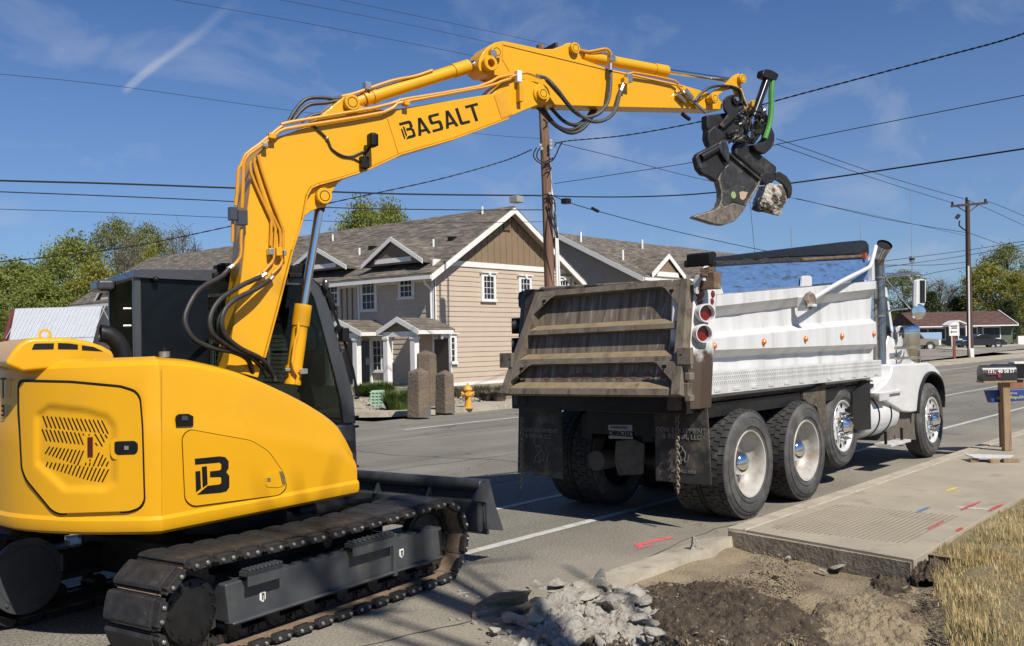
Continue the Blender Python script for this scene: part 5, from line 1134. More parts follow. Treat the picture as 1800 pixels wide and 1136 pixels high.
for x in (x1_,x2_): wheel_dual(x,.535,True); wheel_dual(x,.535,False)
for x in (x1_,x2_):
    MB().cyl((x,4.8,.535),(x,6.0,.535),.085,16).sph((x,5.42,.535),.21).build('axle_housing',BKM,TR)
c=onX(1048,810,7.95); MB().cyl(c,c+V((.25,0,0)),.10,20).build('brake_chamber',pm('dirty_chamber',(.07,.06,.05),rough=.6),TR)
def wheel_single(x,y,z,s,R,nuts):
    t1=tyre(x,y,z,TR,s,lug=False,R=R)
    mb=MB(); mb.lathe([(.335*R,.02),(.325*R,.005),(.31*R,.01),(.30*R,.03),(.27*R,.045),(.17,.035),(.13,.03),(.0,.03)],(x,y,z),(0,s,0),48); rm=mb.build('rim',ALR,t1)
    mb=MB()
    for k in range(10): an=2*math.pi*k/10+.2; c=V((x+.255*R*math.cos(an),y+s*.0385,z+.255*R*math.sin(an))); mb.cyl(c+V((0,s*.01,0)),c-V((0,s*.002,0)),.026,12)
    mb.build('hand_hole',BK,rm)
    h=MB().lathe([(.12,.03),(.11,-.03),(.085,-.06),(.06,-.085),(.0,-.09)],(x,y,z),(0,s,0),24).build('hub_cap',CHR,rm)
    mb=MB()
    for k in range(10): an=2*math.pi*k/10; c=V((x+.155*math.cos(an),y+s*.03,z+.155*math.sin(an))); mb.tube([c,c-V((0,s*.05,0)),c-V((0,s*.09,0))],[.02,.018,.006],8)
    mb.build('wheel_nuts',CHR,rm)
    MB().cyl((x,y+s*.28,z),(x,y+s*.6,z),.08,12).build('axle_end',BKM,t1)
hp_=onY(1484,749,YN+.10); wheel_single(hp_.x,YN+.10,hp_.z-.0,1,.94,0); wheel_single(hp_.x,YF-.10,hp_.z,-1,.94,0)
hf=onY(1640,741,YN+.03); wheel_single(hf.x,YN+.03,.535,1,1.0,0); wheel_single(hf.x,YF-.03,.535,-1,1.0,0)
MB().cyl((hf.x,4.7,.5),(hf.x,6.1,.5),.06,12).cyl((hp_.x,4.7,hp_.z),(hp_.x,6.1,hp_.z),.06,12).build('front_axle',BKM,TR)
# flaps and guards between the axles
MB().prism([onY(a,b,YN+.08) for a,b in ((1412,702),(1412,690),(1451,674),(1452,755),(1445,758),(1436,715))],(0,.6,0)).build('mud_guard',pm('caked_mud',(.115,.095,.065),(.06,.05,.038),scale=12,rough=.95,bump=1,bscale=30,bdist=.02),TR)
MB().prism([onY(a,b,YN+.06) for a,b in ((1500,690),(1530,668),(1532,755),(1505,757),(1499,750))],(0,.6,0)).build('mud_guard',BKM,TR,bevel=.01)
# fuel tank
tc_=onY(1563,733,YN+.05); r_t=.30; x0,x1=12.02,13.22; yz=(YN+.06+r_t,.735)
tk=MB().lathe([(0,-.03),(.2,-.02),(.28,0),(r_t,.03),(r_t,x1-x0-.03),(.28,x1-x0),(0,x1-x0+.02)],(x0,yz[0],yz[1]),(1,0,0),40).build('fuel_tank',WH,TR)
for x in (12.42,12.86): MB().lathe([(r_t+.001,0),(r_t+.008,0),(r_t+.008,.035),(r_t+.001,.035)],(x,yz[0],yz[1]),(1,0,0),40).build('tank_strap',BK,tk)
MB().box((12.25,YN-.02,yz[1]+.27),(13.1,YN+.22,yz[1]+.30)).box((12.25,YN-.02,yz[1]+.2),(12.6,YN+.0,yz[1]+.27)).build('upper_step',ALU,tk,bevel=.005)
MB().box((12.5,YN-.06,.34),(13.25,YN+.16,.375)).build('lower_step',ALU,tk,bevel=.005); MB().box((12.5,YN+.0,.37),(12.53,YN+.03,yz[1]-.2)).box((13.1,YN+.0,.37),(13.13,YN+.03,yz[1]-.2)).build('step_hanger',BKM,tk)
MB().prism([onY(a,b,YN+.12) for a,b in ((1570,728),(1614,722),(1617,772),(1562,776))],(0,.5,0)).build('wheel_splash_guard',pm('dusty_guard',(.13,.11,.085),(.09,.08,.065),scale=9,rough=.8),TR)
# cab, hood, fender
cb=MB().prism([(12.75,4.72,.95),(13.95,4.72,.95),(13.95,4.72,1.75),(13.7,4.72,2.45),(12.75,4.72,2.45)],(0,1.42,0)).build('truck_cab',WH,TR,bevel=.05,seg=3)
MB().prism([(13.80,4.715,1.68),(13.62,4.715,2.3),(13.05,4.715,2.3),(13.05,4.715,1.68)],(0,.004,0)).build('cab_side_window',GLS,cb); MB().box((12.745,5.0,1.7),(12.749,5.85,2.25)).build('cab_rear_window',GLS,cb)
hd_=MB().prism([(13.9,4.95,.9),(15.55,4.95,.75),(15.55,4.95,1.42),(13.9,4.95,1.66)],(0,.95,0)).build('hood',WH,TR,bevel=.08,seg=3)
MB().box((15.56,4.98,.7),(15.6,5.86,1.38)).build('grille',CHR,hd_,bevel=.01); MB().box((15.62,4.9,.4),(15.75,6.0,.68)).build('front_bumper',CHR,TR,bevel=.03)
def z8(p): return (1500+p[0]*.2641,600+p[1]*.2641)
for y0,s in ((YN+.02,1),(YF-.02,-1)):
    ft=[(130,345),(215,275),(250,225),(258,190),(262,155),(330,150),(420,148),(500,140),(540,160),(570,195),(592,240)]
    arch=[(600,290),(570,235),(525,208),(485,235),(455,300),(440,380),(430,470),(380,476),(330,470)]
    P=[onY(*z8(p),YN+.02) for p in ft+arch]; P=[V((p.x,y0,p.z)) for p in P]
    fd=MB().prism(P,(0,s*.42,0)).build('front_fender',WH,TR,bevel=.03,seg=3)
    arc=[(430,478),(438,380),(452,300),(482,228),(522,200),(570,228),(598,290),(606,375),(604,440)]
    P=[onY(*z8(p),YN) for p in arc]; P=spline([V((p.x,y0-s*.035,p.z)) for p in P],4)
    mb=MB(); A_=[]
    for k in range(len(P)-1):
        t_n=(P[k+1]-P[k]).normalized(); n=V((-t_n.z,0,t_n.x))*.03
        mb.prism([P[k],P[k+1],P[k+1]-n,P[k]-n],(0,s*.40,0))
    mb.build('fender_flare',BKM,fd)
MB().prism([onY(1500+a*.2641,600+b*.2641,4.70) for a,b in ((235,-40),(285,-10),(300,60),(290,150),(340,152),(330,215),(262,225),(230,270),(190,300),(200,200),(215,60))],(0,.3,0)).build('cowl_side',WH,TR,bevel=.02)
# exhaust stack, heat shield
SY_=4.62
def s3(a,b): return onY(*z3((a,b)),SY_)
STK=pm('stack_steel',(.36,.35,.33),(.20,.19,.175),scale=5,rough=.22,metal=.9,stretch=(1,1,.3))
P=[s3(1180,1000),s3(1215,985),s3(1245,950),s3(1252,880),s3(1250,600),s3(1243,300),s3(1240,230),s3(1240,230)+V((-.03,-.03,.10)),s3(1240,230)+V((-.12,-.13,.24))]
mb=MB(); SP_=spline(P,5); n=len(SP_); rs=[.072+(.030*max(0,(k-(n-7))/6)) for k in range(n)]; mb.tube(SP_,rs,24,cap=False); st_=mb.build('exhaust_stack',STK,TR); MB().tube(SP_[-6:],[r-.008 for r in rs[-6:]],24,cap=False).build('stack_lining',BK,st_)
mb=MB(); d_=(SP_[-1]-SP_[-2]).normalized(); mb.cyl(SP_[-1]-d_*.03,SP_[-1]-d_*.025,rs[-1]-.006,24); mb.build('stack_bore',BK,st_)
MB().prism([s3(1195,420),s3(1213,410),s3(1216,835),s3(1200,835)],(0,.08,0)).build('stack_shield',CHR,st_,bevel=.01)
for zz in (318,560): c=s3(1243,zz); MB().lathe([(.078,-.01),(.083,-.01),(.083,.01),(.078,.01)],c,(0,0,1),24).box(c+V((.05,0,-.01)),c+V((.25,.05,.01))).build('stack_clamp',STEEL,st_)
# air cleaner
c0=onY(1594.5,640,4.60); c1=onY(1592.5,573,4.60)
H_=c1.z-c0.z
acn=MB().lathe([(0,0),(.17,0),(.18,.02),(.18,H_*.80),(.186,H_*.81),(.186,H_*.84),(.18,H_*.85),(.18,H_*.95),(.165,H_),(0,H_)],c0,(0,0,1),40).build('air_cleaner',CHR,TR)
for f_ in (.13,.40): MB().lathe([(.183,0),(.188,0),(.188,.035),(.183,.035)],c0+V((0,0,H_*f_)),(0,0,1),40).box(c0+V((-.45,-.02,H_*f_)),c0+V((-.17,.02,H_*f_+.035))).build('cleaner_band',STEEL,acn)
# mirror, its bars, aerials
MY=4.35
def s8(px,py,y=MY): return onY(px,py,y)
mr_=MB().prism([s8(1613,492),(s8(1621,490)),s8(1628,492),s8(1628,530),s8(1624,540),s8(1612,540)],(0,.06,0)).build('wing_mirror',WH,TR,bevel=.015)
MB().prism([s8(1617,493,MY-.002),s8(1626,493,MY-.002),s8(1626,533,MY-.002),s8(1617,533,MY-.002)],(0,.001,0)).build('mirror_back',BK,mr_)
c=s8(1614,548); MB().lathe([(0,.02),(.09,.015),(.108,0),(.10,-.02),(0,-.03)],c,(-.8,-.6,0),24).build('round_mirror',CHR,mr_)
mb=MB()
for P in ([(1553,482),(1590,481),(1612,481),(1620,484),(1622,492)],[(1553,488),(1575,485),(1600,483)],[(1557,490),(1600,542)],[(1597,484),(1605,495),(1605,500)],[(1560,550),(1568,545),(1595,543)]):
    mb.tube(spline([s8(a,b,MY+.08) for a,b in P],3),.011,8)
mb.build('mirror_bars',CHR,mr_)
mb=MB(); mb.tube([s8(1604,540,MY+.1),s8(1603,460,MY+.1)],.006,6); mb.tube([s8(1603,452,MY+.1),s8(1600,310,MY+.1)],.0035,5); mb.cyl(s8(1603,461,MY+.1),s8(1603,451,MY+.1),.035,14); an_=mb.build('aerial',STEEL,TR)
MB().cyl(s8(1603,458,MY+.1),s8(1603,454.5,MY+.1),.036,14).build('aerial_coil_band',BK,an_)
for (a,b,c_,d) in ((1513,425,1513,385),(1392,447,1390,398)):
    MB().tube([onY(a,b,YN+.25),onY(c_,d,YN+.25)],.004,5).build('aerial',STEEL,TR)
# ------------------------------------------------------------------ the town houses across the road
def siding(mb,o,ax,w,z0,z1,pitch=.19,nrm=None,lap=.022):
    """lapped boards: o = corner at the foot, ax = direction along the wall, nrm = outward"""
    n=max(1,int(round((z1-z0)/pitch))); h=(z1-z0)/n; ax=V(ax);nrm=V(nrm);o=V(o)
    for k in range(n):
        a=o+V((0,0,z0+k*h)); b=a+ax*w; mb.face([a+nrm*lap,b+nrm*lap,b+V((0,0,h)),a+V((0,0,h))]); mb.face([a,b,b+nrm*lap,a+nrm*lap])
def window(c,ax,nrm,w,h,parent,cols=3,rows=4,sash=True,crown=True,white=TRIM,slider=False,mull=.022):
    """c = centre of the opening on the wall face"""
    ax=V(ax);nrm=V(nrm);c=V(c)+V(nrm)*.055; R=basis(ax,nrm,(0,0,1),c)
    f=MB(R); t=.10
    def b(x0,z0,x1,z1,d0,d1): f.box((x0,d0,z0),(x1,d1,z1))
    b(-w/2-t,-h/2,-w/2,h/2,-.07,.02); b(w/2,-h/2,w/2+t,h/2,-.07,.02); b(-w/2-t,h/2,w/2+t,h/2+t,-.07,.02); b(-w/2-t-.04,-h/2-t*.8,w/2+t+.04,-h/2,-.07,.05)
    if crown: b(-w/2-t-.07,h/2+t,w/2+t+.07,h/2+t+.05,0,.09); f.prism([(-.06,.05,h/2-.01),(.06,.05,h/2-.01),(.09,.05,h/2+t+.07),(-.09,.05,h/2+t+.07)],(0,.05,0))
    s=.045; b(-w/2,-h/2,-w/2+s,h/2,-.03,.03); b(w/2-s,-h/2,w/2,h/2,-.03,.03); b(-w/2+s,h/2-s,w/2-s,h/2,-.03,.03); b(-w/2+s,-h/2,w/2-s,-h/2+s,-.03,.03)
    if sash: b(-w/2+s,-.03,w/2-s,.03,-.03,.028)
    if slider: b(-.03,-h/2+s,.03,h/2-s,-.03,.028)
    fr=f.build('window',white,parent)
    p=MB(R); p.box((-w/2+.02,-.035,-h/2+.02),(w/2-.02,-.012,h/2-.02)); p.build('pane',WGL,fr,smooth=0)
    g=MB(R)
    for k in range(1,cols):
        if slider and k*2==cols: continue
        x=-w/2+w*k/cols; g.box((x-mull/2,-.011,-h/2+s),(x+mull/2,.006,h/2-s))
    for k in range(1,rows):
        if sash and k*2==rows: continue
        z=-h/2+h*k/rows; g.box((-w/2+s,-.0105,z-mull/2),(w/2-s,.0065,z+mull/2))
    g.build('muntins',white,fr,smooth=0); return fr
HX,HY=27.45,27.35
HO=thing('townhouse','beige and brown two-storey row house, its white-trimmed gable just left of the brown pole','house',(HX,HY,0))
NX,NY=(-1,0,0),(0,-1,0)
GX1=36.7; RX=32.05; ZE=4.78; ZR=7.55; YE=57.0; bandz=5.12
LEN=YE-HY
mb=MB(); mb.prism([(HX,HY,0),(GX1,HY,0),(GX1,HY,ZE+.1),(RX,HY,ZR-.1),(HX,HY,ZE+.1)],(0,LEN,0)); mb.build('wall_core',TAU,HO,smooth=0)
mb=MB(); siding(mb,(HX-.03,HY-.004,0),(1,0,0),GX1-HX+.06,.22,bandz-.1,.205,NY); mb.build('gable_siding',BEI,HO,smooth=0)
mb=MB(); mb.box((HX-.06,HY-.05,0),(GX1+.05,HY-.004,.22)); mb.box((HX-.06,HY-.06,bandz-.12),(GX1+.06,HY-.002,bandz+.10)); mb.box((HX-.07,HY-.07,.2),(HX+.07,HY-.001,bandz-.12)); mb.box((GX1-.07,HY-.07,.2),(GX1+.07,HY-.001,bandz-.12)); mb.build('corner_trim',TRIM,HO,smooth=0)
# gable: board and batten above the band
zr_=lambda x: ZR-.12-(abs(x-RX))*(ZR-ZE)/(RX-HX)
mb=MB(); mb.prism([(HX+.5,HY-.02,bandz+.10),(GX1-.5,HY-.02,bandz+.10),(RX,HY-.02,ZR-.15)],(0,.018,0)); x=HX+.5
while x<GX1-.4:
    if zr_(x)>bandz+.15: mb.box((x-.025,HY-.045,bandz+.10),(x+.025,HY-.02,zr_(x)))
    x+=.40
mb.build('gable_batten_siding',BRN,HO,smooth=0)
mb=MB(); mb.box((RX-.30,HY-.09,6.70),(RX+.14,HY-.046,7.10)); 
for k in range(6): mb.box((RX-.27,HY-.11,6.72+k*.06),(RX+.11,HY-.09,6.745+k*.06),Matrix.Rotation(.5,3,'X'))
mb.build('gable_vent',BRN,HO,smooth=0)
# main roof
OV=.45; sl=(ZR-ZE)/(RX-HX)
def roofpl(mb,x0,z0,x1,z1,y0,y1,th=.10):
    mb.prism([(x0,y0,z0),(x1,y0,z1),(x1,y0,z1+th),(x0,y0,z0+th)],(0,y1-y0,0))
mb=MB(); roofpl(mb,HX-.55,ZE-.55*sl+.10,RX,ZR+.10,HY-OV,YE+OV); roofpl(mb,GX1+.55,ZE-.55*sl+.10,RX,ZR+.10,HY-OV,YE+OV); rf=mb.build('roof',SHY,HO,smooth=0)
for s in (-1,1):
    mb=MB(); xe=RX+s*(RX-HX+.57); ze=ZE-.57*sl
    mb.prism([(xe,HY-OV-.03,ze-.14),(RX,HY-OV-.03,ZR-.13),(RX,HY-OV-.03,ZR+.12),(xe,HY-OV-.03,ze+.11)],(0,.035,0)); mb.build('barge_board',TRIM,rf,smooth=0)
mb=MB(); mb.box((HX-.62,HY-OV,ZE-.57*sl-.05),(HX-.50,YE+OV,ZE-.57*sl+.10)); mb.build('gutter',TRIM,rf,smooth=0)
mb=MB(); mb.prism([(HX-.5,HY-OV+.006,ZE-.55*sl+.04),(RX,HY-OV+.006,ZR+.03),(GX1+.5,HY-OV+.006,ZE-.55*sl+.04),(GX1+.5,HY-OV+.006,ZE-.55*sl+.02),(RX,HY-OV+.006,ZR-.0),(HX-.5,HY-OV+.006,ZE-.55*sl+.02)],(0,OV-.01,0)); mb.build('soffit',TAU,rf,smooth=0)
mb=MB(); mb.box((HX-.5,HY,ZE-.32),(HX,YE,ZE-.28)); mb.build('eave_soffit',TRIM,rf,smooth=0)
def vent(px,py,h=.42,r=.05,plane=None,nm='vent_pipe',mat=TRIM):
    # on the left slope of the main roof
    n=V((-sl,0,1)).normalized(); p=onp(px,py,V((HX,HY,ZE+.10)),n); MB().cyl(p-V((0,0,.1)),p+V((0,0,h)),r,10).build(nm,mat,rf); return p
for a,b in ((848,380),(585,427),(632,452),(762,438)): vent(a,b)
for a,b in ((655,437),(795,421),):
    n=V((-sl,0,1)).normalized(); p=onp(a,b,V((HX,HY,ZE+.20)),n); MB().box(p-V((.15,.15,.05)),p+V((.15,.15,.12))).build('roof_vent',BK,rf,bevel=.02)
# left facade: sections along y
sect=[(HY,31.85,TAU,'lap'),(31.85,36.0,BRD,'batten'),(36.0,41,TAU,'lap'),(41,45,BRD,'batten'),(45,50,TAU,'lap'),(50,57,TAU,'lap')]
for y0,y1,m,kind in sect:
    mb=MB()
    if kind=='lap': siding(mb,(HX-.004,y1,0),(0,-1,0),y1-y0,.22,ZE-.25,.205,NX)
    else:
        siding(mb,(HX-.004,y1,0),(0,-1,0),y1-y0,.22,2.3,.205,NX); y=y0+.1
        while y<y1: mb.box((HX-.04,y-.025,2.3),(HX-.004,y+.025,ZE-.25)); y+=.35
    mb.build('front_siding',m,HO,smooth=0)
mb=MB()
for y in (HY+.0,31.85,36.0,41,45): mb.box((HX-.06,y-.07,.1),(HX-.002,y+.07,ZE-.25))
mb.box((HX-.055,HY+.07,2.28),(HX-.002,31.78,2.48)); mb.box((HX-.05,HY,ZE-.45),(HX-.002,YE,ZE-.25)); mb.build('front_trim',TRIM,HO,smooth=0)
mb=MB(); P=[(HX-.55,HY+.0,ZE-.36),(HX-.45,HY+.02,ZE-.55),(HX-.12,HY+.05,ZE-.75),(HX-.1,HY+.06,2.9)]; mb.tube(P,.045,8); P=[(HX-.1,HY+.06,2.9),(HX-.1,HY+.06,2.3),(HX-.02,HY-.06,2.2)]; mb.tube(P,.045,8); mb.build('downpipe',TRIM,HO)
def fy(px): return onX(px,500,HX).y
def fz(px,py): return onX(px,py,HX).z
def wX(px0,py0,px1,py1,**k):
    y0,y1=fy(px0),fy(px1); z1=onX(px0,py0,HX).z; z0=onX(px0,py1,HX).z; window((HX-.01,(y0+y1)/2,(z0+z1)/2),(0,-1,0),NX,abs(y0-y1),z1-z0,HO,**k)
wX(638,490,661,546); wX(705,482,727,524,rows=4); wX(577,496,596,536,rows=4)
wX(655,598,686,652,cols=4,rows=4,sash=False,slider=True)
for yy in (39,43,47.5,52.5): window((HX-.01,yy,4.0),(0,-1,0),NX,.75,1.2,HO); window((HX-.01,yy,1.5),(0,-1,0),NX,1.2,1.2,HO,sash=False,slider=True)
# gable windows
def wY(px0,py0,px1,py1,**k):
    a=onY(px0,py0,HY);b=onY(px1,py1,HY); window(((a.x+b.x)/2,HY-.02,(a.z+b.z)/2),(1,0,0),NY,b.x-a.x,a.z-b.z,HO,**k)
wY(846.5,484,867,528,cols=3,rows=4,sash=False); wY(912,489,930,520,cols=3,rows=3,sash=False); wY(981,492,997,522,cols=3,rows=3,sash=False); wY(775,592,798,637,cols=3,rows=4,sash=False)
a=onY(787,630,HY); MB().box((a.x-.38,HY-.0615,a.z-.10),(a.x+.38,HY-.0605,a.z+.22)).build('red_curtain',pm('red_curtain',(.18,.02,.02),rough=.9),HO)
# dormers over the eave
def dormer(yc,w,h,xfront,z0,parent,nm='dormer',m=BRD):
    zt=z0+h; 
    # ridge runs back to the main slope
    xb=HX+(zt-ZE)/sl; d=MB(); th=.09
    for s in (-1,1): 
        d.prism([(xfront-.12,yc+s*(w/2+.25),z0-.22),(xfront-.12,yc,zt+.02),(xfront-.12,yc,zt+.02+th),(xfront-.12,yc+s*(w/2+.25),z0-.22+th)],(xb-xfront+.5,0,0))
    dm=d.build(nm,SHX,parent,smooth=0)
    MB().prism([(xfront,yc-w/2,z0-.2),(xfront,yc+w/2,z0-.2),(xfront,yc,zt-.05)],(.1,0,0)).build('dormer_face',m,dm,smooth=0)
    mb=MB()
    for s in (-1,1): mb.prism([(xfront-.15,yc+s*(w/2+.32),z0-.28),(xfront-.15,yc,zt-.06),(xfront-.15,yc,zt+.13),(xfront-.15,yc+s*(w/2+.32),z0-.10)],(.035,0,0))
    mb.box((xfront-.03,yc-w*.36,z0-.12),(xfront-.002,yc+w*.36,z0+.07)); mb.build('dormer_trim',TRIM,dm,smooth=0); return dm
def dz(px,py,x): return onX(px,py,x)
XD=HX-.25
for (ax_,ay,lx,ly,rx,ry) in ((684,424,634,474,742,460),(552,440,500,480,608,476)):
    A_=dz(ax_,ay,XD-.15);L_=dz(lx,ly,XD-.15);R_=dz(rx,ry,XD-.15); w=abs(L_.y-R_.y)-.64; dormer((L_.y+R_.y)/2,w,A_.z-(L_.z+R_.z)/2-.2,XD,(L_.z+R_.z)/2+.25,HO)
dormer(41.5,2.7,1.0,XD,4.85,HO); dormer(47,2.7,1.0,XD,4.85,HO); dormer(53.3,2.2,1.0,XD,4.85,HO)
# entrance porches: hooded roofs on white columns
def porch(A_,L_,R_,depth,nm='porch',dsh=0):
    yc=(L_.y+R_.y)/2; w=abs(L_.y-R_.y); z0=(L_.z+R_.z)/2; zt=A_.z; xf_=A_.x
    d=MB()
    for s in (-1,1): d.prism([(xf_,yc+s*w/2,z0),(xf_,yc,zt),(xf_,yc,zt+.08),(xf_,yc+s*w/2,z0+.08)],(depth+.1,0,0))
    po=d.build(nm,SHX,HO,smooth=0)
    mb=MB()
    for s in (-1,1): mb.prism([(xf_-.04,yc+s*(w/2+.03),z0-.12),(xf_-.04,yc,zt-.10),(xf_-.04,yc,zt+.10),(xf_-.04,yc+s*(w/2+.03),z0+.08)],(.035,0,0)); mb.box((xf_-.02,yc+s*w/2-.03,z0-.10),(xf_+depth,yc+s*w/2+.03,z0+.05))
    mb.box((xf_+.08,yc-w*.40,z0-.18),(xf_+.22,yc+w*.40,z0+.02)); mb.build('porch_trim',TRIM,po,smooth=0)
    MB().prism([(xf_+.1,yc-w*.36,z0+.02),(xf_+.1,yc+w*.36,z0+.02),(xf_+.1,yc,zt-.05)],(.04,0,0)).build('porch_gable',BRN,po,smooth=0)
    for s in (-1,1):
        MB().box((xf_+.05,yc+s*w*.33-.13,.1),(xf_+.30,yc+s*w*.33+.13,z0-.15)).box((xf_+.02,yc+s*w*.33-.16,z0-.28),(xf_+.33,yc+s*w*.33+.16,z0-.18)).box((xf_+.02,yc+s*w*.33-.16,.1),(xf_+.33,yc+s*w*.33+.16,.25)).build('column',TRIM,po,bevel=.01,seg=1)
    dr_=MB().box((HX-.09,yc-1.0+dsh,.2),(HX-.05,yc-.2+dsh,z0-.3)).build('entrance_door',DOOR,po,smooth=0); MB().box((HX-.11,yc-1.1+dsh,.15),(HX-.03,yc-1.0+dsh,z0-.2)).box((HX-.11,yc-.2+dsh,.15),(HX-.03,yc-.1+dsh,z0-.2)).build('door_frame',TRIM,po,smooth=0)
    MB().box((HX-.12,yc+.15,1.0),(HX-.04,yc+.45,1.3)).build('meter_box',pm('grey_box',(.33,.31,.28),rough=.5) if 'grey_box' not in MT else MT['grey_box'],po,bevel=.01)
    MB().box((xf_-.02,yc-w*.45,0.08),(HX-.05,yc+w*.45,.18)).build('porch_floor',CONCL,po,smooth=0)
XP=HX-1.9
porch(dz(694,562,XP),dz(663,588,XP),dz(735,580,XP),1.9)
porch(dz(598,566,XP),dz(560,590,XP),dz(634,585,XP),1.9,dsh=1.2)
# ------------------------------------------------------------------ second row of houses, ridge parallel to the road
X2=44.0
H2=thing('townhouse','grey house wing right of the brown pole, with small white-trimmed dormers','house',(X2,36,0))
A_=onX(984,413,X2);Rr=onX(1140,491,X2); hw=A_.y-Rr.y; RY=A_.y; ZR2=A_.z; ZE2=Rr.z; sl2=(ZR2-ZE2)/hw
mb=MB(); siding(mb,(X2-.004,RY+hw-.3,0),(0,-1,0),2*hw-.6,.2,ZE2,.24,NX); mb.prism([(X2,RY-hw+.3,ZE2),(X2,RY+hw-.3,ZE2),(X2,RY,ZR2-.25)],(.1,0,0)); 
n=14
for k in range(n):
    z=ZE2+(ZR2-.4-ZE2)*k/n; h=(ZR2-.4-ZE2)/n; w=(hw-.3)*(1-(z+h-ZE2)/(ZR2-ZE2)); mb.face([(X2-.026,RY+w,z),(X2-.026,RY-w,z),(X2-.004,RY-w,z+h),(X2-.004,RY+w,z+h)]).face([(X2-.004,RY+w,z),(X2-.004,RY-w,z),(X2-.026,RY-w,z),(X2-.026,RY+w,z)])
mb.build('gable_siding',TAU,H2,smooth=0)
MB().box((X2,RY-hw+.3,0),(78,RY+hw-.3,ZE2)).build('wall_core',BEI,H2,smooth=0)
mb=MB()
for s in (-1,1): mb.prism([(X2-.5,RY+s*hw,ZE2),(X2-.5,RY,ZR2),(X2-.5,RY,ZR2+.1),(X2-.5,RY+s*hw,ZE2+.1)],(30 if s<0 else 30,0,0))
r2=mb.build('roof',SHX,H2,smooth=0)
mb=MB(); mb.prism([(X2-.54,RY-hw-.03,ZE2-.18),(X2-.54,RY,ZR2-.16),(X2-.54,RY,ZR2+.12),(X2-.54,RY-hw-.03,ZE2+.10)],(.035,0,0)); mb.prism([(X2-.54,RY+hw+.03,ZE2-.18),(X2-.54,RY,ZR2-.16),(X2-.54,RY,ZR2+.12),(X2-.54,RY+hw+.03,ZE2+.10)],(.035,0,0)); mb.build('barge_board',TRIM,r2,smooth=0)
mb=MB(); mb.box((X2-.5,RY-hw-.12,ZE2-.08),(X2+29.5,RY-hw,ZE2+.08)); mb.build('gutter',TRIM,r2,smooth=0)
nr=V((0,-sl2,1)).normalized()
for a,b in ((1021,425),(1129,437),(1095,457)): 
    p=onp(a,b,V((X2,RY,ZR2+.1)),nr); MB().cyl(p-V((0,0,.2)),p+V((0,0,.55)),.07,8).build('vent_pipe',TRIM,r2)
YD_=RY-hw+.2
def dormerY(ax_,ay,lx,ly,rx,ry):
    A_=onY(ax_,ay,YD_);L_=onY(lx,ly,YD_);R_=onY(rx,ry,YD_); d=MB(); zb=(L_.z+R_.z)/2; yb=YD_+(A_.z-ZE2)/sl2+.6
    for q_ in (L_,R_): d.prism([(q_.x,YD_-.1,zb),(A_.x,YD_-.1,A_.z),(A_.x,YD_-.1,A_.z+.08),(q_.x,YD_-.1,zb+.08)],(0,yb-YD_,0))
    dm=d.build('dormer',SHY,H2,smooth=0); mb=MB()
    for q_ in (L_,R_): mb.prism([(q_.x,YD_-.14,zb-.2),(A_.x,YD_-.14,A_.z-.16),(A_.x,YD_-.14,A_.z+.12),(q_.x,YD_-.14,zb+.1)],(0,.035,0))
    w=R_.x-L_.x; mb.box((A_.x-w*.32,YD_-.03,zb-.05),(A_.x+w*.32,YD_,zb+.22)); mb.build('dormer_trim',TRIM,dm,smooth=0)
    MB().prism([(L_.x+.3,YD_,zb-.1),(R_.x-.3,YD_,zb-.1),(A_.x,YD_,A_.z-.12)],(0,.1,0)).build('dormer_face',BRN,dm,smooth=0)
dormerY(1173,450,1143,484,1202,487); dormerY(1245,458,1222,490,1275,494)
# third roof behind
X3=66
H3=thing('townhouse','farthest roof of the row, with a white-trimmed gable left of the black tarp housing','house',(X3,40,0))
A_=onX(1172,434,X3);Rr=onX(1228,460,X3); hw3=(A_.y-Rr.y); hz3=A_.z-Rr.z
mb=MB()
for s in (-1,1): mb.prism([(X3,A_.y+s*hw3,Rr.z),(X3,A_.y,A_.z),(X3,A_.y,A_.z+.12),(X3,A_.y+s*hw3,Rr.z+.12)],(26,0,0))
r3=mb.build('roof',SHX,H3,smooth=0); mb=MB()
for s in (-1,1): mb.prism([(X3-.04,A_.y+s*hw3,Rr.z-.25),(X3-.04,A_.y,A_.z-.2),(X3-.04,A_.y,A_.z+.15),(X3-.04,A_.y+s*hw3,Rr.z+.1)],(.035,0,0))
mb.build('barge_board',TRIM,r3,smooth=0); MB().prism([(X3+.4,A_.y-hw3+.3,0),(X3+.4,A_.y+hw3-.3,0),(X3+.4,A_.y+hw3-.3,Rr.z),(X3+.4,A_.y,A_.z-.1),(X3+.4,A_.y-hw3+.3,Rr.z)],(25,0,0)).build('wall_core',TAU,H3,smooth=0)
# ------------------------------------------------------------------ tin-roofed house at the far left
def frame_at(px,py,D,yaw=0,z=None):
    p=atd(px,py,D); 
    if z is not None: p.z=z
    c,s=math.cos(yaw),math.sin(yaw); rx=r0*c+V((fw.x,fw.y,0)).normalized()*s; fy_=V((-rx.y,rx.x,0)); m=basis(rx,fy_,(0,0,1),p); return m,p
D=38.0; k=D/FPX
M,p=frame_at(175,545,D,rad(-8)); BT=thing('tin_roof_house','low white house with a pale tin roof at the left picture edge','house',(p.x,p.y,0))
W=110*k
zt=atd(14,545,D).z; ze=atd(60,640,D).z-.6
xl=-162*k
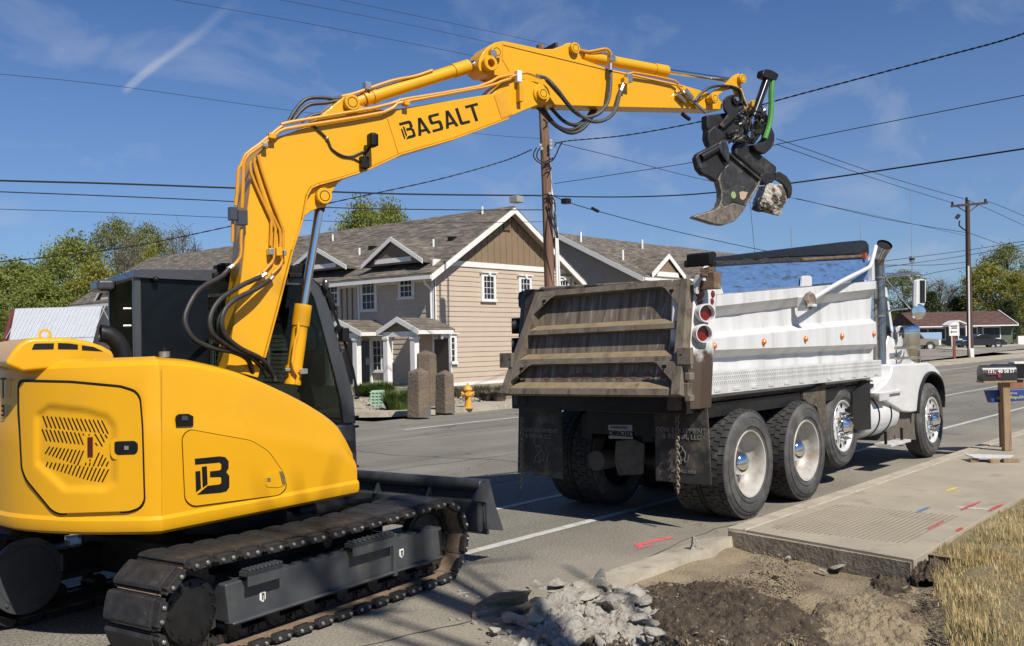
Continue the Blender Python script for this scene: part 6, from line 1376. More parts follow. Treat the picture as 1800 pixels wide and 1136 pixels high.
# gable end turned to the left-front; ridge runs to the right
mb=MB(M); hz=zt-p.z; he=ze-p.z; hwid=2.6
mb.prism([(xl,0,hz),(0.1,0,hz),(0.9,-hwid,he),(xl+1.25,-hwid,he)],(0,.02,.07)); mb.prism([(xl,0,hz),(0.1,0,hz),(.1,hwid,he),(xl-.9,hwid,he)],(0,.02,.07)); tr_=mb.build('roof',TIN,BT,smooth=0)
mb=MB(M)
for kx in range(22): x=xl+.3+kx*.17*1.0; mb.tube([(x,0,hz+.09),(x+ (1.05 if kx<0 else .3),-hwid,he+.09)],.012,4)
mb.build('roof_ribs',TIN,tr_)
wl_=MB(M).prism([(xl+.15,.0,hz-.2),(xl+1.1,-hwid+.5,he+.1),(xl+1.1,-hwid+.5,-2.6),(xl-.9,hwid-.4,-2.6),(xl-.9,hwid-.4,he+.1)],(3.0,0,0)).build('wall',pm('white_clapboard',(.62,.64,.66),(.55,.57,.6),scale=3,rough=.6),BT,smooth=0)
mb=MB(M); mb.tube([(xl-.05,0,hz-.02),(xl+.98,-hwid-.05,he-.02)],.10,4); mb.tube([(xl-.05,0,hz-.02),(xl-1.0,hwid+.05,he-.02)],.14,4); mb.build('red_barge_board',pm('barn_red',(.11,.02,.02),rough=.7),BT,smooth=0)
M2,p2=frame_at(30,625,D-1.4,rad(-8)); mb=MB(M2); mb.box((-.18,-.05,-1.2),(.25,.05,.3)); wn_=mb.build('window',DOOR,BT,smooth=0); MB(M2).box((-.22,-.08,-1.2),(-.17,.0,.4)).box((-.22,-.08,.3),(.3,.0,.36)).build('window_frame',MT['barn_red'],wn_,smooth=0)
# ------------------------------------------------------------------ far right: low house, pickup, saloon car
D=118; k=D/FPX
M,p=frame_at(1700,612,D,rad(4)); z0=.35; M.translation.z=z0
RHm=thing('low_house','low green house with a red-brown roof behind the parked dark car','house',(p.x,p.y,z0))
M_r=M
mb=MB(M); mb.box((-92*k,0,0),(84*k,6,2.65)); mb.build('wall',pm('green_siding',(.10,.13,.085),(.085,.11,.075),scale=2,rough=.8),RHm,smooth=0)
mb=MB(M); mb.prism([(-96*k,-.9,2.45),(-96*k,3.2,4.3),(-96*k,7.2,2.45)],(182*k,0,0)); rfr=mb.build('roof',SHR,RHm,smooth=0)
mb=MB(M); mb.box((-96*k,-.95,2.36),(86*k,-.88,2.5)); mb.prism([(86*k,-.95,2.35),(86*k,3.2,4.2),(86*k,3.2,4.45),(86*k,-.95,2.6)],(.1,0,0)); mb.build('roof_trim',TRIM,rfr,smooth=0)
for x0,x1 in ((-86,-72),(-70,-40),(-15,18),(30,60)):
    w_=MB(M).box((x0*k,-.06,.9),(x1*k,-.01,2.2)).build('window',WGL,RHm,smooth=0); MB(M).box((x0*k-.1,-.09,2.2),(x1*k+.1,-.0,2.32)).box((x0*k-.1,-.09,.78),(x1*k+.1,-.0,.9)).box((x0*k-.1,-.09,.9),(x0*k,-.0,2.2)).box((x1*k,-.09,.9),(x1*k+.1,-.0,2.2)).build('window_frame',TRIM,w_,smooth=0)
mb=MB(M); xp=-30*k
for s in (-1,1): mb.prism([(xp+s*1.35,-2.2,2.45),(xp,-2.2,3.0),(xp,-2.2,3.15),(xp+s*1.35,-2.2,2.6)],(0,2.4,0)); mb.box((xp+s*.9-.08,-2.1,0),(xp+s*.9+.08,-1.9,2.5))
mb.build('porch',TRIM,RHm,smooth=0)
MB(M).box((85*k,-1,0),(110*k,-.7,1.1)).build('fence',TRIM,RHm,smooth=0)
def car(name,label,cat,px,py,D,L,Hh,paint,kind,z=.35,yaw=0):
    M,p=frame_at(px,py,D,yaw); M.translation.z=z; o=thing(name,label,cat,(p.x,p.y,z)); W=1.85
    if kind=='sedan':
        body=[(0,.32),(0,.62),(.06,.78),(.35,.86),(1.0,.9),(1.55,1.30),(2.1,1.43),(2.75,1.42),(3.6,.98),(4.35,.86),(4.72,.70),(4.8,.5),(4.78,.3)]; win=[(1.15,.92),(1.62,1.28),(2.1,1.36),(2.7,1.35),(3.35,.98)]
        wx=(.85,3.85); wr=.33
    else:
        body=[(0,.5),(0,1.05),(2.0,1.08),(2.0,1.75),(2.15,1.85),(3.4,1.85),(3.95,1.25),(5.2,1.15),(5.35,1.05),(5.4,.55)]; win=[(2.15,1.2),(2.2,1.72),(3.35,1.72),(3.8,1.22)]; wx=(1.0,4.45); wr=.42
    pts=[(x-L/2,0,zz) for x,zz in body]; b=MB(M).prism(pts,(0,W,0)).build('body',paint,o,bevel=.06,seg=3,smooth=40)
    MB(M).prism([(x-L/2,-.004,zz) for x,zz in win],(0,.003,0)).build('side_window',GLS,b,smooth=0)
    for xw in wx:
        for y in (-.02,W-.2):
            w=MB(M).lathe([(wr*.6,0),(wr*.95,0),(wr,.03),(wr,.19),(wr*.95,.22),(wr*.6,.22)],(xw-L/2,y,wr),(0,1,0),24).build('wheel',TYR,o); MB(M).lathe([(0,.03),(wr*.55,.02),(wr*.62,.03)],(xw-L/2,y,wr),(0,1,0),10).build('rim',ALR,w,smooth=0)
            if y<0: MB(M).lathe([(wr*1.02,-.003),(wr*1.22,-.003)],(xw-L/2,0,wr),(0,1,0),24).build('wheel_arch',BK,b,smooth=0)
    MB(M).box((L/2-.25,-.01,.62 if kind=='sedan' else .85),(L/2-.02,.25,.74 if kind=='sedan' else 1.02)).build('headlight',CHR,b,bevel=.02)
    return o
car('saloon_car','dark blue saloon car parked in front of the low green house','car',1731,611,98,4.8,1.43,pm('dark_car_paint',(.012,.016,.022),rough=.2,coat=.8),'sedan',z=.33,yaw=rad(4))
car('pickup_truck','tan pickup truck half hidden behind the chrome air cleaner of the dump truck','pickup truck',1606,620,96,5.4,1.85,pm('tan_car_paint',(.22,.19,.155),rough=.3,coat=.6),'pickup',z=.22,yaw=rad(5))
M,p=frame_at(1640,610,104,0); M.translation.z=.35; tr2=thing('utility_trailer','small blue and white box standing behind the tan pickup','trailer',(p.x,p.y,.35)); MB(M).box((-1.4,0,.9),(1.0,1.5,1.7)).build('blue_body',pm('pale_blue_box',(.28,.42,.6),rough=.5),tr2,bevel=.05); MB(M).box((-1.3,-.01,.3),(.9,1.4,.9)).build('white_body',TRIM,tr2,bevel=.05)
# sign on its red post, utility box beside the far pole
M,p=frame_at(1678,636,66,0,z=.02); sg=thing('roadside_sign','small white roadside sign on a red-brown post left of the far pole','sign',(p.x,p.y,p.z)); k=66/FPX
MB(M).box((-.08,-.05,0),(.08,.05,44*k)).build('post',pm('red_brown_post',(.22,.065,.035),(.16,.05,.03),scale=5,rough=.8),sg); b=MB(M).box((-9*k,-.09,43*k),(9*k,-.06,66*k)).build('panel',TRIM,sg,smooth=0)
MB(M).box((-6*k,-.094,59*k),(6*k,-.091,61*k)).box((-5*k,-.094,55.5*k),(5*k,-.091,57.5*k)).box((-5*k,-.094,49*k),(5*k,-.091,50.5*k)).prism([(-7*k,-.094,49.7*k),(-4*k,-.094,47.5*k),(-4*k,-.094,52*k)],(0,.003,0)).build('sign_marks',BK,b,smooth=0)
# ------------------------------------------------------------------ poles and wires
pc=V((25.45,20.0,0))
pl=thing('utility_pole','tall brown wooden utility pole with looped cables standing between the beige house and the truck','utility pole',pc)
def at_pole(px,py):  # point at the pole's depth
    n=fw.copy(); n.z=0; return onp(px,py,pc,n)
mb=MB(); b0=at_pole(970,640); t0=at_pole(950,80); base=at_pole(974,700)
mb.tube([V((base.x,base.y,0)),b0,at_pole(961,330),t0],[.20,.18,.165,.14],18); mb.build('pole_shaft',WOOD,pl)
mb=MB(); mb.tube([at_pole(a,b) for a,b in ((982,640),(978,440),(976,380),(968,330),(962,230))],.045,8); mb.tube([at_pole(a,b) for a,b in ((986,640),(984,500),(979,400))],.035,8); mb.build('conduit',TRIM,pl)
for P in ([(957,205),(966,212),(958,222)],[(943,262),(938,272),(940,282),(952,290),(968,286),(976,276),(982,262),(988,252)],[(951,262),(945,268),(944,280),(955,287),(972,280)],[(958,302),(968,297),(964,308)],[(955,344),(968,345),(975,362),(974,395),(978,420)],[(960,350),(970,352),(969,375),(977,400),(980,420)],[(962,358),(972,400),(980,412)]): mb=MB().tube(spline([at_pole(a,b)-fw*.25 for a,b in P],5),.024,6); mb.build('looped_cable',WREN,pl)

for px,py in ((968,250),(968,256),(968,263),(950,258),(952,264),(966,342)): MB().cyl(at_pole(px,py)-fw*.2,at_pole(px,py)-fw*.32,.05,8).build('insulator',MT['insulator_grey'] if 'insulator_grey' in MT else pm('insulator_grey',(.4,.4,.38),rough=.3),pl)
# crossarms near the top (partly behind the boom)
mb=MB(); tt_=V((t0.x,t0.y,0)); ca=V((.35,.94,0)).normalized(); cx=V((ca.y,-ca.x,0))
for off in (-.22,.22): a=V((t0.x,t0.y,t0.z-.35)); mb.box((0,0,0),(0,0,0)) if False else mb.prism([a+cx*off-ca*1.3+V((0,0,-.06)),a+cx*off+ca*1.3+V((0,0,-.06)),a+cx*off+ca*1.3+V((0,0,.06)),a+cx*off-ca*1.3+V((0,0,.06))],cx*.09)
mb.build('crossarm',WOOD2,pl)
wires=[]
def wire(label,pts,r,group='overhead cables',twist=False,n=10):
    P=[atd(a,b,c if c>60 else c*DS if c!=D0 else D0) for a,b,c in pts]; P=spline(P,n); mb=MB()
    if twist:
        for ph in (0,math.pi):
            Q=[p+(cr*math.cos(i*1.3+ph)+cu*math.sin(i*1.3+ph))*r*.45 for i,p in enumerate(P)]; mb.tube(Q,r*.5,5)
    else: mb.tube(P,r*.72,6)
    o=mb.build('overhead_cable',WREN,None); tag(o,label,'cable',group)
D0=32.2; DS=.88
wire('thickest black cable running left from the brown pole behind the boom',[(-500,302,27),(-60,316,30),(200,323,31),(420,331,33),(700,341,35),(952,344,D0)],.036)
wire('second thick cable below the thickest one, left of the brown pole',[(-500,318,27),(-60,335,30),(200,345,31),(400,354,33),(580,365,34),(800,369,35.5),(954,369,D0)],.022)
wire('thin cable third below the thickest one, left of the brown pole',[(-500,352,27),(-60,366,30),(200,374,31),(410,383,33),(700,392,35),(956,390,D0)],.012)
wire('thin cable crossing high in the left sky below the contrail',[(-500,86,26),(-60,125,28),(200,151,30),(500,193,33),(830,234,36),(952,244,D0)],.009)
wire('lowest of the three thin cables at the top of the sky',[(260,-8,26),(500,34,28),(700,72,30),(860,104,31)],.008)
wire('middle one of the three thin cables at the top of the sky',[(450,-8,26),(640,28,28),(800,61,30),(900,85,31)],.007)
wire('upper right one of the three thin cables at the top of the sky',[(560,-8,26),(760,34,28),(900,64,30),(1010,90,31)],.007)
wire('twisted service cable rising from the left trees to the brown pole',[(-500,505,42),(-40,464,40),(200,438,39),(400,399,38),(580,357,37.5),(760,318,37),(880,285,37),(935,263,D0)],.026,twist=True,n=22)
wire('twisted service cable rising from the brown pole to the upper right corner',[(975,258,D0),(990,249,36),(1100,238,34),(1240,212,31),(1365,177,28),(1500,141,26),(1640,104,24),(1760,72,22),(1840,44,21)],.024,twist=True,n=22)
wire('thick black cable running right from the brown pole past the held concrete',[(968,344,D0),(1010,346,35),(1120,346,33),(1240,340,31),(1400,321,28),(1600,292,25),(1850,254,22)],.026)
wire('thin cable from the brown pole to the right edge, above the thick one',[(974,323,D0),(1100,304,34),(1225,284,32),(1390,249,29),(1600,207,26),(1850,158,23)],.014)
wire('thin cable falling from the brown pole to the far dark pole, upper',[(975,250,D0),(1100,281,42),(1220,312,48),(1400,350,56),(1560,384,64),(1700,415,70)],.016)
wire('dark cable falling from the brown pole to behind the truck bed',[(968,342,D0),(1000,356,37),(1060,374,39),(1180,405,44),(1330,438,50),(1500,470,56)],.020)
mb=MB(); mb.box(atd(995,354,32)-V((.13,.13,.09)),atd(995,354,32)+V((.13,.13,.09))); o=mb.build('splice_box',BKM,None,bevel=.03); tag(o,'black splice box hanging on the cables just right of the brown pole','splice box')
mb=MB(); c=atd(908,351,31.5); mb.box(c-V((.17,.17,.11)),c+V((.17,.17,.11))); o=mb.build('splice_box',pm('grey_splice',(.3,.3,.3),rough=.5),None,bevel=.03); tag(o,'grey splice box hanging on the thick cable left of the brown pole','splice box')
mb=MB(); mb.tube([atd(1040,366,33.5),atd(1052,372,33.6)],.06,8); o=mb.build('cable_weight',BKM,None); tag(o,'small black cable clamp on the cable right of the brown pole','clamp')
# far pole
fp=V((76.2,20.4,.0)); DP=(fp-CAM).dot(fw)
def atf(px,py): n=V((fw.x,fw.y,0)); return onp(px,py,fp,n)
p2=thing('utility_pole','dark wooden utility pole with a crossarm at the far right behind the mailbox','utility pole',fp)
mb=MB(); mb.tube([fp,atf(1702,460),atf(1700.5,352)],[.22,.18,.15],12); mb.build('pole_shaft',WOOD2,p2)
mb=MB(); mb.prism([atf(1671,361),atf(1735,355),atf(1735,359),atf(1671,365)],-fw*.15); mb.tube([atf(1684,364),atf(1700,374)],.05,4); mb.tube([atf(1720,360),atf(1702,374)],.05,4); mb.build('crossarm',WOOD2,p2)
mb=MB()
for px,py in ((1674,358),(1699,350),(1732,353)): MB().cyl(atf(px,py+3),atf(px,py-3),.08,6).build('insulator',BKM,p2)
mb.tube(spline([atf(1687,388),atf(1686,396),atf(1692,402),atf(1698,406)],3),.05,5); mb.cyl(atf(1681,384),atf(1686,378),.14,8); mb.build('cut_out_switch',BKM,p2)
mb=MB(); mb.tube([atf(1699,468)-fw*.3,atf(1701,625)-fw*.3],.06,6); mb.build('conduit',TRIM,p2); MB().prism([atf(1697,612)-fw*.4,atf(1704,612)-fw*.4,atf(1705,633)-fw*.4,atf(1699,633)-fw*.4],-fw*.3).build('meter_box',TRIM,p2)
for lb,P in (('upper thin cable from the far dark pole up to the left',[(1699,351,DP),(1560,311,64),(1365,244,52)]),('second thin cable from the far dark pole up to the left',[(1674,357,DP),(1540,315,64),(1365,254,52)]),('third thin cable running up left just below the far crossarm',[(1697,409,DP),(1560,386,66),(1400,349,60)]),
 ('upper thin cable leaving the far crossarm to the right',[(1732,353,DP),(1770,367,76),(1850,402,84)]),('second thin cable leaving the far crossarm to the right',[(1700,351,DP),(1760,378,76),(1850,420,84)]),('lower thin cable leaving the far pole to the right',[(1702,409,DP),(1760,430,76),(1850,462,84)]),
 ('highest flat cable between the bed and the far pole',[(1540,461,60),(1700,440,DP),(1850,416,60)]),('middle flat cable between the bed and the far pole',[(1540,472,60),(1700,449,DP),(1850,420,60)]),('lowest flat cable between the bed and the far pole',[(1590,492,60),(1650,478,66),(1700,470,DP)]),('level cable ending at the far pole',[(1550,466,60),(1640,466,66),(1700,461,DP)])):
    wire(lb,P,.026,n=6)
wire('thin guy wire hanging between the ripper and the truck bed',[(1318,350,30),(1322,395,30),(1327,445,30)],.008,n=3)
# ------------------------------------------------------------------ garden things
def basalt(label,px_b,y_b,w_px,top_py,sides,seed,lean=0):
    b=onz(px_b,y_b,.1); D=(b-CAM).dot(fw); k=D/FPX; h=(y_b-top_py)*k; r=w_px*k/2; rnd=random.Random(seed); mb=MB(); rings=[]
    ang=[2*math.pi*i/sides+rnd.uniform(-.2,.2) for i in range(sides)]
    for q in range(7):
        t=q/6; rings.append([b+V((math.cos(a)*r*(1.08-.12*t+.03*noise.noise(V((i*3,q*1.3,seed)))),math.sin(a)*r*(1.08-.12*t+.03*noise.noise(V((i*5,q*1.7,seed)))),t*h*(1 if q<6 else 1)+(-.05 if q==0 else 0)+(rnd.uniform(-.03,.03) if q==6 else 0)))+V((lean*t,0,0)) for i,a in enumerate(ang)])
    top=sum(rings[-1],V())/sides+V((0,0,.10)); 
    R=[[mb.P(p) for p in r_] for r_ in rings]
    for a,c in zip(R,R[1:]):
        for i in range(sides): mb.F((a[i],a[(i+1)%sides],c[(i+1)%sides],c[i]))
    tp=mb.P(top)
    for i in range(sides): mb.F((R[-1][i],R[-1][(i+1)%sides],tp))
    o=mb.build('basalt_column',BASA,None,bevel=.03,smooth=25); tag(o,label,'rock','basalt garden columns')
basalt('tallest basalt column, standing behind the two shorter ones',751,716,38,622,6,2)
basalt('brown basalt column on the left of the group, nearest the road',737,729,42,654,5,5)
basalt('short grey-topped basalt column on the right, next to the hydrant',784,722,36,657,5,8)
hc=onz(823,718,.1); D=(hc-CAM).dot(fw); k=D/FPX
hy=thing('fire_hydrant','yellow fire hydrant on the gravel right of the basalt columns','fire hydrant',hc)
mb=MB(); s_=44*k/.74; mb.lathe([(.0,.0),(.15*s_,.0),(.15*s_,.04*s_),(.10*s_,.05*s_),(.095*s_,.36*s_),(.13*s_,.38*s_),(.13*s_,.43*s_),(.10*s_,.46*s_),(.105*s_,.52*s_),(.135*s_,.54*s_),(.135*s_,.57*s_),(.12*s_,.60*s_),(.08*s_,.66*s_),(.03*s_,.69*s_),(.03*s_,.74*s_),(0,.74*s_)],hc,(0,0,1),20); mb.build('barrel',HYD,hy)
mb=MB(); c=hc+V((0,0,.43*s_)); 
for d in (r0,-r0,-V((fw.x,fw.y,0))): mb.cyl(c,c+d*.17*s_,.055*s_,12); mb.cyl(c+d*.15*s_,c+d*.19*s_,.07*s_,6)
mb.build('hose_outlets',HYD,hy)
pb=onz(663,716,.1); kk=(pb-CAM).dot(fw)/FPX; vt=thing('utility_vault','pale green ribbed plastic utility box at the corner of the path','utility box',pb)
M=basis(r0,V((-r0.y,r0.x,0)),(0,0,1),pb); w=11*kk
MB(M).box((-w,0,0),(w,2*w,29*kk)).build('box',GRN,vt,bevel=.02); mb=MB(M)
for q in range(5): mb.box((-w-.02,-.03,(3+q*5.6)*kk),(w+.02,-.0,(4.5+q*5.6)*kk))
for q in range(4): mb.box((-w+q*w*.6,-.028,2*kk),(-w+q*w*.6+.03,-.002,27*kk))
mb.build('ribs',GRN,vt,smooth=0)
# mailboxes on posts beside the kerb
mp0=onz(1773,793,.12)
mbx=thing('mailbox','black steel mailbox with white house numbers on a weathered wooden post at the kerb','mailbox',mp0)
D=(mp0-CAM).dot(fw); k=D/FPX
M=basis(r0,V((-r0.y,r0.x,0)),(0,0,1),mp0); 
MB(M).box((-.05,0,0),(.05,.10,120*k)).build('post',WOOD3,mbx,bevel=.006)
zb=(793-671)*k; zt_=(793-644)*k; xl_=(1727-1773)*k+.02; xr_=(1790-1773)*k
mb=MB(M); ring=[]; w=.09; hh=zt_-zb
sect_=[(-w,0),(w,0),(w,hh*.55)]+[(w*math.cos(a),hh*.55+hh*.45*math.sin(a)) for a in [math.pi*i/8 for i in range(9)]]+[(-w,hh*.55)]
mb.loft([[(x,.05+a,zb+.02+b) for a,b in sect_] for x in (xl_,xr_)]); bx_=mb.build('box',pm('black_mailbox_paint',(.022,.022,.024),(.03,.03,.03),scale=9,rough=.35,coat=.2),mbx,bevel=.004)
MB(M).box((xl_,-.06,zb-.01),(xr_-.02,.16,zb+.015)).build('base_board',WOOD3,mbx)
MB(M).box((xl_+.05,-.055,zb+.10),(xl_+.22,-.048,zb+.115)).box((xl_+.2,-.056,zb+.06),(xl_+.24,-.047,zb+.12)).build('red_flag',pm('red_flag_paint',(.22,.03,.035),rough=.5),bx_)
def mtext(body,x,z,size,par,mat,y=-.047,al='CENTER',bold=0): return textmesh(body,size,M@basis((1,0,0),(0,0,1),(0,-1,0),(x,y,z)),'lettering',mat,par,ext=.0005,bold=bold,align=al)
for tx,x,w_ in (('131,',-.22,.10),('48',-.10,.065),('58',-.015,.065),('57',.065,.065)):
    x=(xl_+xr_)/2+x+.10; mtext(tx,x,zb+.145,.066,bx_,TRIM,bold=.002)
npx=thing('newspaper_box','blue newspaper tube with pale lettering fixed below the black mailbox','newspaper box',mp0+r0*.25)
zn=(793-709)*k; zn1=(793-690)*k
MB(M).prism([((1748-1773)*k,.12,zn1+.02),((1754-1773)*k,.12,zn),((1830-1773)*k,.12,zn+.03),((1830-1773)*k,.12,zn1+.04)],(0,.14,0)).build('tube',pm('newspaper_blue',(.025,.06,.24),(.02,.05,.2),scale=6,rough=.4),npx,bevel=.01)
YL=pm('pale_yellow_print',(.62,.60,.18),rough=.6); textmesh('Yakima',.045,M@basis((1,0,0),(0,0,1),(0,-1,0),((1778-1773)*k+.10,.118,zn+.13)),'lettering',YL,npx); textmesh('Herald-Republic',.062,M@basis((1,.0,.03),(0,0,1),(0,-1,0),((1788-1773)*k,.1175,zn+.07)),'lettering',YL,npx)
p_=mp0+r0*.16+V((.45,.2,0)); mb2=thing('mailbox','second dark mailbox with a white lid strip, cut by the right picture edge','mailbox',p_)
M=basis(r0,V((-r0.y,r0.x,0)),(0,0,1),p_)
MB(M).box((-.15,.0,0),(-.07,.08,zb)).box((-.02,-.02,zb-.14),(.18,.1,zb)).build('post',pm('orange_brown_wood',(.30,.13,.07),(.2,.09,.05),scale=9,rough=.7),mb2,bevel=.005); MB(M).box((-.25,-.08,zb+.02),(.5,.1,zb+.23)).build('box',BKM,mb2,bevel=.02); MB(M).box((0.02,-.09,zb+.232),(.5,.1,zb+.26)).build('lid_strip',TRIM,mb2)
# boards lying on the pavement
bd=onz(1745,812,.12); M=basis(r0,V((-r0.y,r0.x,0)),(0,0,1),bd); k=(bd-CAM).dot(fw)/FPX
pa=thing('folded_sign_board','white painted board lying flat on short wooden blocks on the pavement','board',bd)
MB(M).prism([(-35*k,-.02,.055),(22*k,-.10,.05),(44*k,.10,.055),(-30*k,.30,.06)],(0,0,.012)).build('board',pm('white_board',(.6,.6,.58),(.45,.47,.5),scale=14,rough=.6),pa)
for x,y,l in ((-38,.0,14),(-12,-.13,16),(12,-.11,28)): MB(M).box((x*k,y,0),((x+l)*k,y+.07,.045)).build('wooden_block',WOOD3,pa,bevel=.003)
# ------------------------------------------------------------------ trees, shrubs, grass
def leaf_mesh(name,C,size,mat,rng,up=.3,asp=.55):
    n=len(C); d=rng.normal(size=(n,3)); d/=np.linalg.norm(d,axis=1)[:,None]; e=rng.normal(size=(n,3)); e-=d*(e*d).sum(1)[:,None]; e/=np.linalg.norm(e,axis=1)[:,None]
    s=(size*rng.uniform(.6,1.3,n))[:,None]; a=C-d*s*.5; b=C+e*s*asp*.5; c=C+d*s*.5; f=C-e*s*asp*.5
    vs=np.stack([a,b,c,f],1).reshape(-1,3).astype(np.float32); me=bpy.data.meshes.new(name); me.vertices.add(4*n); me.vertices.foreach_set('co',vs.ravel()); me.loops.add(4*n); me.loops.foreach_set('vertex_index',np.arange(4*n,dtype=np.int32)); me.polygons.add(n); me.polygons.foreach_set('loop_start',np.arange(0,4*n,4,dtype=np.int32)); me.polygons.foreach_set('loop_total',np.full(n,4,dtype=np.int32)); me.update(calc_edges=True); me.materials.append(mat); return me
def tree(name,seed,h,r,crown0,nclump,nleaf,lsize,mat,sp=.16,conic=0.0,branches=18,bare=0):
    rng=np.random.default_rng(seed); rnd=random.Random(seed)
    root=bpy.data.objects.new(name,None); COL.objects.link(root); ROOT[root.name]=V((0,0,0))
    mb=MB(); tr=[V((0,0,-.6)),V((rnd.uniform(-.1,.1)*r,rnd.uniform(-.1,.1)*r,h*.3)),V((rnd.uniform(-.15,.15)*r,rnd.uniform(-.15,.15)*r,h*.65)),V((rnd.uniform(-.1,.1)*r,0,h*.93))]; mb.tube(spline(tr,4),[h*.024*(1-.9*i/12) for i in range(13)],7)
    cl=[]
    for k in range(nclump):
        t=rnd.random(); z=crown0+(1-crown0)*(t**.85); prof=math.sin(math.pi*min(1,(z-crown0)/(1-crown0)*.86+.14))**.6 if not conic else (1.05-(z-crown0)/(1-crown0))**.8
        a=rnd.uniform(0,2*math.pi); rr=r*prof*(.35+.65*math.sqrt(rnd.random()))*(1+.32*noise.noise(V((math.cos(a)*1.5,math.sin(a)*1.5,z*3+seed))))
        cl.append(V((math.cos(a)*rr,math.sin(a)*rr,z*h)))
    for c in cl[:branches]:
        s=V((0,0,max(h*.2,c.z-h*.25))); m=(s+c)/2+V((0,0,-.04*h)); mb.tube([s,m,c+(c-m)*.12],[h*.008,h*.005,h*.0015],5)
    for b in range(bare):
        c=rnd.choice(cl); 
        for q in range(5): e=c+V((rnd.gauss(0,1),rnd.gauss(0,1),abs(rnd.gauss(0,1.2))))*r*.22; mb.tube([c,(c+e)/2+V((rnd.uniform(-.1,.1),0,.05)),e],[h*.003,h*.002,h*.0007],4)
    t=mb.build('trunk',BARK,root)
    C=np.concatenate([np.array(c)+rng.normal(size=(nleaf,3))*np.array([r*sp,r*sp,r*sp*.8])*rng.uniform(.6,1.3) for c in cl])
    me=leaf_mesh('crown',C,lsize,mat,rng); o=bpy.data.objects.new('crown',me); COL.objects.link(o); o.parent=root; return root
TT={}
TT['green']=tree('leafy_tree',3,10,3.9,.08,150,130,.26,LF1,.14)
TT['olive']=tree('open_tree',4,12,3.6,.22,110,105,.24,LF2,.14,bare=30)
TT['grey']=tree('budding_tree',5,12,3.4,.25,90,60,.19,LF5,.17,bare=90,branches=40)
TT['yellow']=tree('yellow_tree',6,9,3.0,.12,100,110,.24,LF4,.14)
TT['dark']=tree('conifer_tree',7,9,2.6,.06,90,90,.24,LF3,.13,conic=1)
used=set()
def put(kind,cx,top,base_y,wpx,D,label,name=None,group='background trees',zb=0.0):
    src=TT[kind]; o=src if kind not in used else copy_tree(src); used.add(kind)
    h0={'green':10,'olive':12,'grey':12,'yellow':9,'dark':9}[kind]; w0={'green':8.6,'olive':8,'grey':8,'yellow':6.6,'dark':5.6}[kind]
    b=atd(cx,600,D); t=atd(cx,top,D); o.location=(b.x,b.y,zb); h=t.z-zb; o.scale=(wpx*D/FPX/w0,wpx*D/FPX/w0,h/h0); o.rotation_euler=(0,0,random.uniform(0,6.28)); tag(o,label,'tree',group); return o
put('green',30,470,600,190,74,'bright green leafy tree at the left edge above the tin roof')
put('green',125,430,600,170,80,'broad bright green tree second from the left edge')
put('yellow',165,470,600,130,70,'yellow-green tree just left of the excavator cab')
put('olive',205,393,600,130,88,'tall open-crowned tree, leftmost of the tall ones behind the cab')
put('olive',262,402,600,110,92,'tall open-crowned tree in the middle of those behind the cab')
put('grey',315,408,600,120,96,'thin budding tree on the right of those behind the cab, sky showing through')
put('grey',232,425,600,110,84,'grey budding tree low behind the cab roof')
put('yellow',268,440,600,60,76,'small yellow-tinged tree just above the cab roof')
put('green',85,500,600,150,68,'low dense green tree directly behind the tin roof')
put('green',638,370,600,150,92,'olive green tree top showing over the house roof, left one of the pair')
put('green',690,371,600,125,95,'olive green tree top showing over the house roof, right one of the pair')
put('green',-20,520,600,130,60,'green tree cut by the left edge of the picture')
# right-hand group
put('olive',1590,480,600,120,150,'airy green tree behind the truck mirror')
put('grey',1655,495,600,90,155,'grey budding tree right of the truck mirror')
put('grey',1700,500,600,90,150,'grey budding tree behind the far dark pole')
put('dark',1640,515,600,80,140,'dark conifer right of the truck mirror')
put('dark',1600,535,600,90,138,'dark conifer behind the truck mirror')
put('dark',1685,525,600,90,142,'dark conifer left of the far dark pole')
put('olive',1775,435,600,130,150,'tall green tree at the right edge above the low house')
put('yellow',1735,470,600,110,140,'yellow-green tree right of the far dark pole')
put('yellow',1790,485,600,90,136,'yellow-green tree cut by the right edge')
put('dark',1775,530,600,80,132,'dark shrubby tree behind the right end of the low house')
put('olive',1835,455,600,110,140,'green tree at the very right edge of the picture')
put('green',1560,545,600,110,150,'low tree behind the chrome air cleaner')
for k in TT:
    if k not in used: pass
# twiggy tree behind the photographer's right shoulder throws the soft branch shadows on the road
tw=tree('budding_tree',21,12.2,1.7,.80,11,16,.09,LF5,.22,bare=14,branches=9)
tw.location=(1.7,-4.3,0); tag(tw,'bare budding street tree on the verge','tree')
# shrubs in the gravel bed
def shrub(name,label,px,py,w,h,mat,n,blade=True,cat='shrub',seed=1):
    b=onz(px,py,.1); k=(b-CAM).dot(fw)/FPX; rng=np.random.default_rng(seed); W=w*k/2; Hh=h*k; me=None
    mb=MB(); 
    for i in range(n):
        a=rng.uniform(0,2*math.pi); r=math.sqrt(rng.random())*W*.6; p=b+V((math.cos(a)*r,math.sin(a)*r,0)); L=Hh*rng.uniform(.6,1.1); lean=V((math.cos(a),math.sin(a),0))*W*rng.uniform(.1,.7); s=V((-math.sin(a),math.cos(a),0))*(.02 if blade else .03)
        m=p+lean*.4+V((0,0,L*.65)); t=p+lean+V((0,0,L)); mb.face([p-s,p+s,m+s*.8,m-s*.8]); mb.face([m-s*.8,m+s*.8,t])
    o=mb.build(name,mat,None,smooth=0); return tag(o,label,cat)
shrub('ornamental_grass','large green grass tuft left of the brown basalt column',700,722,66,34,GRS,900,seed=2)
shrub('ornamental_grass','green grass bed below the ground floor window',668,697,70,26,GRS,700,seed=3)
shrub('ornamental_grass','green grass bed below the leftmost visible porch, next to the cab',640,696,50,22,GRS,500,seed=4)
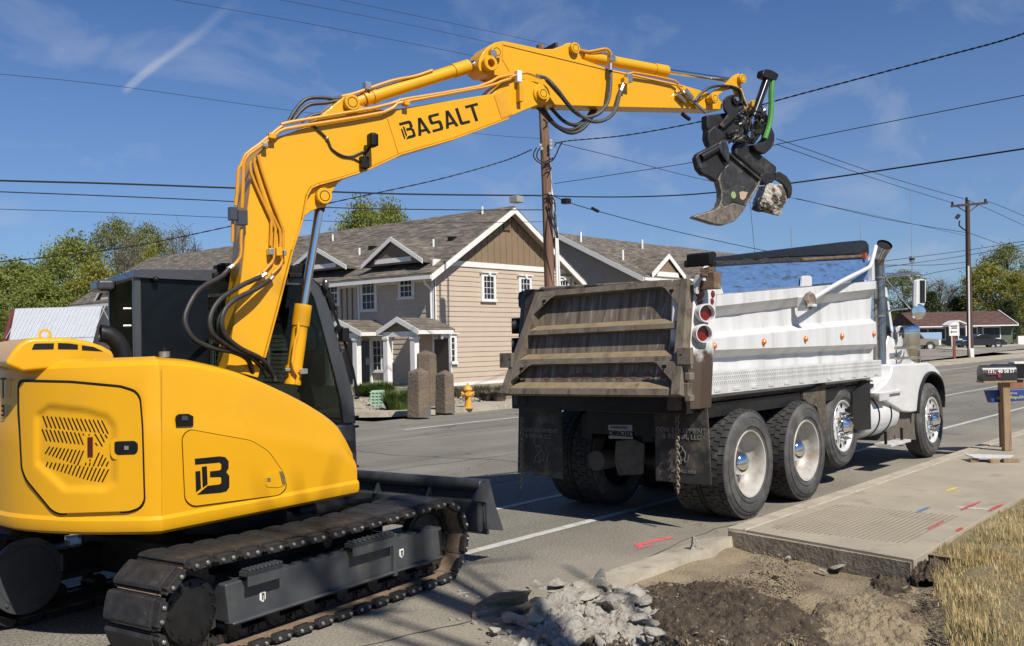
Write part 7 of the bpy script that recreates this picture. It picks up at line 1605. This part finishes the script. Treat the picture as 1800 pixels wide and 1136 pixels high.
shrub('ornamental_grass','grass tuft at the foot of the porch column',706,703,40,18,GRS,300,seed=12)
shrub('lavender_bush','grey-green bush between the basalt column and the hydrant',808,700,40,20,LF5,500,seed=5)
shrub('lavender_bush','grey-green bush right behind the hydrant',846,699,44,22,LF5,500,seed=6)
shrub('lavender_bush','grey-green bush touching the left end of the tailgate',880,697,30,20,LF5,400,seed=7)
shrub('low_bush','brown twiggy bush right of the hydrant',858,706,44,18,BARK,500,seed=8)
shrub('low_bush','brown twiggy bush just left of the tailgate',878,707,30,20,BARK,400,seed=9)
shrub('weeds','green weeds in front of the parked pickup',1665,622,40,5,GRS,300,seed=10)
shrub('weeds','green weeds along the low house front',1780,607,40,5,GRS,300,seed=11)
# dry grass on the verge: one mass of blades
def blades(name,n,area,h0,h1,mat,seed,dens=None,w=.004,lean=.5):
    rng=np.random.default_rng(seed); V_=[];F=[]
    x0,x1,y0,y1=area; X=rng.uniform(x0,x1,n*2); Y=rng.uniform(y0,y1,n*2); c=0; out=[]
    for x,y in zip(X,Y):
        e=(2.22 if x>7.1 else 2.22-(7.1-x)*.38)+noise.noise(V((x*1.7,0,5)))*.12+noise.noise(V((x*6,y*2,5)))*.06+(.10 if x>7.62 else 0)+max(0,(x-8.5))*.09*(1 if x<13 else .6)
        if y>e: continue
        if dens and dens(x,y)<rng.random(): continue
        out.append((x,y)); 
        if len(out)>=n: break
    m=len(out); P=np.zeros((m,3)); P[:,0]=[o[0] for o in out]; P[:,1]=[o[1] for o in out]; P[:,2]=[ .06+noise.noise(V((o[0]*2,o[1]*2,1)))*.03 for o in out]
    a=rng.uniform(0,2*math.pi,m); L=rng.uniform(h0,h1,m); cl=np.array([noise.noise(V((o[0]*2.2,o[1]*2.2,9))) for o in out]); L*=(1+1.1*cl); ln_=rng.uniform(0,lean,m)*L
    d=np.stack([np.cos(a)*ln_,np.sin(a)*ln_,L],1); s=np.stack([-np.sin(a),np.cos(a),np.zeros(m)],1)*w
    mid=P+d*np.array([.35,.35,.6]); tip=P+d
    vs=np.stack([P-s,P+s,mid+s*.7,mid-s*.7,tip],1).reshape(-1,3).astype(np.float32); me=bpy.data.meshes.new(name); me.vertices.add(5*m); me.vertices.foreach_set('co',vs.ravel())
    b=np.arange(m)*5; loops=np.stack([b,b+1,b+2,b+3,b+3,b+2,b+4],1).ravel().astype(np.int32); me.loops.add(7*m); me.loops.foreach_set('vertex_index',loops); me.polygons.add(2*m)
    ls=np.stack([np.arange(m)*7,np.arange(m)*7+4],1).ravel().astype(np.int32); me.polygons.foreach_set('loop_start',ls); me.polygons.foreach_set('loop_total',np.tile([4,3],m).astype(np.int32)); me.update(calc_edges=True); me.materials.append(mat)
    o=bpy.data.objects.new(name,me); COL.objects.link(o); return tag(o,None,None,None,'stuff')
o=blades('dry_grass',120000,(4.6,15,-1.6,2.9),.02,.08,STRAW,1,lambda x,y:.35+.65*(noise.noise(V((x*1.4,y*1.4,20)))+.5)); tag(o,'dry straw-coloured grass covering the verge at the lower right','grass')
o=blades('dry_grass_litter',30000,(4.6,15,-1.6,2.9),.01,.025,STRAW,2,None,  .004,3.5); tag(o,'flattened straw lying between the dry grass stems','grass')
o=blades('green_weeds',9000,(5.2,14,-1,2.9),.02,.06,GRS,3,lambda x,y:1 if noise.noise(V((x*1.1,y*1.1,33)))>.22 else .02,.006,1.0); tag(o,'patches of green weeds in the dry grass','weeds')
# ------------------------------------------------------------------ broken concrete, soil heap, clods
def heap(name,label,cat,c,rx,ry,h,seed,mat,rot=0,n=70,fr=5,kind='stuff'):
    mb=MB(); I=[]
    cs,sn=math.cos(rot),math.sin(rot)
    for i in range(n+1):
        row=[]
        for j in range(n+1):
            u=-1+2*i/n;w=-1+2*j/n; rr=math.hypot(u,w)*(1+.25*noise.noise(V((u*1.5,w*1.5,seed)))); z=h*max(0,1-rr*rr)**1.2*(1+.5*noise.noise(V((u*2,w*2,seed+3)))); x=c[0]+u*rx*cs-w*ry*sn;y=c[1]+u*rx*sn+w*ry*cs
            z+=(.03*noise.noise(V((x*fr*1.6,y*fr*1.6,seed)))+.03*noise.noise(V((x*fr*4,y*fr*4,seed)))+.022*noise.noise(V((x*38,y*38,seed)))+.012*noise.noise(V((x*70,y*70,seed))))*min(1,max(0,(1.05-rr)*4)) -(.1 if rr>1 else 0)
            row.append(mb.P((x,y,c[2]+z)))
        I.append(row)
    for i in range(n):
        for j in range(n): mb.F((I[i][j],I[i+1][j],I[i+1][j+1],I[i][j+1]))
    o=mb.build(name,mat,None,smooth=60); return tag(o,label,cat,None,kind)
q=onz(1265,1080,-.05); heap('soil_heap','dark brown heap of loose soil beside the broken concrete','soil',(q.x,q.y,-.10),1.0,.66,.17,3,SOIL,rot=.9,n=110)
q=onz(1530,1095,-.08); heap('soil_heap','low tan mound of rough dirt between the dark heap and the dry grass','soil',(q.x,q.y,-.085),.75,.42,.05,23,DIRT,rot=.4,n=80)
q=onz(1060,1150,-.05); heap('soil_heap','dark loose soil at the bottom edge below the concrete rubble','soil',(q.x,q.y,-.14),.45,.35,.16,9,SOIL,rot=.3)
q=onz(1640,1010,.0); heap('turf_clod','dark torn turf clod at the corner of the pavement slab','soil',(q.x,q.y,.0),.26,.18,.10,5,SOIL,rot=.2,n=50,fr=9)
q=onz(1570,1040,-.1); heap('turf_clod','dark undercut turf clod between the dirt and the dry grass','soil',(q.x,q.y,-.10),.30,.20,.09,6,SOIL,rot=.5,n=50,fr=9)
q=onz(1020,1090,0); heap('crushed_concrete','pale crushed concrete spread under the broken kerb blocks','rubble',(q.x,q.y,-.055),1.05,.58,.085,13,CONCF,rot=.35,n=110,fr=8)
def chunk(px,py,w,h,d,seed,label,z=0,amp=.12,rot=None,mat=CONCF,fac=7,name='concrete_block'):
    b=onz(px,py,z); k=(b-CAM).dot(fw)/FPX; o=rock(name,b+V((0,0,h*k*.35)),w*k/2,d*k/2,h*k/2,seed,mat,4,amp,1.4,label,'concrete','broken concrete blocks',facets=fac)
    o.rotation_euler=rot or (0,0,random.uniform(0,3)); return o
big=[(952,1086,76,44,70,31,'left of the two big broken concrete blocks, in front of the fallen slab',(.1,.2,.5)),
 (1000,1072,96,46,80,32,'middle pale broken concrete block below the upright shard',(0,.1,.7)),
 (1082,1078,112,54,90,33,'biggest broken concrete block on the right beside the dark soil',(.05,0,.65)),
 (1050,1095,50,44,46,34,'squared broken concrete block between the middle and the biggest one',(.3,.1,.2)),
 (935,1112,60,42,50,35,'small broken concrete block at the lower left of the rubble',(0,.3,.9)),
 (1000,1118,74,48,60,36,'broken concrete block at the bottom edge of the rubble, below the middle one',(.2,0,.3)),
 (968,1042,56,18,44,37,'flat broken concrete slab piece on top of the left block',(.1,.05,.3)),
 (945,1030,62,14,40,38,'flat pale slab piece lying on the asphalt edge behind the blocks',(.05,0,.4)),
 (1062,1040,44,24,34,39,'flat piece wedged below the upright shard',(.2,.1,.8)),
 (1020,1040,50,20,40,40,'flat piece left of the upright shard',(.1,.15,.1)),
 (1112,1048,60,26,50,41,'low broken piece where the gutter ends, right of the shard',(.1,0,.6)),
 (1000,1050,40,26,40,43,'angular piece between the flat ones above the middle block',(.4,.1,.8))]
for px,py,w,h,d,s,lb,rt in big: chunk(px,py,w*1.08,h*.9,d,s,lb,-.03,.13,rt,fac=9)
# tilted asphalt-and-concrete slab on the left of the rubble
P=[onz(828,1094,-.02),onz(920,1078,-.03),onz(928,1040,.16),onz(870,1040,.10),onz(832,1060,.06)]
mb=MB(); mb.prism([V((p.x,p.y,z)) for p,z in zip(P,(.03,.05,.16,.10,.05))],(.02,.0,-.085)); o=mb.build('fallen_slab',CONCU,None,bevel=.02,seg=3); tag(o,'tilted slab with a brown underside on the left of the rubble','concrete')
P=[onz(1035,1030,0)]; b=P[0]; k=(b-CAM).dot(fw)/FPX; M=basis(r0,V((-r0.y,r0.x,0)),(0,0,1),b)
o=MB(M).prism([(-2*k,.0,-6*k),(24*k,.0,-8*k),(30*k,.02,6*k),(27*k,.0,28*k),(22*k,0,30*k),(8*k,.02,12*k)],(.01,.05,.0)).build('concrete_shard',CONCF,None,bevel=.004); tag(o,'upright pointed concrete shard sticking out of the rubble','concrete')
b=onz(1225,968,.02); k=(b-CAM).dot(fw)/FPX; M=basis(r0,V((-r0.y,r0.x,0)),(0,0,1),b); o=MB(M).prism([(-12*k,0,0),(16*k,0,0),(6*k,.0,8*k),(0,0,22*k),(-6*k,0,24*k),(-8*k,0,8*k)],(0,.06,0)).build('concrete_shard',CONCF,None,bevel=.008); tag(o,'small pointed concrete piece standing on the gutter edge','concrete')
for k,(px,py,w,d) in enumerate(((905,1048,54,44),(978,1030,46,40),(1030,1052,50,44),(1088,1044,50,40),(1130,1062,40,34),(900,1092,50,40),(950,1064,44,40),(1128,1092,44,40),(1150,1118,40,36),(870,1112,40,30))):
    chunk(px,py,w,12+k%3*4,d,70+k,['flat pale slab flake at the left end of the rubble','flat slab flake behind the left block','flat slab flake between the shard and the middle block','flat slab flake right behind the biggest block','flat slab flake at the right end of the rubble','flat slab flake in front of the tilted slab','flat slab flake lying on the left block','flat slab flake right in front of the biggest block','flat slab flake lowest on the right, on dark soil','flat slab flake lowest on the left, on asphalt'][k],.02,.10,(random.uniform(-.12,.12),random.uniform(-.12,.12),random.uniform(0,3)),fac=8,name='slab_flake')
# small loose pieces: a few templates, copied
tm=[rock('concrete_piece',(0,0,0),.05*a,.04*b,.025*c,50+i,CONCF,2,.25,1.5,facets=5) for i,(a,b,c) in enumerate(((1,1,1),(1.4,.9,.6),(.7,.8,1.1),(1.7,1.3,.5)))]
ni=0
def piece(px,py,z,sc,label,grp='small loose pieces of concrete around the rubble'):
    global ni
    t=tm[ni%4]; o=t if ni<4 else t.copy()
    if ni>=4: COL.objects.link(o)
    ni+=1; b=onz(px,py,z); o.location=b+V((0,0,.01*sc)); o.scale=(sc,sc,sc); o.rotation_euler=(random.uniform(-.4,.4),random.uniform(-.4,.4),random.uniform(0,6)); tag(o,label,'concrete',grp); return o
random.seed(5)
for px,py,s,lb in ((800,1050,.8,'loose concrete flake on the asphalt nearest the track'),(822,1048,.9,'loose concrete flake second nearest the track'),(1014,971,.5,'single small pale flake on the open asphalt below the lane line'),(1027,1000,.5,'small grey clod on the asphalt behind the shard'),(1180,1003,.9,'loose piece on the gutter edge above the dark soil'),(1194,1080,1.1,'pale piece lying on the dark soil heap'),(1345,1056,1.0,'pale piece on top of the dark soil heap'),(1470,1000,1.3,'pale broken piece in the dug strip below the slab'),(1518,996,1.1,'pale piece under the slab edge'),(1444,1004,.8,'smaller pale piece left of those below the slab'),(1385,984,.9,'brown lump below the left end of the slab')): piece(px,py,-.02 if px<1150 else -.05,s,lb,None)
for k in range(150):
    px=random.gauss(1000,75); py=1050+random.random()*86
    if px<850 or px>1180: continue
    piece(px,py,random.uniform(-.03,.03),random.choice([.25,.35,.5,.7,1.0]),['small pale concrete piece among the blocks on the left half of the rubble','small pale concrete piece among the blocks on the right half of the rubble','small pale concrete piece at the bottom edge of the picture below the blocks'][0 if py<1100 and px<1000 else 1 if py<1100 else 2])
for k in range(40):
    piece(random.uniform(790,960),random.uniform(1030,1136),.0,random.choice([.2,.3,.45]),'small concrete flake on the asphalt between the crawler track and the rubble')
for k in range(45):
    piece(random.uniform(1140,1400),random.uniform(1030,1130),.0,random.choice([.15,.22,.3]),'tiny pale crumb scattered on the dark soil heap','pale crumbs on the soil heap')
# soil crumbs
rng=np.random.default_rng(8); mb=MB()
for k in range(3500):
    px=rng.uniform(1130,1640); py=rng.uniform(965,1136)
    if py<965+(px-1320)*.16: continue
    if px<1320 and py<1000+(1320-px)*.2: continue
    b=onz(px,py,-.10 if px>1420 else -.03); s=rng.uniform(.002,.006)*(1.5 if px<1400 else 1)*(2 if rng.random()<.03 else 1); R=Matrix.Rotation(rng.uniform(0,3),3,V(rng.normal(size=3)).normalized())
    mb.box(b-V((s,s,s*.7)),b+V((s,s*.8,s*.7)),R)
o=mb.build('soil_crumbs',DIRT,None,smooth=0); tag(o,'loose crumbs of dirt strewn over the dug strip','soil',None,'stuff')
# gravel stones of the garden bed
mb=MB()
for k in range(2600):
    px=rng.uniform(600,960); py=rng.uniform(700,738)
    b=onz(px,py,.11)
    if b.y<18.5 or b.x<16.6: continue
    s=rng.uniform(.02,.05); R=Matrix.Rotation(rng.uniform(0,3),3,V(rng.normal(size=3)).normalized()); mb.box(b-V((s,s,s*.6)),b+V((s,s*.8,s*.6)),R)
o=mb.build('gravel_stones',pm('gravel_stone',(.40,.35,.27),(.20,.17,.14),scale=3,rough=.9),None,smooth=0); tag(o,'round gravel stones of the garden bed','gravel',None,'stuff')
SC['built']=1
